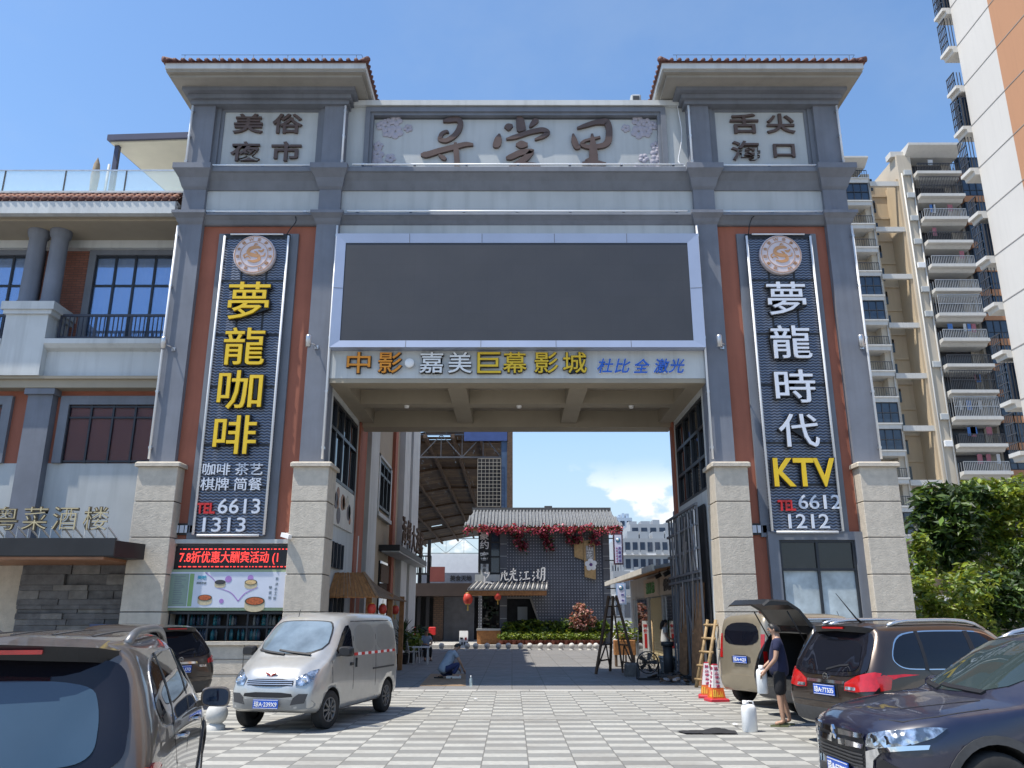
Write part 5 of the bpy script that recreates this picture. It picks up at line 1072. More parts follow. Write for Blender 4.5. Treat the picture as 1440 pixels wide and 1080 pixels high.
for i in range(NF):
    z = TOP - 3.6 - i*FH
    if z < -1: break
    # right bay: stepped slab, railing, dark opening, cage on some floors
    s = MB(); s.prism([(AY+1.4, z-.75), (AY-.6, z-.75), (AY-.9, z-.45), (AY-1.5, z-.35), (AY-1.5, z), (AY+1.4, z)], 'x', xb0+.1, xb1-.3)
    s.box(xb0+1.0, xb0+4.6, AY+1.34, AY+1.42, z+.02, z+2.3, 1); s.box(xb0+4.6, xb0+4.9, AY+1.2, AY+1.42, z, z+2.3, 2)
    so = s.build('balcony', [m_apt, m_dk2, m_apw], ap)
    b = MB(); cage = rnd.random() < .3
    bars(b, xb0+.3, xb1-.5, AY-1.35, z+.05, z + (2.25 if cage else 1.05), 26); 
    for k in range(5): y = AY-1.3 + k*.5; b.box(xb0+.28, xb0+.33, y-.02, y+.02, z+.05, z + (2.25 if cage else 1.05)); b.box(xb1-.53, xb1-.48, y-.02, y+.02, z+.05, z+(2.25 if cage else 1.05))
    b.build('railing', m_rail if rnd.random() < .6 else M('pale_balcony_bars', (.4, .41, .42), .5, .3) if 'pale_balcony_bars' not in bpy.data.materials else bpy.data.materials['pale_balcony_bars'], so)
    if rnd.random() < .55:
        for k in range(rnd.randint(1, 4)): x = xb0 + 1 + rnd.random()*(xb1-xb0-2); c = MB(); c.box(x, x+rnd.uniform(.3, .6), AY-.6, AY-.55, z+rnd.uniform(.9, 1.3), z+2.0, rnd.choice((0, 1, 2))); c.build('laundry', [M('laundry_%s' % n, q, .9) if 'laundry_%s' % n not in bpy.data.materials else bpy.data.materials['laundry_%s' % n] for n, q in (('white', (.6, .6, .6)), ('blue', (.08, .2, .5)), ('rose', (.4, .15, .18)))], so)
    # blue bay windows right of the balconies with an orange strip below
    g = MB(); g.box(xb1+.25, xg1, AY-.2, AY+.6, z+.35, z+2.55, 0); g.box(xb1+.2, xg1+.1, AY-.3, AY+.6, z-.45, z+.33, 1)
    for k in range(6): x = xb1+.3 + k*(xg1-xb1-.35)/5; g.box(x-.05, x+.05, AY-.26, AY-.2, z+.35, z+2.55, 2)
    for q in (.4, 1.1, 2.5): g.box(xb1+.25, xg1, AY-.25, AY-.2, z+q-.04, z+q+.04, 2)
    g.build('bay_window', [m_glassb, m_or2, m_frame], ap)
    # left bay
    s = MB(); s.box(xa0, xa1-.6, AY-.9, AY+1.4, z-1.25, z-.75, 0); s.box(xa0, xa1-.5, AY-1.0, AY+1.4, z-.75, z-.6, 0); kind = rnd.choice('orcbrg')
    s.box(xa0+.5, xa1-3.0, AY+1.34, AY+1.42, z-.6, z+1.5, 1)
    so = s.build('balcony', [m_apt, m_dk2], ap); b = MB()
    if kind in 'bg':
        b.box(xa0, xa1-.7, AY-.7, AY-.66, z-.55, z+1.7, 1)
        bars(b, xa0, xa1-.7, AY-.78, z-.55, z+1.7, 8)
    elif kind == 'c': bars(b, xa0, xa1-.7, AY-.85, z-.55, z+1.65, 26)
    else: bars(b, xa0, xa1-.7, AY-.85, z-.55, z+.4, 26)
    b.build('railing', [m_rail, m_glassb], so)
    if rnd.random() < .6:
        q = MB(); q.bev(xp1-1.15, xp1-.25, AY-.95, AY-.6, z-.2, z+.45, .04); q.build('air_conditioner', m_whitep if rnd.random() < .6 else m_panel, ap)
    # recess: dark windows and floor bands
    g = MB(); g.box(xr0+.3, xr0+1.5, AY+2.5, AY+2.6, z-.4, z+1.2, 0); g.box(xr0+.05, xr1-.3, AY+2.45, AY+2.58, z-1.3, z-1.0, 1)
    g.build('window', [m_glass, m_apb], ap)
    if i % 2 == 0: MB().box(xr0-.2, xr1+.2, AY-.3, AY+.1, z-1.35, z-.75).build('cross_beam', m_apt, ap)
g = MB(); g.prism([(AY+2, TOP-1.2), (AY-.4, TOP-1.2), (AY-1.8, TOP-.3), (AY-1.8, TOP), (AY+2, TOP)], 'x', xb0-.6, xb1+.1); g.prism([(AY+2, TOP-2.6), (AY-.4, TOP-2.6), (AY-1.6, TOP-1.9), (AY-1.6, TOP-1.7), (AY+2, TOP-1.7)], 'x', xa0, xa1-.6)
g.box(xr1-.5, xp1+.5, AY-.3, AY+1, TOP-1.0, TOP-.3); g.build('roof_slab', m_apt, ap)
for x in (xr1+.3, xp1-.2, xa1-.3):
    MB().tube([(x, AY-.7 if x > xr1 else AY-.1, 0), (x, AY-.7 if x > xr1 else AY-.1, TOP-3.5)], .09, 6).build('drainpipe', m_apt, ap)
# near slab block: blank side wall facing left with floor joints and an orange field
sb = thing('slab_block', 'tall blank-sided cream and orange apartment block at the right edge of the photo', 'apartment block', (33, 36, 0))
BX = 29.2; m_sw = M('cream_side_wall', (.60, .575, .535), .8, 0, .05, .15, .15, 30, .08); m_so = M('orange_side_wall', (.46, .235, .125), .8, 0, .06, .15, .15, 30, .1)
g = MB(); g.box(BX, BX+14, 41.4, 45, 0, 84, 0); g.box(BX, BX+14, 12, 41.4, 0, 84, 1); g.build('side_wall', [m_sw, m_so], sb)
MB().box(BX-.012, BX+.01, 24, 36.5, 0, 84).build('cream_field', m_sw, sb)
for i in range(28):
    z = 1.6 + i*3.0
    MB().box(BX-.02, BX+.005, 12, 45.01, z-.025, z+.025).build('floor_joint', M('wall_joint', (.27, .25, .23), .9) if 'wall_joint' not in bpy.data.materials else bpy.data.materials['wall_joint'], sb)
    s = MB(); s.prism([(BX-.55, z-.2), (BX-.55, z+.02), (BX+2, z+.02), (BX+2, z-.45), (BX-.28, z-.45), (BX-.34, z-.2)], 'y', 45.0, 46.1)
    so = s.build('balcony', m_apt, sb); b = MB()
    if i % 3 == 1: b.box(BX-.3, BX+.5, 45.25, 45.95, z+.05, z+2.3, 1)
    n = 6
    for k in range(n): y = 45.15 + k*.85/(n-1); b.box(BX-.49, BX-.45, y-.02, y+.02, z+.02, z+2.3 if i % 3 != 2 else z+1.1)
    for q in (.05, .55, 1.08, 1.7, 2.28)[:3 if i % 3 == 2 else 5]: b.box(BX-.50, BX-.44, 45.12, 46.03, z+q-.03, z+q+.03)
    for q in range(6): x = BX-.47 + q*.2; b.box(x-.02, x+.02, 45.13, 45.17, z+.02, z+(1.1 if i % 3 == 2 else 2.3))
    b.build('railing', [m_rail, m_glassb], so)
MB().box(BX+1.5, BX+14, 45.002, 46, 0, 84).build('rear_wall', m_apw, sb)
# ================================================================== trees on the right
def tree(label, cat, base, lean, h, blobs, nleaf, size, ms, seed, trunk_r=.14, long=1.8):
    x, y, z = base; t = thing('broadleaf_tree', label, cat, base); rnd = random.Random(seed)
    top = Vector((x + lean[0], y + lean[1], h*.55)); g = MB(); b0 = Vector((x, y, z))
    g.tube([b0, b0.lerp(top, .35) + Vector((.08, 0, 0)), b0.lerp(top, .7) - Vector((.06, 0, 0)), top], [trunk_r*1.25, trunk_r, trunk_r*.85, trunk_r*.7], 9)
    for c, r, _ in blobs:
        c = Vector(c); s = b0.lerp(top, rnd.uniform(.55, .98)); mid = s.lerp(c, .5) + Vector((rnd.uniform(-.2, .2), 0, .15)); g.tube([s, mid, c], [trunk_r*.45, trunk_r*.3, trunk_r*.12], 6)
        for k in range(3): q = c + Vector((rnd.uniform(-1, 1)*r[0], rnd.uniform(-1, 1)*r[1], rnd.uniform(-.5, 1)*r[2]))*.8; g.tube([mid, mid.lerp(q, .55)+Vector((0, 0, .08)), q], [trunk_r*.2, trunk_r*.12, .012], 5)
    g.build('trunk', m_bark, t); f = MB()
    for k, (c, r, wt) in enumerate(blobs):
        n = int(nleaf*wt)
        # leaves gathered in sprays so that gaps show between them
        for j in range(max(4, n // 16)):
            while True:
                p = Vector((rnd.uniform(-1, 1), rnd.uniform(-1, 1), rnd.uniform(-1, 1)))
                if .3 < p.length < 1: break
            q = Vector(c) + Vector((p.x*r[0], p.y*r[1], p.z*r[2])); leaves(f, q, (size*1.8, size*1.8, size*1.1), 16, size, seed*1000+k*97+j, ms, 0, .4, long)
    f.build('crown', m_leaf, t); return t
def bl(px, py, Y, rx, rz, w): c = at(px, py, Y); return (tuple(c), (rx, rx*.8, rz), w)
tree('dark green tree with feathery drooping leaves right of the gate', 'tree', (17.9, 32, 0), (-1.0, 0), 7, [bl(1322, 712, 32, 1.0, .9, 1.2), bl(1312, 745, 32.5, .9, .8, 1), bl(1345, 735, 31.5, .9, .9, 1.1), bl(1330, 775, 32, .9, .7, .8), bl(1368, 700, 32.5, .7, .6, .6), bl(1355, 770, 32, .7, .5, .45)], 900, .20, (1, 1, 1, 0), 5, .17, 2.6)
tree('sunlit yellow-green tree filling the right edge of the photo', 'tree', (20.2, 33, 0), (.1, 0), 7, [bl(1400, 700, 33, 1.1, 1.0, 1.3), bl(1430, 740, 33, 1.2, 1.0, 1.3), bl(1385, 745, 33.5, .9, .8, 1), bl(1440, 800, 32.5, 1.2, 1.2, 1.2), bl(1410, 790, 33, 1.1, .9, 1.1), bl(1465, 700, 34, 1.4, 1.2, 1), bl(1375, 690, 34, .6, .5, .4)], 1000, .17, (0, 2, 2, 0), 6, .15, 1.7)
tree('thin-stemmed young tree with a small loose crown beside the right pedestal', 'tree', (15.0, 30.5, 0), (.1, 0), 5, [bl(1297, 770, 30.5, .45, .55, .5), bl(1292, 800, 30.5, .4, .4, .4)], 800, .14, (2, 0), 8, .05)
tree('dense shaded tree standing low behind the navy car at the right edge', 'tree', (20.5, 30, 0), (.2, 0), 5, [bl(1400, 840, 30, 1.2, .9, 1.3), bl(1435, 850, 30, 1.2, 1.0, 1.3), bl(1380, 870, 30, .8, .6, .8), bl(1460, 800, 30.5, 1.3, 1., 1.1)], 1250, .16, (1, 0, 1), 9, .12)
for k, (lab, px, py, Y, r, n) in enumerate((('bright green bush right beside the outer pedestal of the right tower', 1300, 860, 28.5, (.8, .6, 1.0), 900), ('bright green bush under the feathery dark tree', 1340, 855, 29, (1.1, .8, 1.2), 1300), ('bushy yellow-green shrub between the dark tree trunk and the shaded tree', 1372, 830, 31, (.8, .6, .9), 800))):
    c = at(px, py, Y); t = thing('bush', lab, 'bush', (c.x, Y, 0)); g = MB()
    for j in range(n // 12):
        rnd = random.Random(k*500 + j); p = Vector((rnd.uniform(-1, 1)*r[0], rnd.uniform(-1, 1)*r[1], rnd.uniform(-1, 1)*r[2])); leaves(g, c + p, (.26, .26, .2), 12, .15, k*777+j, (2, 2, 0), 0, .4, 1.9)
    g.build('foliage', m_leaf, t); MB().tube([(c.x, Y, 0), (c.x+.05, Y, c.z)], .05, 6).build('stem', m_bark, t)
rb_ = tag(place(MB().bev(11.5, 30, 30.2, 30.6, 0, .5, .03).build('low_wall', m_stone)), 'low stone wall at the foot of the trees right of the gate', 'wall')
# ================================================================== vehicles
def chaikin(P, n=2):
    for _ in range(n):
        Q = []
        for i in range(len(P)):
            a, b = P[i], P[(i+1) % len(P)]; Q += [(a[0]*.78+b[0]*.22, a[1]*.78+b[1]*.22), (a[0]*.22+b[0]*.78, a[1]*.22+b[1]*.78)]
        P = Q
    return P
def loft(rings, nu=5, nv=4):
    nr, nk = len(rings), len(rings[0]); U = (nr-1)*nu + 1; V = (nk-1)*nv + 1
    cols = [[pchip([r[k] for r in rings], i/nu) for i in range(U)] for k in range(nk)]
    grid = [[pchip([cols[k][i] for k in range(nk)], j/nv) for j in range(V)] for i in range(U)]
    vs = []; fs = []
    for i in range(U):
        vs += [tuple(p) for p in grid[i]] + [(-p[0], p[1], p[2]) for p in grid[i]]
    for i in range(U-1):
        for j in range(V-1):
            a, b = i*2*V + j, (i+1)*2*V + j; fs.append((a, a+1, b+1, b)); fs.append((a+V, b+V, b+V+1, a+V+1))
    e = [(U-1)*2*V, 0]
    for o, s in ((0, 1), ((U-1)*2*V, -1)):          # close the flat ends
        f = [o + j for j in range(V)] + [o + V + j for j in range(V-2, 0, -1)]; fs.append(tuple(f if s > 0 else f[::-1]))
    bm = bmesh.new(); bv = [bm.verts.new(v) for v in vs]
    for f in fs:
        try: bm.faces.new([bv[i] for i in f])
        except ValueError: pass
    bmesh.ops.remove_doubles(bm, verts=bm.verts, dist=.0015); bmesh.ops.dissolve_degenerate(bm, edges=bm.edges, dist=.0005)
    bmesh.ops.recalc_face_normals(bm, faces=bm.faces)
    for f in bm.faces: f.smooth = True
    return bm
VIEW = {'front': lambda p: (Vector((p[0], 6, p[1])), Vector((0, -1, 0))), 'rear': lambda p: (Vector((p[0], -6, p[1])), Vector((0, 1, 0))),
        'right': lambda p: (Vector((6, p[0], p[1])), Vector((-1, 0, 0))), 'left': lambda p: (Vector((-6, p[0], p[1])), Vector((1, 0, 0))), 'top': lambda p: (Vector((p[0], p[1], 6)), Vector((0, 0, -1)))}
def decal(bvh, poly, view, off=.006, res=.12, mb=None, m=0, th=.02):
    """a panel lying on the car skin: the outline is drawn in a side, front, rear or top view and dropped onto the body"""
    mb = mb or MB(); bm = bmesh.new(); vs = [bm.verts.new((p[0], p[1], 0)) for p in poly]
    try: bm.faces.new(vs)
    except ValueError: bm.free(); return mb
    for ax in (0, 1):
        lo = min(p[ax] for p in poly); hi = max(p[ax] for p in poly); n = int((hi-lo)/res)
        for k in range(1, n + 1):
            c = [0, 0, 0]; c[ax] = lo + (hi-lo)*k/(n+1); nn = [0, 0, 0]; nn[ax] = 1
            bmesh.ops.bisect_plane(bm, geom=bm.verts[:]+bm.edges[:]+bm.faces[:], plane_co=c, plane_no=nn)
    bm.verts.ensure_lookup_table(); bm.verts.index_update(); out = []; nrm = []
    for v in bm.verts:
        o, d = VIEW[view]((v.co.x, v.co.y)); h = bvh.ray_cast(o, d)
        if h[0] is None: h = bvh.find_nearest(o + d*4.2); 
        n = h[1]; n = n if n.dot(d) < 0 else -n; out.append(h[0] + n*off); nrm.append(n)
    nv = len(out); edge = [e for e in bm.edges if len(e.link_faces) == 1]
    fs = [tuple(v.index for v in f.verts) for f in bm.faces]
    mb.add(out, fs, m, True)
    for e in edge:
        a, b = e.verts[0].index, e.verts[1].index; mb.add([out[a], out[b], out[b]-nrm[b]*th, out[a]-nrm[a]*th], [(0, 1, 2, 3)], m)
    bm.free(); return mb
def band(P, w):      # closed outline band as quads in 2D: polyline P with half width w
    L = []; Rr = []
    for i, p in enumerate(P):
        a, b = P[max(i-1, 0)], P[min(i+1, len(P)-1)]; dx, dy = b[0]-a[0], b[1]-a[1]; l = math.hypot(dx, dy) or 1
        L.append((p[0]-dy/l*w, p[1]+dx/l*w)); Rr.append((p[0]+dy/l*w, p[1]-dx/l*w))
    return L + Rr[::-1]
def mir(P): return [(-x, z) for x, z in P][::-1]
def paint(name, col, metal=.5, rough=.32, dust=.3):
    m = M(name, col, rough, metal, .05, 8, 0, 40, 0, 1.0, .5, True); t = m.node_tree; b = t.nodes['Principled BSDF']      # road dust settled on the upward faces and low on the doors
    g = nd(t, 'NewGeometry'); s = nd(t, 'SeparateXYZ'); t.links.new(g.outputs['Normal'], s.inputs[0]); o = nd(t, 'TexCoord').outputs['Object']; s2 = nd(t, 'SeparateXYZ'); t.links.new(o, s2.inputs[0])
    f = mth(t, 'MAXIMUM', rng(t, s.outputs[2], .2, 1, 0, 1), rng(t, s2.outputs[2], .75, .3, 0, .8)); f = mth(t, 'MULTIPLY', f, rng(t, noise(t, 5, 7, o, .65), .3, .75, .1, dust))
    src = b.inputs['Base Color'].links[0].from_socket; t.links.new(mixc(t, f, src, (.30, .27, .23)), b.inputs['Base Color'])
    t.links.new(mth(t, 'SUBTRACT', 1., mth(t, 'MULTIPLY', f, 1.3)), b.inputs['Coat Weight']); t.links.new(mth(t, 'SUBTRACT', metal, mth(t, 'MULTIPLY', f, metal)), b.inputs['Metallic']); return m
m_tint = M('tinted_car_glass', (.006, .007, .012), .02, 0, .1, 1, ior=1.5); m_wsh = M('windscreen_glass', (.03, .045, .045), .02, 0, .1, 1, ior=1.7)
m_lens, t_, b_ = nt('clear_lamp_lens'); b_.inputs['Metallic'].default_value = .85; b_.inputs['Roughness'].default_value = .16; b_.inputs['Coat Weight'].default_value = 1
_tcl = nd(t_, 'TexCoord').outputs['Object']; _vor = nd(t_, 'TexVoronoi'); _vor.inputs['Scale'].default_value = 17; t_.links.new(_tcl, _vor.inputs['Vector'])
t_.links.new(mixc(t_, rng(t_, noise(t_, 11, 3, _tcl), .4, .62), (.16, .18, .20), (.72, .75, .78)), b_.inputs['Base Color'])
_bl = nd(t_, 'Bump'); _bl.inputs['Strength'].default_value = .5; _bl.inputs['Distance'].default_value = .02; t_.links.new(_vor.outputs['Distance'], _bl.inputs['Height']); t_.links.new(_bl.outputs[0], b_.inputs['Normal'])
m_redlens = M('red_lamp_lens', (.42, .008, .008), .12, 0, .2, 14, coat=1); m_clad = M('grey_cladding', (.05, .05, .052), .6, 0, .15, 20); m_silver = M('silver_trim', (.55, .56, .58), .25, .8, .05)
m_interior = M('dark_interior', (.012, .012, .013), .9)
def wheel_to(root, x, y, r, w, sgn, steer=0., spokes=10, rm=None):
    t = MB(); t.lathe([(r*.60, -w*.42), (r*.93, -w*.5), (r, -w*.36), (r, w*.36), (r*.93, w*.5), (r*.60, w*.42)], (0, 0, 0), 32, 0, 'x')
    t.lathe([(0, -w*.2), (r*.62, -w*.2)], (0, 0, 0), 24, 0, 'x')
    o = t.build('wheel', m_rubber, root, False); o.location = (x, y, r); o.rotation_euler.z = steer
    q = MB(); s = sgn; q.lathe([(r*.66, s*w*.30), (r*.64, s*w*.46), (r*.58, s*w*.44), (r*.56, s*w*.25)], (0, 0, 0), 32, 0, 'x'); q.lathe([(0, s*w*.42), (r*.15, s*w*.42), (r*.18, s*w*.3)], (0, 0, 0), 14, 0, 'x')
    for k in range(spokes):
        a = 2*math.pi*k/spokes; p = Vector((s*w*.40, math.cos(a)*r*.14, math.sin(a)*r*.14)); e = Vector((s*w*.36, math.cos(a)*r*.60, math.sin(a)*r*.60)); q.bar(p, e, r*.11, .03)
    ri = q.build('rim', rm or m_silver, o, False)
def finish_hull(bm, root, mats, wells, extra=None, name='body'):
    me = bpy.data.meshes.new(name); bm.to_mesh(me); bm.free(); bvh = BVHTree.FromPolygons([v.co.copy() for v in me.vertices], [tuple(p.vertices) for p in me.polygons])
    for m in mats: me.materials.append(m)
    o = bpy.data.objects.new(name, me); C.objects.link(o)
    cut = MB()
    for (y, z, r, x0, x1) in wells:
        for s in (1, -1): cut.lathe([(0, s*x0), (r, s*x0), (r, s*x1), (0, s*x1)], (0, y, z), 28, 1, 'x', False)
    if extra: extra(cut)
    co = cut.build('cutter', mats, None); md = o.modifiers.new('b', 'BOOLEAN'); md.operation = 'DIFFERENCE'; md.object = co; md.solver = 'EXACT'
    bpy.context.view_layer.update(); new = bpy.data.meshes.new_from_object(o.evaluated_get(bpy.context.evaluated_depsgraph_get()))
    o.modifiers.clear(); bpy.data.objects.remove(co); old = o.data; o.data = new; new.name = name; bpy.data.meshes.remove(old); o.parent = root; return o, bvh
def plate(root, s, cx, y, cz, front, tilt=0.):
    g = MB(); sg = 1 if front else -1; g.box(cx-.22, cx+.22, min(y, y+sg*.012), max(y, y+sg*.012), cz-.07, cz+.07, 0)
    g.box(cx-.215, cx+.215, min(y+sg*.012, y+sg*.014), max(y+sg*.012, y+sg*.014), cz+.058, cz+.064, 1); g.box(cx-.215, cx+.215, min(y+sg*.012, y+sg*.014), max(y+sg*.012, y+sg*.014), cz-.064, cz-.058, 1)
    o = g.build('licence_plate', [m_plate, m_whitep], root, False); q = MB(); glyphs(q, s, cx, cz, y+sg*.012, .085, .40, .006, 0, .01, rz=R(180) if front else 0)
    q.build('plate_lettering', m_whitep, o, False); return o
def mirror_to(root, s, x, y, z, m, face=m_plast):
    g = MB(); PR = chaikin([(-.125, -.07), (.10, -.085), (.125, -.03), (.115, .085), (-.11, .09), (-.135, .03)], 2); n_ = len(PR)
    for yy, k0, k1, y2 in ((-.07, .93, 1., -.055), (-.055, 1., .98, .02), (.02, .98, .72, .07)): g.add([(s*p[0]*k0, yy, p[1]*k0) for p in PR] + [(s*p[0]*k1, y2, p[1]*k1) for p in PR], [(i, (i+1) % n_, n_+(i+1) % n_, n_+i) for i in range(n_)], 0, True)
    g.add([(s*p[0]*.93, -.07, p[1]*.93) for p in PR], [tuple(range(n_))]); g.add([(s*p[0]*.72, .07, p[1]*.72) for p in PR], [tuple(range(n_))])
    g.xf(Matrix.Translation((s*(x+.12), y, z)));  i0 = len(g.v)
    g.bar((s*(x-.05), y+.03, z-.06), (s*(x+.05), y+.02, z-.04), .06, .05)
    o = g.build('wing_mirror', m, root, False); q = MB(); q.prism([(s*(x+.12) + s*p[0]*.86, z + p[1]*.86) for p in PR], 'y', y-.076, y-.068); q.build('mirror_glass', M('mirror_face', (.03, .05, .09), .03, .6) if 'mirror_face' not in bpy.data.materials else bpy.data.materials['mirror_face'], o, False)
    return o
def suv_rings(W=.92, H=1.67, Lr=-2.32, Lf=2.32, belt=1.08):
    k = W/.92
    def ring(ys, xs, zs): return [(x*k, y, z) for x, y, z in zip(xs, ys, zs)]
    c = lambda y, n=8: [y]*n
    d = belt - 1.08; h = H - 1.67
    return [ring(c(Lr), (0, .30, .34, .36, .34, .30, .15, 0), (.60, .60, .66, .74, .84, .90, .91, .91)),
            ring([Lr+.04]*3 + [Lr+.02, Lr+.09, Lr+.36, Lr+.38, Lr+.39], (0, .56, .73, .79, .765, .62, .45, 0), (.37, .37, .45, .70, 1.02+d, 1.46+h, 1.51+h, 1.53+h)),
            ring([Lr+.16]*3 + [Lr+.20, Lr+.30, Lr+.50, Lr+.46, Lr+.42], (0, .64, .85, .895, .875, .665, .53, 0), (.29, .29, .42, .72, 1.06+d, 1.575+h, 1.635+h, 1.655+h)),
            ring(c(-1.45), (0, .72, .89, .925, .895, .675, .55, 0), (.25, .25, .38, .72, 1.08+d, 1.60+h, 1.67+h, 1.70+h)),
            ring(c(-.5), (0, .74, .90, .92, .90, .675, .55, 0), (.22, .22, .34, .72, 1.07+d, 1.61+h, 1.685+h, 1.715+h)),
            ring([.2]*4 + [.2, .12, .12, .12], (0, .74, .90, .92, .90, .655, .52, 0), (.22, .22, .34, .70, 1.06+d, 1.57+h, 1.65+h, 1.685+h)),
            ring([.45]*4 + [.45, .35, .38, .42], (0, .74, .90, .92, .90, .645, .50, 0), (.22, .22, .34, .70, 1.055+d, 1.50+h, 1.585+h, 1.62+h)),
            ring([1.0]*4 + [1.0, 1.06, 1.20, 1.28], (0, .73, .90, .92, .89, .76, .52, 0), (.22, .22, .34, .70, 1.03+d, 1.075+d, 1.10+d, 1.115+d)),
            ring([1.25]*4 + [1.25, 1.22, 1.32, 1.40], (0, .72, .89, .915, .875, .74, .50, 0), (.22, .22, .36, .70, .99+d, 1.055+d, 1.085+d, 1.10+d)),
            ring(c(1.75), (0, .68, .87, .905, .84, .70, .46, 0), (.24, .24, .38, .68, .93+d, .99+d, 1.02+d, 1.035+d)),
            ring([Lf-.20]*2 + [Lf-.28, Lf-.32, Lf-.30, Lf-.24, Lf-.17, Lf-.13], (0, .60, .80, .835, .78, .64, .40, 0), (.27, .27, .40, .62, .84+d*.6, .905+d*.6, .935+d*.6, .95+d*.6)),
            ring([Lf-.03]*2 + [Lf-.09, Lf-.12, Lf-.10, Lf-.07, Lf-.035, Lf-.015], (0, .50, .66, .70, .66, .54, .32, 0), (.34, .34, .42, .60, .755+d*.6, .80+d*.6, .825+d*.6, .835+d*.6)),
            ring(c(Lf), (0, .28, .34, .36, .34, .28, .15, 0), (.46, .46, .5, .58, .64, .68, .69, .69))]
def suv(label, col, loc, yaw, plate_s, opts=None, metal=.5):
    o_ = dict(front=True, rear=True, clad=m_clad, rail=m_silver, trim=m_chrome, open=False, H=1.67, tail='wide', belt=1.08, wheels=.35); o_.update(opts or {})
    root = thing('parked_car', label, 'car', loc, yaw); root.scale = (.9,)*3; Lr, Lf = -2.32, 2.32
    pm = paint('paint_%d' % int(abs(loc[0])*1000), col, metal, .32, o_.get('dust', .12))
    def cutb(c):
        if o_['open']: c.bev(-.63, .63, -2.6, -.9, .70, 1.5, .06, 1)
    wells = [(-1.36, .36, .405, .50, 1.2), (1.36, .36, .405, .50, 1.2)]
    body, B = finish_hull(loft(suv_rings(.92, o_['H'], Lr, Lf, o_['belt'])), root, [pm, m_interior], wells, cutb)
    h = o_['H'] - 1.67; bt = o_['belt'] - 1.08
    for s, vw in ((1, 'right'), (-1, 'left')):
        gl = [(-1.83, 1.26+bt), (-1.72, 1.15+bt), (-1.5, 1.115+bt), (.35, 1.10+bt), (.86, 1.09+bt), (.80, 1.14+bt), (.16, 1.52+h), (-.2, 1.56+h), (-1.2, 1.56+h), (-1.62, 1.50+h)]
        gs = chaikin(gl, 2)
        cxm = sum(p[0] for p in gs)/len(gs); czm = sum(p[1] for p in gs)/len(gs)
        if o_['trim']: decal(B, [(p[0] + (p[0]-cxm)*.018, p[1] + (p[1]-czm)*.065) for p in gs], vw, .004, .2).build('window_trim', o_['trim'], root, False)
        decal(B, gs, vw, .009, .14).build('side_window', m_tint, root, False)
        pz = MB()
        for y0, y1, w in ((-1.28, -1.22, .03), (-.33, -.28, .045)): decal(B, [(y0-w, 1.10+bt), (y0+w, 1.10+bt), (y1+w, 1.565+h), (y1-w, 1.565+h)], vw, .013, .2, pz)
        pz.build('window_pillar', m_black, root, False)
        sm = MB()
        for P in ([(-.32, .38), (-.33, 1.09+bt)], [(.80, .36), (.86, .7), (.88, 1.05+bt)], [(-1.02, .82), (-1.17, 1.0), (-1.26, 1.1+bt)], [(-.9, .36), (-.93, .6), (-1.0, .82)], [(-.9, .37), (.80, .35)]):
            decal(B, band(P, .006), vw, .002, .3, sm, 0, .005)
        sm.build('door_seam', m_dark, root, False)
        cl = MB()
        for yc in (-1.36, 1.36):
            A = [R(a) for a in range(-4, 185, 12)]; decal(B, [(yc + .475*math.cos(a), .36 + .475*math.sin(a)) for a in A] + [(yc + .405*math.cos(a), .36 + .405*math.sin(a)) for a in A[::-1]], vw, .012, .25, cl)
        decal(B, [(-.88, .27), (.88, .27), (.88, .44), (-.88, .44)], vw, .012, .25, cl); cl.build('wheel_arch_trim', o_['clad'], root, False)
        for y in (-.75, .35):
            q = MB(); p = B.ray_cast(Vector((s*6, y, .97+bt)), Vector((-s, 0, 0)))[0]; q.tube([(p.x - s*.01, y-.1, p.z), (p.x+s*.035, y-.06, p.z), (p.x+s*.035, y+.06, p.z), (p.x - s*.01, y+.1, p.z)], .016, 8); q.build('door_handle', o_['trim'] or pm, root, False)
        mirror_to(root, s, .92, .72, 1.10+bt, pm)
        if o_['rail']:
            pts = []
            for k in range(11):
                y = -1.62 + k*.185; hit = B.ray_cast(Vector((s*.60, y, 4)), Vector((0, 0, -1)))[0]; pts.append(hit + Vector((0, 0, .0 if k in (0, 10) else (.04 if k in (1, 9) else .055))))
            q = MB(); q.tube(pts, .028, 8); q.build('roof_rail', o_['rail'], root, False)
        for y in (-1.36, 1.36): wheel_to(root, s*.79, y, o_['wheels'], .235, s)
    # glass front and rear
    decal(B, chaikin([(-.68, 1.125+bt), (.68, 1.125+bt), (.56, 1.57+h), (.3, 1.60+h), (-.3, 1.60+h), (-.56, 1.57+h)], 2), 'front', .008, .12).build('windscreen', m_wsh, root, False)
    wp = MB()
    for x0, x1 in ((-.5, .1), (.05, .6)):
        P = [(x0 + (x1-x0)*k/4, 1.13+bt + .03*k/4) for k in range(5)]; decal(B, band(P, .012), 'front', .022, .3, wp)
    wp.build('wiper', m_black, root, False)
    gq = o_.get('glo', 0)
    if not o_['open']:
        decal(B, chaikin([(-.75, 1.06+bt+gq), (-.4, 1.0+bt+gq), (.4, 1.0+bt+gq), (.75, 1.06+bt+gq), (.74, 1.2+bt), (.655, 1.535+h), (.4, 1.565+h), (-.4, 1.565+h), (-.655, 1.535+h), (-.74, 1.2+bt)], 3), 'rear', .014, .05).build('tailgate_glass_surround', M('gloss_black', (.008, .008, .012), .06) if 'gloss_black' not in bpy.data.materials else bpy.data.materials['gloss_black'], root, False)
        decal(B, chaikin([(-.60, 1.09+bt+gq), (-.3, 1.05+bt+gq), (.3, 1.05+bt+gq), (.60, 1.09+bt+gq), (.58, 1.25+bt), (.49, 1.44+h), (-.49, 1.44+h), (-.58, 1.25+bt)], 3), 'rear', .021, .05).build('rear_window', o_.get('rglass', m_tint), root, False)
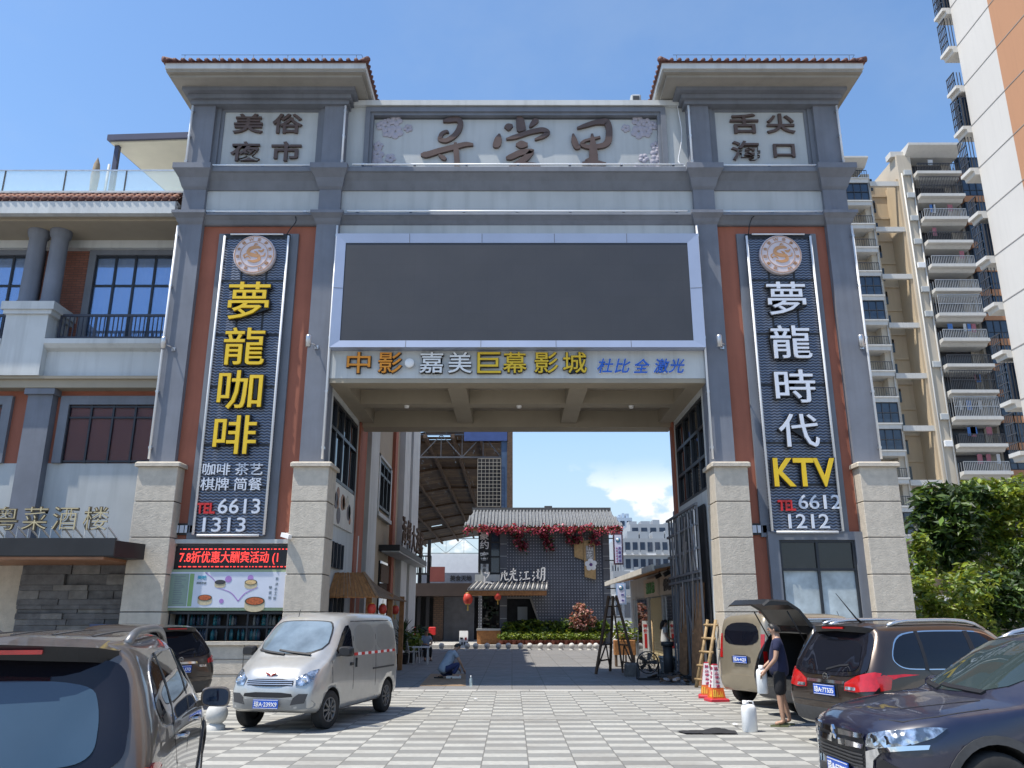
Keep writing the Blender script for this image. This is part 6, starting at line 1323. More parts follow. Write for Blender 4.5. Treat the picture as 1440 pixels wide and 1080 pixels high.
        sp = MB(); n = 12
        top = []
        for k in range(n + 1):
            x = -.60 + 1.2*k/n; f = 1 - (abs(x)/.60)**4*.95; top.append((x, f))
        vs = []
        for x, f in top: z = B.ray_cast(Vector((x, -1.72, 4)), Vector((0, 0, -1)))[0].z; vs += [(x, -1.70, z+.006), (x, Lr+.44-.20*f, z-.03), (x, Lr+.47-.19*f, z-.115), (x, -1.76, z-.06)]
        sp.add(vs, [(i*4+j, i*4+(j+1) % 4, i*4+4+(j+1) % 4, i*4+4+j) for i in range(n) for j in (0, 3)] + [(0, 1, 2, 3), (n*4+3, n*4+2, n*4+1, n*4)], 0, False); sp.add(vs, [(i*4+j, i*4+(j+1) % 4, i*4+4+(j+1) % 4, i*4+4+j) for i in range(n) for j in (1, 2)], 1, False); spo = sp.build('spoiler', [pm, m_black], root, False)
        q = MB(); z = vs[4*(n//2)+1][2]; y = vs[4*(n//2)+1][1]; q.box(-.22, .22, y-.006, y+.05, z-.055, z-.03); q.build('brake_light', m_redlens, spo, False)
        if not o_.get('ribs'): q = MB(); decal(B, band([(-.02, 1.07+bt), (.22, 1.13+bt), (.40, 1.15+bt)], .012), 'rear', .03, .2, q); q.build('rear_wiper', m_black, root, False)
        for s in (1, -1):
            P = o_.get('tailpoly', [(.40, .93), (.40, .80), (.62, .79), (.86, .86), (.9, 1.0), (.84, 1.04), (.60, .99)])
            P = P if s > 0 else mir(P); l = decal(B, P, 'rear', .018, .07).build('tail_light', m_redlens, root, False)
            Q = o_.get('wing', [(-1.99, .84), (-2.14, .82), (-2.16, .99), (-2.05, 1.03), (-1.93, .99)])
            if o_['tail'] == 'wide': decal(B, Q, 'right' if s > 0 else 'left', .018, .07).build('tail_light_wing', m_redlens, root, False)
            W_ = [(.42, .815), (.60, .81), (.60, .85), (.42, .855)]; decal(B, W_ if s > 0 else mir(W_), 'rear', .026, .1).build('reversing_light', m_lens, l, False)
        decal(B, band([(-.38, .90), (.38, .90)], .018), 'rear', .014, .2).build('chrome_strip', o_['trim'] or m_chrome, root, False)
        decal(B, [(-.26, .70), (.26, .70), (.26, .87), (-.26, .87)], 'rear', .006, .2).build('plate_recess', m_black, root, False)
        plate(root, plate_s, 0, Lr-.022, .785, False)
        q = MB(); p = B.ray_cast(Vector((0, -6, .965)), Vector((0, 1, 0)))[0]; q.lathe([(.055, 0), (.055, -.02), (.04, -.02), (.04, 0)], (0, p.y, .965), 20, 0, 'y', False); q.box(-.03, .03, p.y-.02, p.y, .955, .975); q.build('badge', m_chrome, root, False)
        decal(B, band([(-.74, .62), (.74, .62)], .006), 'rear', .003, .2).build('tailgate_seam', m_dark, root, False)
    decal(B, chaikin([(-.74, .34), (.74, .34), (.84, .42), (.86, .56), (.6, .53), (-.6, .53), (-.86, .56), (-.84, .42)], 1), 'rear', .012, .12).build('rear_bumper_trim', o_['clad'], root, False)
    # front
    decal(B, chaikin([(-.70, .28), (.70, .28), (.74, .40), (.55, .44), (-.55, .44), (-.74, .40)], 1), 'front', .012, .12).build('front_bumper_trim', o_['clad'], root, False)
    ff = o_.get('face', 0)
    if ff:       # bright shield-shaped front: two chrome bars, black grille, big lamps
        decal(B, chaikin([(-.46, .50), (.46, .50), (.50, .64), (.44, .80), (-.44, .80), (-.50, .64)], 1), 'front', .010, .1).build('grille', m_black, root, False)
        g = MB()
        for z in (.685, .765):
            for s in (1, -1): P = [(.07, z-.022), (.46, z-.010), (.47, z+.026), (.07, z+.026)]; decal(B, P if s > 0 else mir(P), 'front', .034, .1, g)
        g.build('grille_bar', m_chrome, root, False)
        g = MB()
        for z in (.53, .56, .59, .62): decal(B, band([(-.45, z), (.45, z)], .006), 'front', .022, .15, g)
        g.build('grille_slats', m_plast, root, False)
        g = MB(); p = B.ray_cast(Vector((0, 6, .74)), Vector((0, -1, 0)))[0]
        for a in (90, 210, 330):
            u = (math.cos(R(a)), math.sin(R(a))); n = (-u[1], u[0]); q = [(0, 0), (u[0]*.05+n[0]*.03, u[1]*.05+n[1]*.03), (u[0]*.1, u[1]*.1), (u[0]*.05-n[0]*.03, u[1]*.05-n[1]*.03)]; g.prism([(x*.78, .745+z*.78) for x, z in q], 'y', p.y+.03, p.y+.055)
        g.build('badge', m_chrome, root, False)
        for s in (1, -1):
            P = [(.50, .70), (.52, .80), (.70, .845), (.845, .87), (.835, .80), (.78, .735), (.64, .70)]; hl = decal(B, P if s > 0 else mir(P), 'front', .02, .05).build('headlight', m_lens, root, False)
            Q = [(2.03, .75), (2.12, .84), (1.90, .885), (1.74, .885), (1.86, .81)]; decal(B, Q, 'right' if s > 0 else 'left', .02, .06).build('headlight_wing', m_lens, root, False)
            q = MB()
            for x in (.59, .70): 
                pq = B.ray_cast(Vector((s*x, 6, .775)), Vector((0, -1, 0)))[0]; q.lathe([(0, .0), (.035, .006), (.038, .0)], (s*x, pq.y+.022, .775), 16, 0, 'y')
            q.build('lamp_unit', m_tint, hl, False)
            P = [(.47, .36), (.53, .36), (.58, .60), (.66, .67), (.86, .72), (.86, .755), (.62, .70), (.50, .66)]; decal(B, P if s > 0 else mir(P), 'front', .026, .06).build('chrome_blade', m_chrome, root, False)
            P = [(.56, .38), (.70, .40), (.78, .55), (.66, .62), (.60, .58)]; decal(B, P if s > 0 else mir(P), 'front', .014, .1).build('fog_recess', m_black, root, False)
        for s in (1, -1): hs = MB(); decal(B, band([(s*.42, 1.9), (s*.52, 1.6), (s*.60, 1.25)], .006), 'top', .004, .2, hs); hs.build('bonnet_seam', m_dark, root, False)
        for s in (1, -1): hs = MB(); decal(B, band([(s*.50, 2.14), (s*.68, 2.02), (s*.775, 1.75), (s*.79, 1.3)], .006), 'top', .003, .15, hs); hs.build('bonnet_seam', m_dark, root, False)
    else:
        decal(B, chaikin([(-.42, .56), (.42, .56), (.48, .70), (-.48, .70)], 1), 'front', .012, .12).build('grille', m_black, root, False)
        for s in (1, -1): P = [(.50, .68), (.52, .77), (.80, .84), (.80, .76), (.66, .68)]; decal(B, P if s > 0 else mir(P), 'front', .014, .08).build('headlight', m_lens, root, False)
    if o_['front']:
        q = plate(root, plate_s, 0, Lf+.02, .55 if not ff else .445, True)
    if o_.get('ribs'):
        g = MB()
        for x in (-.36, -.12, .12, .36): decal(B, band([(x, -1.45), (x, -.4), (x, .0)], .012), 'top', .006, .3, g)
        g.build('roof_rib', m_clad, root, False)
    if o_.get('aerial'):
        q = MB(); p = B.ray_cast(Vector((.1, -1.62, 4)), Vector((0, 0, -1)))[0]; q.tube([p, p + Vector((0, -.09, .06)), p + Vector((-.0, -.42, .42))], [.02, .012, .004], 6); q.build('aerial', m_black, root, False)
    return root, B
YN = 16.3
near_, _ = suv('dark brown-grey car seen from behind, cropped at the near left corner', (.135, .115, .10), (-3.15, 6.22, 0), R(15.5), '琼A·5K812', dict(H=1.66, dust=.3, rail=M('satin_grey_rail', (.22, .22, .22), .4, .6), wing=[(-2.02, .84), (-2.16, .82), (-2.18, .94), (-2.06, .98), (-1.9, .96)], ribs=True, tail='wide', front=False, trim=m_silver, rglass=M('blue_sky_glass', (.035, .065, .10), .03, 0, .15, 1, ior=1.7), tailpoly=[(.70, .90), (.66, .80), (.78, .78), (.88, .80), (.9, .94), (.84, .97)], glo=-.07))
brown_, _ = suv('glossy brown seven-seat car seen from behind between the open black car and the navy car', (.034, .021, .015), (6.06, 12.0, 0), R(-70), '琼A·7T535', dict(H=1.70, aerial=True, front=False, belt=1.06, tailpoly=[(.40, .90), (.40, .80), (.60, .79), (.86, .82), (.9, 1.02), (.82, 1.06), (.60, 1.0)]))
navy_, _ = suv('glossy navy car facing left at the lower right corner', (.003, .005, .026), (4.85, 7.55, 0), R(93), '琼A·57R27', dict(H=1.64, dust=.03, face=1, rear=True, rail=m_silver), 0.)
open_, Bo = suv('black car with its tailgate raised beside the beige van', (.012, .012, .014), (6.42, 14.85, 0), R(-76), '琼A·0', dict(open=True, front=False, trim=None, H=1.70))
g = MB(); hp = Vector((0, -1.86, 1.66))
pr = [(0, .02), (-.24, .30), (-.46, .43), (-.84, .45), (-.97, .36), (-.88, .37), (-.48, .38), (-.28, .27), (-.06, -.02)]
n = len(pr); vs = []
for x in (-.66, -.60, .60, .66): vs += [(x, hp.y + a, hp.z + b - (.03 if abs(x) > .63 else 0)) for a, b in pr]
g.add(vs, [tuple(range(n)), tuple(range(4*n-1, 3*n-1, -1))] + [(i*n+k, i*n+(k+1) % n, (i+1)*n+(k+1) % n, (i+1)*n+k) for i in range(3) for k in range(n)])
tg = g.build('tailgate', M('black_tailgate_trim', (.014, .014, .015), .35) , open_, False)
g = MB(); g.box(-.45, .45, -2.50, -2.2, 2.05, 2.08, 0); g.box(-.15, .15, -2.5, -2.2, 2.075, 2.10, 1); g.box(.2, .5, -2.68, -2.45, 2.075, 2.10, 2); g.build('tailgate_glass', [m_tint, M('red_reflection_trim', (.35, .02, .02), .2), m_whitep], tg, False)
for s in (1, -1): MB().tube([(s*.6, -1.98, 1.30), (s*.58, -2.32, 1.90)], .012, 6).build('gas_strut', m_black, open_, False)
for s in (1, -1): MB().box(s*.67-.05, s*.67+.05, -2.16, -2.08, .82, 1.15).build('tail_light', m_redlens, open_, False)
small_, _ = suv('dark brown car with a blue plate half hidden behind the near left car', (.05, .04, .036), (-7.75, 16.6, 0), R(58), '琼A·U70', dict(H=1.62, front=False, trim=None, rail=None, wing=[(-2.08, .92), (-2.16, .90), (-2.18, 1.0), (-2.1, 1.02)], tailpoly=[(.66, .96), (.66, .88), (.86, .90), (.9, 1.0), (.8, 1.02)]))
# ---- silver van and beige van
def van_rings(W=.80, H=1.86, Lr=-1.98, Lf=1.95):
    c = lambda y, n=8: [y]*n
    def ring(ys, xs, zs): return [(x*W/.80, y, z) for x, y, z in zip(xs, ys, zs)]
    h = H - 1.86
    return [ring(c(Lr), (0, .3, .36, .38, .36, .3, .15, 0), (.6, .6, .7, .85, 1.0, 1.08, 1.1, 1.1)),
            ring([Lr+.03]*4 + [Lr+.05, Lr+.10, Lr+.12, Lr+.13], (0, .60, .70, .72, .70, .62, .48, 0), (.36, .36, .45, .8, 1.2, 1.68+h, 1.74+h, 1.76+h)),
            ring([Lr+.10]*4 + [Lr+.12, Lr+.20, Lr+.22, Lr+.22], (0, .66, .77, .785, .765, .67, .54, 0), (.29, .29, .42, .8, 1.2, 1.76+h, 1.83+h, 1.85+h)),
            ring(c(-1.3), (0, .68, .79, .80, .785, .695, .57, 0), (.27, .27, .38, .75, 1.2, 1.77+h, 1.85+h, 1.875+h)),
            ring(c(-.2), (0, .68, .79, .80, .785, .695, .57, 0), (.26, .26, .36, .75, 1.2, 1.77+h, 1.855+h, 1.885+h)),
            ring([.45]*5 + [.38, .40, .42], (0, .68, .79, .80, .785, .68, .55, 0), (.26, .26, .36, .75, 1.18, 1.73+h, 1.82+h, 1.86+h)),
            ring([.75]*5 + [.58, .62, .66], (0, .68, .79, .80, .785, .665, .53, 0), (.26, .26, .36, .75, 1.16, 1.66+h, 1.745+h, 1.79+h)),
            ring([1.25]*4 + [1.30, 1.30, 1.40, 1.46], (0, .67, .785, .795, .765, .70, .52, 0), (.26, .26, .36, .72, 1.07, 1.12, 1.145, 1.155)),
            ring([1.45]*4 + [1.45, 1.44, 1.53, 1.58], (0, .66, .775, .785, .745, .66, .48, 0), (.27, .27, .38, .70, 1.0, 1.055, 1.085, 1.10)),
            ring([1.70]*3 + [1.68, 1.68, 1.70, 1.78, 1.82], (0, .60, .73, .75, .705, .60, .40, 0), (.29, .29, .40, .66, .87, .915, .945, .955)),
            ring([1.90]*2 + [1.86, 1.84, 1.82, 1.84, 1.88, 1.90], (0, .52, .66, .69, .65, .52, .32, 0), (.35, .35, .42, .60, .78, .815, .835, .845)),
            ring(c(Lf), (0, .3, .38, .40, .38, .3, .15, 0), (.45, .45, .5, .58, .66, .70, .71, .71))]
m_steelrim = M('dull_steel_rim', (.16, .16, .16), .5, .6)
def van(label, col, loc, yaw, plate_s, two=None):
    root = thing('parked_van', label, 'van', loc, yaw); root.scale = (.9,)*3; pm = paint('van_paint_%d' % int(abs(loc[0])*100), col, .55, .34)
    body, B = finish_hull(loft(van_rings()), root, [pm, m_interior], [(-1.38, .31, .35, .42, 1.1), (1.22, .31, .35, .42, 1.1)])
    blank = M('blanked_panel', tuple(c*.8 for c in col), .35, .5, .05, 3, coat=.6)
    for s, vw in ((1, 'right'), (-1, 'left')):
        decal(B, chaikin([(.42, 1.17), (1.16, 1.13), (.62, 1.63), (.44, 1.66)], 1), vw, .007, .12).build('door_window', m_tint, root, False)
        decal(B, chaikin([(-.62, 1.18), (.30, 1.18), (.30, 1.66), (-.62, 1.67)], 2), vw, .004, .12).build('blanked_window', blank, root, False)
        decal(B, chaikin([(-1.72, 1.20), (-.76, 1.18), (-.76, 1.67), (-1.62, 1.66)], 2), vw, .004, .12).build('blanked_window', blank, root, False)
        sm = MB()
        for P in ([(.36, .34), (.36, 1.72)], [(1.22, .72), (1.24, 1.08)], [(-.70, .36), (-.70, 1.72)], [(.36, 1.72), (-1.7, 1.73)]): decal(B, band(P, .007), vw, .002, .3, sm, 0, .005)
        sm.build('door_seam', m_dark, root, False)
        decal(B, [(-1.68, .845), (-.55, .845), (-.55, .875), (-1.68, .875)], vw, .012, .2).build('sliding_rail', m_plast, root, False)
        st = MB()
        for k in range(13): a = -1.74 + k*.16; decal(B, [(a, 1.125), (a+.16, 1.125), (a+.16, 1.175), (a, 1.175)], vw, .005, .3, st, k % 2)
        st.build('reflective_tape', [m_redl, m_whitep], root, False)
        for y in (.48, .27): p = B.ray_cast(Vector((s*6, y, 1.0)), Vector((-s, 0, 0)))[0]; MB().bev(min(p.x, p.x+s*.03), max(p.x, p.x+s*.03), y-.05 if y > .4 else y-.02, y+.05 if y > .4 else y+.02, .97 if y > .4 else .93, 1.02 if y > .4 else 1.09, .008).build('door_handle', m_black, root, False)
        mirror_to(root, s, .80, 1.02, 1.22, m_black)
        for y in (-1.38, 1.22): wheel_to(root, s*.685, y, .305, .19, s, R(-7) if y > 0 else 0, 9, m_steelrim)
        P = [(.46, .72), (.44, .83), (.60, .93), (.70, .96), (.69, .80), (.60, .72)]; hl = decal(B, P if s > 0 else mir(P), 'front', .014, .05).build('headlight', m_lens, root, False)
        q = MB(); pq = B.ray_cast(Vector((s*.57, 6, .80)), Vector((0, -1, 0)))[0]; q.lathe([(0, 0), (.05, .006), (.055, 0)], (s*.57, pq.y+.018, .80), 16, 0, 'y'); q.build('lamp_unit', m_silver, hl, False)
        P = [(.40, .43), (.62, .46), (.66, .60), (.52, .60), (.44, .54)]; decal(B, P if s > 0 else mir(P), 'front', .012, .08).build('fog_recess', m_plast, root, False)
        P = [(.62, .95), (.72, .95), (.70, 1.45), (.62, 1.45)]; decal(B, P if s > 0 else mir(P), 'rear', .012, .1).build('tail_light', m_redlens, root, False)
    decal(B, chaikin([(-.655, 1.17), (.655, 1.17), (.56, 1.70), (.3, 1.735), (-.3, 1.735), (-.56, 1.70)], 2), 'front', .006, .1).build('windscreen_seal', m_black, root, False)
    decal(B, chaikin([(-.63, 1.19), (.63, 1.19), (.54, 1.68), (.3, 1.715), (-.3, 1.715), (-.54, 1.68)], 2), 'front', .012, .1).build('windscreen', M('bright_windscreen', (.20, .25, .28), .03, .25, .3, 3, ior=1.9) if 'bright_windscreen' not in bpy.data.materials else bpy.data.materials['bright_windscreen'], root, False)
    wp = MB()
    for P in ([(.56, 1.235), (.30, 1.20), (.02, 1.175)], [(.16, 1.235), (-.12, 1.20), (-.44, 1.17)]): decal(B, band(P, .011), 'front', .03, .2, wp)
    wp.build('wiper', m_black, root, False)
    g = MB(); decal(B, chaikin([(-.42, .71), (.42, .71), (.40, .82), (-.40, .82)], 1), 'front', .008, .12, g); g.build('grille', m_black, root, False)
    g = MB()
    for z in (.735, .765, .795): decal(B, band([(-.40, z), (.40, z)], .006), 'front', .02, .2, g)
    g.build('grille_slats', m_silver, root, False)
    decal(B, chaikin([(-.44, .54), (.44, .54), (.40, .62), (-.40, .62)], 1), 'front', .012, .12).build('lower_intake', m_black, root, False)
    decal(B, chaikin([(-.68, .36), (.68, .36), (.74, .42), (.70, .52), (-.70, .52), (-.74, .42)], 1), 'front', .010, .1).build('bumper_lip', M('faded_bumper', tuple(c*.55 for c in col), .5, .2), root, False)
    for v, z0, z1 in (('rear', .36, .62),): decal(B, chaikin([(-.72, z0), (.72, z0), (.74, z1), (-.74, z1)], 1), v, .014, .1).build('rear_bumper', M('van_bumper_%d' % int(abs(loc[0])*100), tuple(c*.8 for c in col), .5, .2), root, False)
    decal(B, chaikin([(-.58, 1.22), (.58, 1.22), (.52, 1.68), (-.52, 1.68)], 2), 'rear', .008, .1).build('rear_window', m_tint, root, False)
    decal(B, chaikin([(-.30, .84), (.30, .84), (.30, 1.02), (-.30, 1.02)], 1), 'rear', .008, .1).build('plate_recess', m_plast, root, False)
    plate(root, plate_s, 0, 1.995, .445, True); plate(root, plate_s, 0, -2.005, .93, False)
    g = MB(); p = B.ray_cast(Vector((0, 6, .885)), Vector((0, -1, 0)))[0]
    for s in (1, -1): g.prism([(0, .84), (s*.03, .875), (s*.09, .905), (s*.10, .925), (s*.05, .91), (s*.015, .89)], 'y', p.y-.01, p.y+.02)
    g.build('badge', m_redlens, root, False)
    if two:
        for s, vw in ((1, 'right'), (-1, 'left')): decal(B, [(-1.9, .45), (1.6, .45), (1.6, .78), (-1.9, .78)], vw, .004, .2).build('two_tone_band', two, root, False)
    MB().tube([(.15, .75, 1.80), (.15, .70, 1.92)], .006, 5).build('aerial', m_black, root, False)
    return root
van('white-silver van with a red winged badge parked left of the archway', (.47, .47, .455), (-3.19, 14.35, 0), R(167.5), '琼A·239X9')
van('beige van seen from behind beside the right pedestal', (.34, .29, .21), (6.00, 17.05, 0), R(-66), '琼A·4Q3')
# ================================================================== people
def skin(chains, name, m, root, extra=None, sub=1):
    """one continuous skin over joint chains; a chain is a list of (x, y, z, radius); equal points are shared joints"""
    vs = []; rr = []; es = set(); ix = {}
    for ch in chains:
        pr = None
        for x, y, z, r in ch:
            k = (round(x, 3), round(y, 3), round(z, 3))
            if k not in ix: ix[k] = len(vs); vs.append(k); rr.append(r)
            if pr is not None and pr != ix[k]: es.add((pr, ix[k]))
            pr = ix[k]
    me = bpy.data.meshes.new(name); me.from_pydata(vs, list(es), []); o = bpy.data.objects.new(name, me); C.objects.link(o)
    md = o.modifiers.new('s', 'SKIN'); md.use_smooth_shade = True; sk = me.skin_vertices[0].data
    for i, r in enumerate(rr): sk[i].radius = (r, r); sk[i].use_root = i == 0
    o.modifiers.new('d', 'SUBSURF').levels = sub
    bpy.context.view_layer.update(); new = bpy.data.meshes.new_from_object(o.evaluated_get(bpy.context.evaluated_depsgraph_get())); o.modifiers.clear()
    bm = bmesh.new(); bm.from_mesh(new)
    if extra:
        t = bpy.data.meshes.new('x'); t.from_pydata([tuple(v) for v in extra.v], [], extra.f); bm.from_mesh(t); bpy.data.meshes.remove(t)
    for f in bm.faces: f.smooth = True
    bm.to_mesh(new); bm.free(); new.materials.clear(); new.materials.append(m); o.data = new; new.name = name; bpy.data.meshes.remove(me); o.parent = root; return o
def hand(mb, w, d, up=(0, 0, 1), k=1.):          # palm with four bent fingers and a thumb, from wrist w along d
    w, d = Vector(w), Vector(d).normalized(); u = d.cross(Vector(up)); u = u if u.length > .1 else Vector((1, 0, 0)); u.normalize(); n = u.cross(d)
    mb.tube([w - d*.02, w + d*.03, w + d*.085], [.024*k, .036*k, .034*k], 8)
    for i, l in enumerate((.070, .080, .074, .058)):
        b = w + d*.08 + u*(i-1.5)*.019*k; mb.tube([b, b + d*l*.5 - n*.008, b + d*l*.85 - n*.03, b + d*l*.9 - n*.045], [.0095*k, .009*k, .008*k, .006*k], 6)
    b = w + d*.03 + u*-.03*k; mb.tube([b, b + d*.03 - u*.022 - n*.01, b + d*.06 - u*.026 - n*.02], [.012*k, .010*k, .008*k], 6)
def head_bits(c, f, up, hairlen=0.):         # nose, ears, and hair for a head centred at c facing f
    c, f, up = Vector(c), Vector(f).normalized(), Vector(up).normalized(); s = f.cross(up).normalized(); e = MB()
    e.tube([c + f*.085 + up*.02, c + f*.112 - up*.018, c + f*.09 - up*.03], [.010, .017, .012], 6)
    for q in (1, -1): e.ball(c + s*q*.083 - f*.005, .012, .022, .03, 8); e.ball(c + f*.083 + s*q*.032 + up*.022, .012, .012, .009, 8)
    e.tube([c + f*.085 - up*.055 + s*.024, c + f*.094 - up*.055, c + f*.085 - up*.055 - s*.024], .007, 6)
    h = MB(); n = 14; vs = []; fs = []
    for i in range(9):
        a = math.pi*.62*i/8
        for j in range(n):
            t = 2*math.pi*j/n; fr = max(0, math.cos(t)); aa = a*(1 - .60*fr**1.3); r = .104
            vs.append(c + up*(.012 + r*1.06*math.cos(aa)) + f*(r*.98*math.sin(aa)*math.cos(t) - .012) + s*(r*.9*math.sin(aa)*math.sin(t)))
    for i in range(8):
        for j in range(n): fs.append((i*n+j, (i+1)*n+j, (i+1)*n+(j+1) % n, i*n+(j+1) % n))
    h.add(vs, fs, 0, True)
    if hairlen: h.tube([c - f*.05 + up*.05, c - f*.09 - up*.08, c - f*.085 - up*hairlen], [.095, .09, .05], 10)
    return e, h
def person(label, loc, yaw, J, shirt, pants, shoe, shorts=False, hairlen=0., sleeves=.5, hold=None):
    """J: joints in local metres, facing +y. keys: hip, chest, neck, head, face, (l/r) sh, el, wr, hd, hj, kn, an, toe"""
    t = thing('person', label, 'person', loc, yaw); t.scale = (.9,)*3
    V = {k: Vector(v) for k, v in J.items()}; r4 = lambda v, r: (v.x, v.y, v.z, r)
    up = (V['head'] - V['neck']).normalized(); e, h = head_bits(V['head'], V['face'], up, hairlen)
    for s in 'lr': hand(e, V[s+'wr'], V[s+'hd'])
    mid = V['hip'].lerp(V['chest'], .5); ch = [[r4(V['hip'], .11), r4(mid, .115), r4(V['chest'], .135), r4(V['neck'], .055), r4(V['head'] - up*.06, .07), r4(V['head'], .098), r4(V['head'] + up*.07, .078)]]
    for s in 'lr':
        ch.append([r4(V['chest'], .135), r4(V[s+'sh'], .058), r4(V[s+'el'], .041), r4(V[s+'wr'], .027)])
        ch.append([r4(V['hip'], .11), r4(V[s+'hj'], .08), r4(V[s+'kn'], .058), r4(V[s+'an'], .038), r4(V[s+'toe'], .032)])
    skin(ch, 'body', m_skin, t, e)
    h.build('hair', m_hair, t, False)
    cs = [[r4(V['hip'].lerp(V['chest'], -.42), .165), r4(V['hip'], .19), r4(mid, .165), r4(V['chest'], .155), r4(V['chest'].lerp(V['neck'], .75), .075)]]
    for s in 'lr': cs.append([r4(V['chest'], .155), r4(V[s+'sh'], .076), r4(V[s+'sh'].lerp(V[s+'el'], sleeves*1.2), .066)])
    skin(cs, 'shirt', shirt, t)
    cp = [[r4(V['hip'].lerp(V['chest'], .42), .11), r4(V['hip'].lerp(V['chest'], .2), .155), r4(V['hip'], .165)]]
    for s in 'lr': cp.append([r4(V['hip'], .165), r4(V[s+'hj'], .118), r4(V[s+'kn'], .08 if not shorts else .092)] + ([] if shorts else [r4(V[s+'an'] + Vector((0, 0, .03)), .058)]))
    skin(cp, 'shorts' if shorts else 'trousers', pants, t)
    for s in 'lr':
        q = MB(); a, b = V[s+'an'], V[s+'toe']; d = (b-a); d.z = 0; d.normalize(); u = Vector((-d.y, d.x, 0)); z = min(a.z, b.z) - .045
        P = [a - d*.07 + u*.035, a + d*.06 + u*.042, b + d*.05 + u*.03, b + d*.075, b + d*.05 - u*.03, a + d*.06 - u*.042, a - d*.07 - u*.035]
        q.prism([(p.x, p.y) for p in P], 'z', z, z + .03); q.tube([a.lerp(b, .55) + u*.045 + Vector((0, 0, -.02)), a.lerp(b, .55) + Vector((0, 0, .022)), a.lerp(b, .55) - u*.045 + Vector((0, 0, -.02))], .012, 5); q.build('sandal', shoe, t, False)
    return t
cl_navy = M('navy_shirt', (.018, .022, .06), .9, 0, .15, 9); cl_blue = M('light_blue_shirt', (.22, .30, .44), .9, 0, .1, 9); cl_grey = M('grey_blue_shirt', (.30, .36, .43), .9, 0, .1, 9); cl_white = M('white_top', (.6, .6, .58), .9, 0, .06, 9)
cl_jean = M('denim', (.035, .07, .17), .9, 0, .2, 9); cl_black = M('black_cloth', (.012, .012, .015), .9, 0, .2, 9); cl_work = M('blue_work_trousers', (.03, .04, .11), .9, 0, .2, 9); sh_g = M('olive_sandal', (.12, .13, .06), .7); sh_k = M('black_shoe', (.015, .015, .015), .6)
p = gr(1104, 1021)
stand = dict(hip=(0, 0, .92), chest=(0, .0, 1.30), neck=(0, -.01, 1.46), head=(.0, .03, 1.58), face=(.1, 1, .05), lsh=(-.185, 0, 1.38), rsh=(.185, 0, 1.38), lel=(-.24, .05, 1.10), rel=(.24, .06, 1.10), lwr=(-.20, .24, .90), rwr=(.18, .27, .92), lhd=(.1, .5, -.5), rhd=(-.1, .5, -.5),
    lhj=(-.09, 0, .86), rhj=(.09, 0, .86), lkn=(-.11, .03, .47), rkn=(.12, -.02, .47), lan=(-.12, 0, .08), ran=(.14, -.12, .08), ltoe=(-.14, .15, .045), rtoe=(.18, .03, .045))
man = person('man in a navy T-shirt standing by the raised tailgate, holding a white jug', (p.x - .02, p.y + .0, 0), R(75), stand, cl_navy, cl_black, sh_g, True)
def jug(label, loc, rz=0, s=1., cat='jug'):
    t = thing('plastic_jug', label, cat, loc, rz); t.scale = (s,)*3; g = MB(); w, d, h = .098, .08, .36; rings = []
    pr = [(.94, 0), (1, .02), (1, .70), (.98, .80), (.86, .88), (.5, .93), (.36, .93)]
    vs = []; n = 16
    for k, (f, z) in enumerate(pr):
        for j in range(n): a = 2*math.pi*j/n; c_, s_ = math.cos(a), math.sin(a); q = 4.; den = (abs(c_)**q + abs(s_)**q)**(1/q); vs.append((w*f*c_/den, d*f*s_/den, z*h/.93*1.0))
    fs = [(i*n+j, i*n+(j+1) % n, (i+1)*n+(j+1) % n, (i+1)*n+j) for i in range(len(pr)-1) for j in range(n)] + [tuple(range(n-1, -1, -1)), tuple(range((len(pr)-1)*n, len(pr)*n))]
    g.add(vs, fs, 0, True); g.build('jug_body', M('translucent_white_plastic', (.78, .80, .80), .35, 0, .05, 6) if 'translucent_white_plastic' not in bpy.data.materials else bpy.data.materials['translucent_white_plastic'], t, False)
    MB().lathe([(.035, h), (.035, h+.05), (0, h+.05)], (-.05, 0, 0), 12).build('cap', m_whitep, t, False); MB().tube([(-.01, 0, h-.02), (.0, 0, h+.04), (.07, 0, h+.035), (.095, 0, h-.05)], .013, 6).build('handle', m_whitep, t, False); return t
p = gr(1055, 1029); jug('tall white plastic jug standing alone on the checkered paving', (p.x, p.y, 0), R(15), 1.05)
mp_ = man.location; jug('white plastic jug held by the man in the navy T-shirt', (mp_.x - .27, mp_.y + .03, .47), R(70), 1.02)
# man kneeling on cardboard in the passage
p = gr(628, 955)
kneel = dict(hip=(0, -.12, .30), chest=(0, .16, .66), neck=(0, .25, .80), head=(.0, .33, .90), face=(-.05, 1, -.35), lsh=(-.18, .16, .74), rsh=(.18, .16, .74), lel=(-.24, .28, .46), rel=(.25, .30, .47), lwr=(-.14, .46, .26), rwr=(.14, .48, .25), lhd=(.1, .5, -.7), rhd=(-.1, .5, -.7),
    lhj=(-.10, -.08, .26), rhj=(.10, -.08, .26), lkn=(-.18, .30, .12), rkn=(.17, .32, .42), lan=(-.14, -.16, .07), ran=(.18, .10, .08), ltoe=(-.14, -.30, .05), rtoe=(.20, .26, .045))
person('man in a pale grey-blue T-shirt kneeling on flattened cardboard, working with both hands', (p.x, p.y + .2, .012), R(-60), kneel, cl_grey, cl_work, sh_k)
m_card = M('cardboard', (.30, .20, .12), .85, 0, .2, 4)
g = MB(); a, b, c, d = gr(590, 965), gr(655, 965), gr(655, 948), gr(606, 948); g.add([a, b, c, d] + [v + Vector((0, 0, .012)) for v in (a, b, c, d)], [(0, 1, 2, 3), (7, 6, 5, 4), (0, 4, 5, 1), (1, 5, 6, 2), (2, 6, 7, 3), (3, 7, 4, 0)])
tag(place(g.build('cardboard_sheet', m_card)), 'flattened brown cardboard under the kneeling man', 'cardboard')
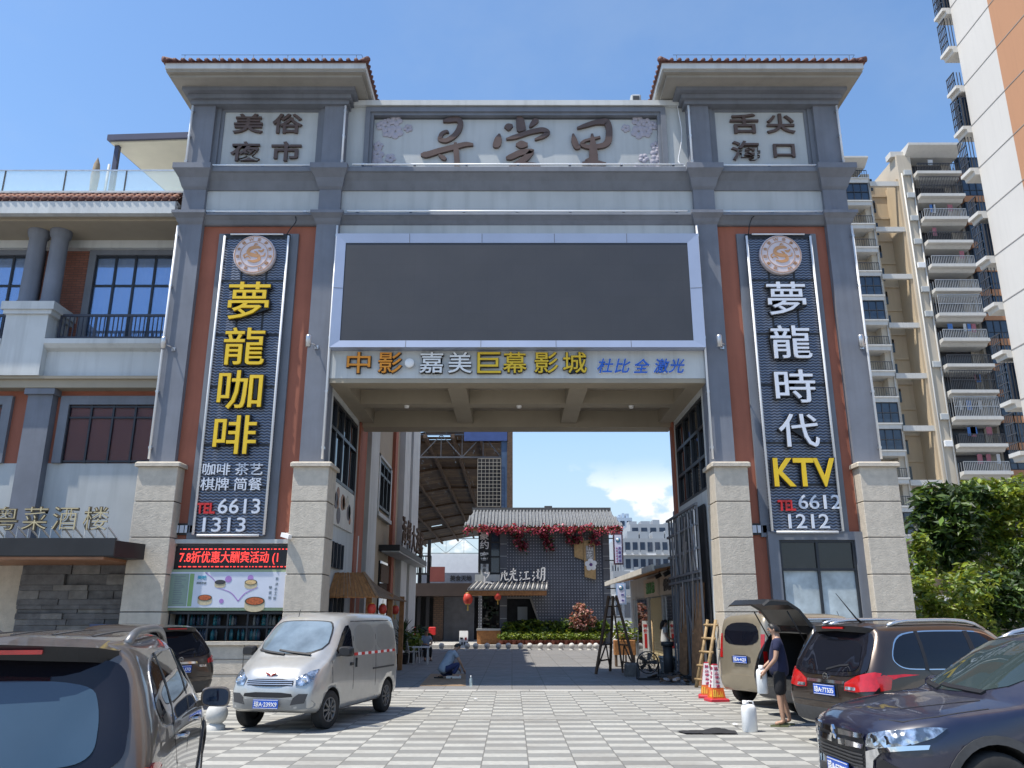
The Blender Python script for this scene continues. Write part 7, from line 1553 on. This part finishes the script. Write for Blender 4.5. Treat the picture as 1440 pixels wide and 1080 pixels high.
p = gr(662, 966); t = thing('plastic_bottle', 'clear water bottle standing right of the cardboard', 'bottle', (p.x, p.y, 0)); MB().lathe([(0, 0), (.035, 0), (.035, .17), (.015, .22), (.015, .24), (0, .24)], p, 10).build('bottle_body', mg, t); MB().lathe([(.017, .235), (.017, .255), (0, .255)], p, 8).build('cap', m_whitep, t)
p = gr(633, 954); t = thing('tool_tray', 'grey metal tray of parts on the cardboard before the kneeling man', 'tray', (p.x + .1, p.y - .1, .012)); g = MB(); g.box(p.x-.1, p.x+.3, p.y-.2, p.y+.0, .013, .03); g.box(p.x-.1, p.x+.3, p.y-.2, p.y-.19, .03, .07); g.box(p.x-.1, p.x+.3, p.y-.01, p.y, .03, .07); g.build('tray', m_steel, t)
g = MB(); rnd = random.Random(2)
for k in range(6): x = p.x - .05 + rnd.random()*.3; y = p.y - .17 + rnd.random()*.13; g.bar((x, y, .045), (x+rnd.uniform(-.1, .1), y+rnd.uniform(-.03, .03), .06), .035)
g.build('parts', m_redl, t)
# person on a chair at a small table, left
m_wchair = M('white_plastic_chair', (.62, .63, .66), .45)
def chair(label, loc, yaw, grp='white plastic chairs at the passage side'):
    t = thing('plastic_chair', label, 'chair', loc, yaw, grp); t.scale = (.9,)*3
    MB().bev(-.22, .22, -.22, .22, .42, .45, .012).build('seat', m_wchair, t, False); g = MB()
    for k in range(5): g.bar((-.18+k*.09, -.21, .52), (-.18+k*.09, -.30, .82), .05, .015)
    g.bar((-.22, -.20, .44), (-.22, -.31, .86), .035).bar((.22, -.20, .44), (.22, -.31, .86), .035).bar((-.22, -.31, .85), (.22, -.31, .85), .05, .03); g.build('backrest', m_wchair, t, False)
    for x in (-.2, .2):
        for y in (-.2, .2): MB().bar((x*1.12, y*1.12, 0), (x, y, .43), .035).build('leg', m_wchair, t, False)
        g = MB(); g.bar((x*1.12, -.25, .64), (x*1.12, .2, .64), .04, .02).bar((x*1.12, .19, .43), (x*1.12, .19, .64), .03); g.build('armrest', m_wchair, t, False)
    return t
q = gr(598, 929); c1 = chair('white plastic chair with the blue-shirted person on it', (q.x, q.y, 0), R(200)); c2 = copy_tree(c1); q2 = gr(580, 932); c2.location = (q2.x, q2.y, 0); c2.rotation_euler.z = R(-70); c2['label'] = 'empty white plastic chair left of the small table'
sit = dict(hip=(0, -.05, .50), chest=(0, .02, .88), neck=(0, .05, 1.04), head=(0, .10, 1.16), face=(.2, 1, -.3), lsh=(-.18, .03, .95), rsh=(.18, .03, .95), lel=(-.24, .14, .70), rel=(.24, .16, .70), lwr=(-.10, .36, .68), rwr=(.10, .38, .68), lhd=(.2, .6, 0), rhd=(-.2, .6, 0),
    lhj=(-.10, -.02, .52), rhj=(.10, -.02, .52), lkn=(-.12, .42, .50), rkn=(.12, .43, .50), lan=(-.12, .40, .09), ran=(.13, .46, .09), ltoe=(-.13, .54, .045), rtoe=(.15, .60, .045))
person('person in a light blue shirt and black trousers sitting on a white chair', (q.x, q.y, 0), R(200), sit, cl_blue, cl_black, sh_k)
q = gr(598, 933); tb = thing('side_table', 'small white table beside the seated person', 'table', (q.x - .1, q.y - .6, 0)); x, y = q.x - .1, q.y - .6
MB().bev(x-.3, x+.3, y-.22, y+.22, .56, .60, .012).build('table_top', m_wchair, tb)
for a in (-.25, .25):
    for b in (-.18, .18): MB().bar((x+a, y+b, 0), (x+a, y+b, .56), .03).build('leg', m_steel, tb)
p = Vector((5.12, 28.4, 0)); st2 = dict(stand); st2.update(lwr=(-.16, .25, .98), rwr=(.16, .25, 1.0), face=(0, 1, -.3))
person('person with long dark hair in a white top and jeans facing the shop door', tuple(p), R(-100), st2, cl_white, cl_jean, sh_k, False, .28)
# ================================================================== small things on the paving and in the passage
m_cone = M('cone_orange', (.65, .13, .03), .5, 0, .15, 5); m_conew = M('cone_white', (.72, .70, .70), .5, 0, .08); m_coner = M('cone_red', (.50, .03, .05), .5)
def cone(label, px, py, rz, h=.70):
    p = gr(px, py); t = thing('square_cone', label, 'traffic cone', (p.x, p.y, 0), rz, 'printed square cones by the right pedestal')
    def fr(mb, z0, z1, m): a = .15 - .105*z0/h; b = .15 - .105*z1/h; vs = [(s*w, u*w, z) for w, z in ((a, z0), (b, z1)) for s, u in ((-1, -1), (1, -1), (1, 1), (-1, 1))]; mb.add(vs, [(0, 1, 5, 4), (1, 2, 6, 5), (2, 3, 7, 6), (3, 0, 4, 7), (4, 5, 6, 7), (3, 2, 1, 0)], m)
    g = MB(); g.bev(-.20, .20, -.20, .20, 0, .06, .02, 1); g.build('base', [m_cone, m_coner], t, False)
    g = MB(); fr(g, .06, .26, 0); fr(g, .26, .68, 1); fr(g, .68, h, 2); g.build('cone_body', [m_cone, m_conew, m_coner], t, False)
    g = MB()
    for k, s in enumerate('禁止停车请勿泊位'[:5]):
        z = .62 - k*.082; a = .15 - .105*z/h
        for r in (0, 90, 180, 270): i0 = len(g.v); glyphs(g, s, 0, 0, -a-.004, .062, .08, .006, 0, .02); g.xf(Matrix.Rotation(R(r), 4, 'Z') @ Matrix.Translation((0, 0, z)), i0)
    g.build('cone_lettering', M('magenta_print', (.5, .03, .12), .5) if 'magenta_print' not in bpy.data.materials else bpy.data.materials['magenta_print'], t, False)
    g = MB()
    for r in (0, 90, 180, 270):
        i0 = len(g.v); rnd = random.Random(r)
        for k in range(6): g.bar((-.11 + k*.04, -.137, .09), (-.10 + k*.037, -.117, .16 + rnd.random()*.08), .03, .004, 0)
        g.xf(Matrix.Rotation(R(r), 4, 'Z'), i0)
    g.build('city_print', M('yellow_print', (.7, .42, .04), .5) if 'yellow_print' not in bpy.data.materials else bpy.data.materials['yellow_print'], t, False)
cone('orange and white printed square cone nearer the camera', 1008, 986, R(8)); cone('orange and white printed square cone half hidden behind the nearer one', 996, 981, R(-12))
p = gr(993, 1031); t = thing('floor_mat', 'crumpled black mat lying flat on the paving before the white jug', 'mat', (p.x, p.y, .004)); g = MB(); n = 14; rnd = random.Random(15); vs = []
for i in range(n+1):
    for j in range(6):
        u, v = i/n, j/5; x = -.42 + .84*u + (.10*(1-v) if u < .3 else 0); y = -.16 + .36*v*(1-.3*abs(u-.6)); vs.append((p.x + x, p.y + y, .012 + .05*max(0, math.sin(u*7+v*3))*u*v + rnd.random()*.01))
g.add(vs, [(i*6+j, (i+1)*6+j, (i+1)*6+j+1, i*6+j+1) for i in range(n) for j in range(5)], 0, True); g.build('mat_sheet', M('black_mat', (.02, .02, .022), .8, 0, .3, 9), t)
p = gr(985, 968); t = thing('bamboo_ladder', 'short bamboo ladder leaning on the right pedestal', 'ladder', (p.x, p.y, 0)); A0, A1 = Vector((p.x - .05, p.y + .22, 0)), Vector((p.x + .06, p.y - .14, 0)); up_ = Vector((.42, .2, 1.55))
for a in (A0, A1): MB().tube([a, a + up_*.5 + Vector((.01, 0, 0)), a + up_], [.045, .04, .035], 8).build('rail', m_bamboo, t)
for k in range(5): f = .12 + k*.2; q = MB(); q.tube([A0 + up_*f - Vector((.05, -.05, 0)), A1 + up_*f + Vector((.05, -.05, 0))], .03, 7); q.build('rung', m_bamboo, t)
# tall A-frame step ladder: two tapering trestles
t = thing('step_ladder', 'tall dark wooden A-frame ladder standing open in the passage', 'ladder', (3.4, 26, 0))
def trestle(b0, b1, t0, t1, fs):
    for a, b in ((b0, t0), (b1, t1)): MB().bar(a, b, .07, .06).build('rail', m_wooddk, t)
    q = MB()
    for f in fs: q.bar(Vector(b0).lerp(Vector(t0), f), Vector(b1).lerp(Vector(t1), f), .055, .04)
    q.build('rungs', m_wooddk, t); q = MB()
    q.bar(Vector(b0).lerp(Vector(t0), .02), Vector(b0).lerp(Vector(t0), .36).lerp(Vector(b1).lerp(Vector(t1), .36), .5), .035); q.bar(Vector(b1).lerp(Vector(t1), .02), Vector(b0).lerp(Vector(t0), .36).lerp(Vector(b1).lerp(Vector(t1), .36), .5), .035)
    q.build('brace', m_wooddk, t)
b0, b1 = gr(838, 948), gr(858, 944); c0, c1 = gr(876, 946), gr(896, 950); T0, T1 = at(856, 838, 25.9), at(862, 838, 26.1); trestle(b0, b1, T0, T1, (.16, .36, .55, .72, .86, .97)); trestle(c0, c1, T0 + Vector((.1, 0, 0)), T1 + Vector((.1, 0, 0)), (.14, .36, .55, .72, .86, .97))
p = gr(880, 930); x, y = p.x, 29.; x = at(878, 905, y).x; t = thing('planter_box', 'orange wooden planter box of small flowers on short legs', 'planter', (x, y, 0)); g = MB(); g.bev(x-.36, x+.36, y-.2, y+.2, .38, .86, .02); g.build('box', m_wood, t)
for a in (-.3, .3): MB().box(x+a-.03, x+a+.03, y-.16, y+.16, 0, .38).build('leg', m_wooddk, t)
g = MB(); leaves(g, (x, y, .98), (.38, .22, .16), 140, .08, 9, (0, 2, 2, 3), 0, .5); g.build('foliage', m_leaf + [m_rosy], t)
t = thing('green_shrub', 'bright green shrub behind the orange planter box', 'shrub', (x + .2, y + 1.6, 0)); g = MB(); leaves(g, (x+.25, y+1.6, 1.0), (.45, .35, .5), 220, .13, 19, (0, 2), 0, .4); g.build('foliage', m_leaf, t); MB().tube([(x+.25, y+1.6, 0), (x+.25, y+1.6, .9)], .03, 6).build('stem', m_bark, t)
p = gr(912, 956); t = thing('floor_fan', 'round black industrial fan standing on the passage floor', 'fan', (p.x, p.y, 0)); x, y = p.x, p.y; c = Vector((x, y, .44))
g = MB(); g.lathe([(.27, -.07), (.29, -.07), (.29, .07), (.27, .07), (.27, -.07)], c, 28, 0, 'y'); g.build('ring', m_black, t)
for s in (-.072, .072):
    g = MB()
    for r in (.06, .13, .2): g.lathe([(r, s), (r+.008, s), (r+.008, s+.006), (r, s+.006), (r, s)], c, 24, 0, 'y')
    for k in range(12): a = k*math.pi/6; g.bar(c + Vector((0, s, 0)), c + Vector((math.cos(a)*.27, s, math.sin(a)*.27)), .006)
    g.build('grille', m_black, t)
for k in range(5):
    a = k*2*math.pi/5; g = MB(); u = Vector((math.cos(a), 0, math.sin(a))); w_ = Vector((-math.sin(a), 0, math.cos(a))); g.add([c + u*.05 - w_*.03 + Vector((0, -.02, 0)), c + u*.25 - w_*.05 + Vector((0, -.03, 0)), c + u*.25 + w_*.07 + Vector((0, .03, 0)), c + u*.05 + w_*.03 + Vector((0, .02, 0))], [(0, 1, 2, 3)]); g.build('blade', m_plast, t)
g = MB(); g.bar((x-.3, y-.15, .02), (x+.3, y-.15, .02), .04).bar((x-.3, y+.15, .02), (x+.3, y+.15, .02), .04).bar((x-.29, y-.15, .02), (x-.29, y, .44), .03).bar((x+.29, y-.15, .02), (x+.29, y, .44), .03).bar((x-.29, y+.15, .02), (x-.29, y, .44), .03).bar((x+.29, y+.15, .02), (x+.29, y, .44), .03); g.build('stand', m_black, t)
p = gr(940, 948); t = thing('paint_bucket', 'pale plastic bucket standing before the shop wall', 'bucket', (p.x, p.y, 0)); MB().lathe([(0, 0), (.21, 0), (.26, .5), (.28, .5), (.28, .46), (.24, .46), (.2, .04), (0, .04)], p, 18).build('bucket_body', M('grey_plastic', (.42, .44, .44), .5), t); MB().tube([p + Vector((-.26, 0, .46)), p + Vector((-.2, -.22, .36)), p + Vector((.2, -.22, .36)), p + Vector((.26, 0, .46))], .01, 5).build('handle', m_steel, t)
p = gr(889, 951); t = thing('concrete_block', 'rough grey concrete block beside the step ladder foot', 'block', (p.x, p.y, 0)); MB().bev(p.x-.2, p.x+.2, p.y-.18, p.y+.18, 0, .36, .05).build('block', M('rough_concrete', (.14, .13, .12), .9, 0, .3, 9, .8, 15), t)
Y = 31.; a, b = at(903, 873, Y), at(914, 936, Y); t = thing('standing_banner', 'narrow white standing banner with red lettering before the shops', 'banner', ((a.x+b.x)/2, Y, 0)); MB().box(a.x, b.x, Y, Y+.04, .08, a.z).build('banner_face', m_whitep, t); MB().box(a.x+.06, b.x-.06, Y-.006, Y, a.z-.95, a.z-.45).build('red_panel', m_redl, t)
g = MB()
for k, s in enumerate('特价'): glyphs(g, s, (a.x+b.x)/2, a.z - .18 - k*.17, Y, .13, .15, .006, 0, .02)
g.build('lettering', m_redl, t); MB().box(a.x-.05, b.x+.05, Y-.12, Y+.16, 0, .08).build('base', m_black, t)
a, b = gr(925, 938), at(917, 872, 29.6); tag(place(MB().tube([(a.x, 29.4, 0), (b.x, 29.7, b.z)], .025, 7).build('bamboo_pole', m_bamboo)), 'thin bamboo pole leaning against the shop front', 'pole')
t = thing('debris_pile', 'low heap of dark rubble and offcuts at the foot of the grille', 'debris', (4.2, 22.5, 0)); g = MB(); rnd = random.Random(44)
for k in range(38):
    x, y, z = 3.85 + rnd.random()*.75, 21.2 + rnd.random()*3.0, rnd.uniform(.02, .16); a = Vector((rnd.uniform(-1, 1), rnd.uniform(-1, 1), rnd.uniform(-.2, .2))).normalized()*rnd.uniform(.06, .24); g.bar(Vector((x, y, z)) - a, Vector((x, y, z)) + a, rnd.uniform(.03, .1), rnd.uniform(.02, .07), rnd.choice((0, 0, 1, 2)))
o = g.build('rubble', [m_plast, m_wooddk, M('grey_offcut', (.25, .25, .26), .8)], t); o['kind'] = 'stuff'
Y = 44.5; a, b = at(646, 887, Y), at(658, 905, Y); t = thing('sandwich_board', 'small white menu stand at the edge of the restaurant terrace', 'sign', ((a.x+b.x)/2, Y, 0)); z0 = .05
MB().add([(a.x, Y-.2, z0), (b.x, Y-.2, z0), (b.x, Y, a.z), (a.x, Y, a.z), (a.x, Y+.2, z0), (b.x, Y+.2, z0)], [(0, 1, 2, 3), (3, 2, 5, 4), (0, 3, 4), (1, 5, 2)]).build('board', m_whitep, t)
g = MB()
for k in range(3): x = a.x + .12 + k*.14; g.box(x, x+.08, Y-.19, Y-.16, .2, .36); 
g.box(a.x+.05, a.x+.2, Y-.14, Y-.1, .5, .58); g.box(b.x-.16, b.x-.06, Y-.14, Y-.1, .46, .58, 1); g.build('print', [m_plast, m_redl], t)
# plants and a low rail at the left of the passage, red stools further back
for k, (lab, px, py, Y, r, h) in enumerate((('dark spiky palm plant beside the side building column', 566, 885, 30.5, .55, 1.35), ('yellow-green potted shrub right of the spiky palm', 577, 898, 31.5, .45, .7), ('dark leafy potted plant behind the white chairs', 590, 890, 36, .5, .9))):
    c = at(px, py, Y); t = thing('potted_shrub', lab, 'potted plant', (c.x, Y, 0)); MB().lathe([(0, 0), (.2, 0), (.26, .34), (.28, .34), (.24, .3), (0, .3)], (c.x, Y, 0), 14).build('pot', m_plast, t); g = MB()
    if k == 0:
        rnd = random.Random(3)
        for j in range(60):
            a = rnd.random()*6.28; e = rnd.uniform(.1, 1.3); d = Vector((math.cos(a)*math.cos(e), math.sin(a)*math.cos(e), math.sin(e)))*rnd.uniform(.5, .85); s = Vector((c.x, Y, .55 + rnd.random()*.5)); u = d.cross(Vector((0, 0, 1))).normalized()*.03
            g.add([s - u, s + d*.5 - u*1.2 + Vector((0, 0, .04)), s + d - Vector((0, 0, .1)), s + d*.5 + u*1.2 + Vector((0, 0, .04)), s + u], [(0, 1, 3, 4), (1, 2, 3)], 1)
    else: leaves(g, (c.x, Y, .3 + h*.6), (r, r*.8, h*.55), 260, .13, 70+k, ((0, 2), (0, 2), (1, 1, 0))[k], 0, .4)
    g.build('foliage', m_leaf, t); MB().tube([(c.x, Y, .2), (c.x, Y, .3+h*.5)], .03, 6).build('stem', m_bark, t)
t = thing('low_railing', 'low grey railing beside the plants on the left of the passage', 'railing', (-4.4, 29, 0)); g = MB()
for z in (.25, .62): g.bar((-4.3, 27.8, z), (-4.05, 31.5, z), .04)
g.build('rail', m_steel, t)
for k in range(6): f = k/5; MB().bar((-4.3+.25*f, 27.8+3.7*f, 0), (-4.3+.25*f, 27.8+3.7*f, .64), .04).build('post', m_steel, t)
for lab, px in (('red cushion board on the dark terrace nearer the wall', 579), ('red cushion board on the dark terrace farther from the wall', 608)):
    a = at(px, 884, 49); t = thing('red_stool', lab, 'stool', (a.x, 49, .17), 0, 'red stools on the terrace'); MB().bev(a.x-.2, a.x+.2, 48.85, 49.15, .62, 1.05, .03).build('seat', m_redl, t)
    for s in (-.16, .16): MB().bar((a.x+s, 49, .17), (a.x+s, 49, .62), .04).build('leg', m_black, t)

for lab, px, py, r in (('white paper scrap on the paving left of centre, nearer the passage', 668, 985, 20), ('white paper scrap beside the checkered tiles near the silver van', 655, 1000, 70), ('small crumpled white scrap near the black mat', 1034, 1021, 130)):
    p = gr(px, py); g = MB(); rnd = random.Random(r); vs = [(p.x + math.cos(k*1.26)*rnd.uniform(.03, .07), p.y + math.sin(k*1.26)*rnd.uniform(.03, .07), .008 + rnd.random()*.03) for k in range(5)]
    g.add(vs + [(p.x, p.y, .045)], [(k, (k+1) % 5, 5) for k in range(5)]); tag(place(g.build('paper_scrap', m_whitep)), lab, 'litter')
bpy.data.objects.remove(_to)
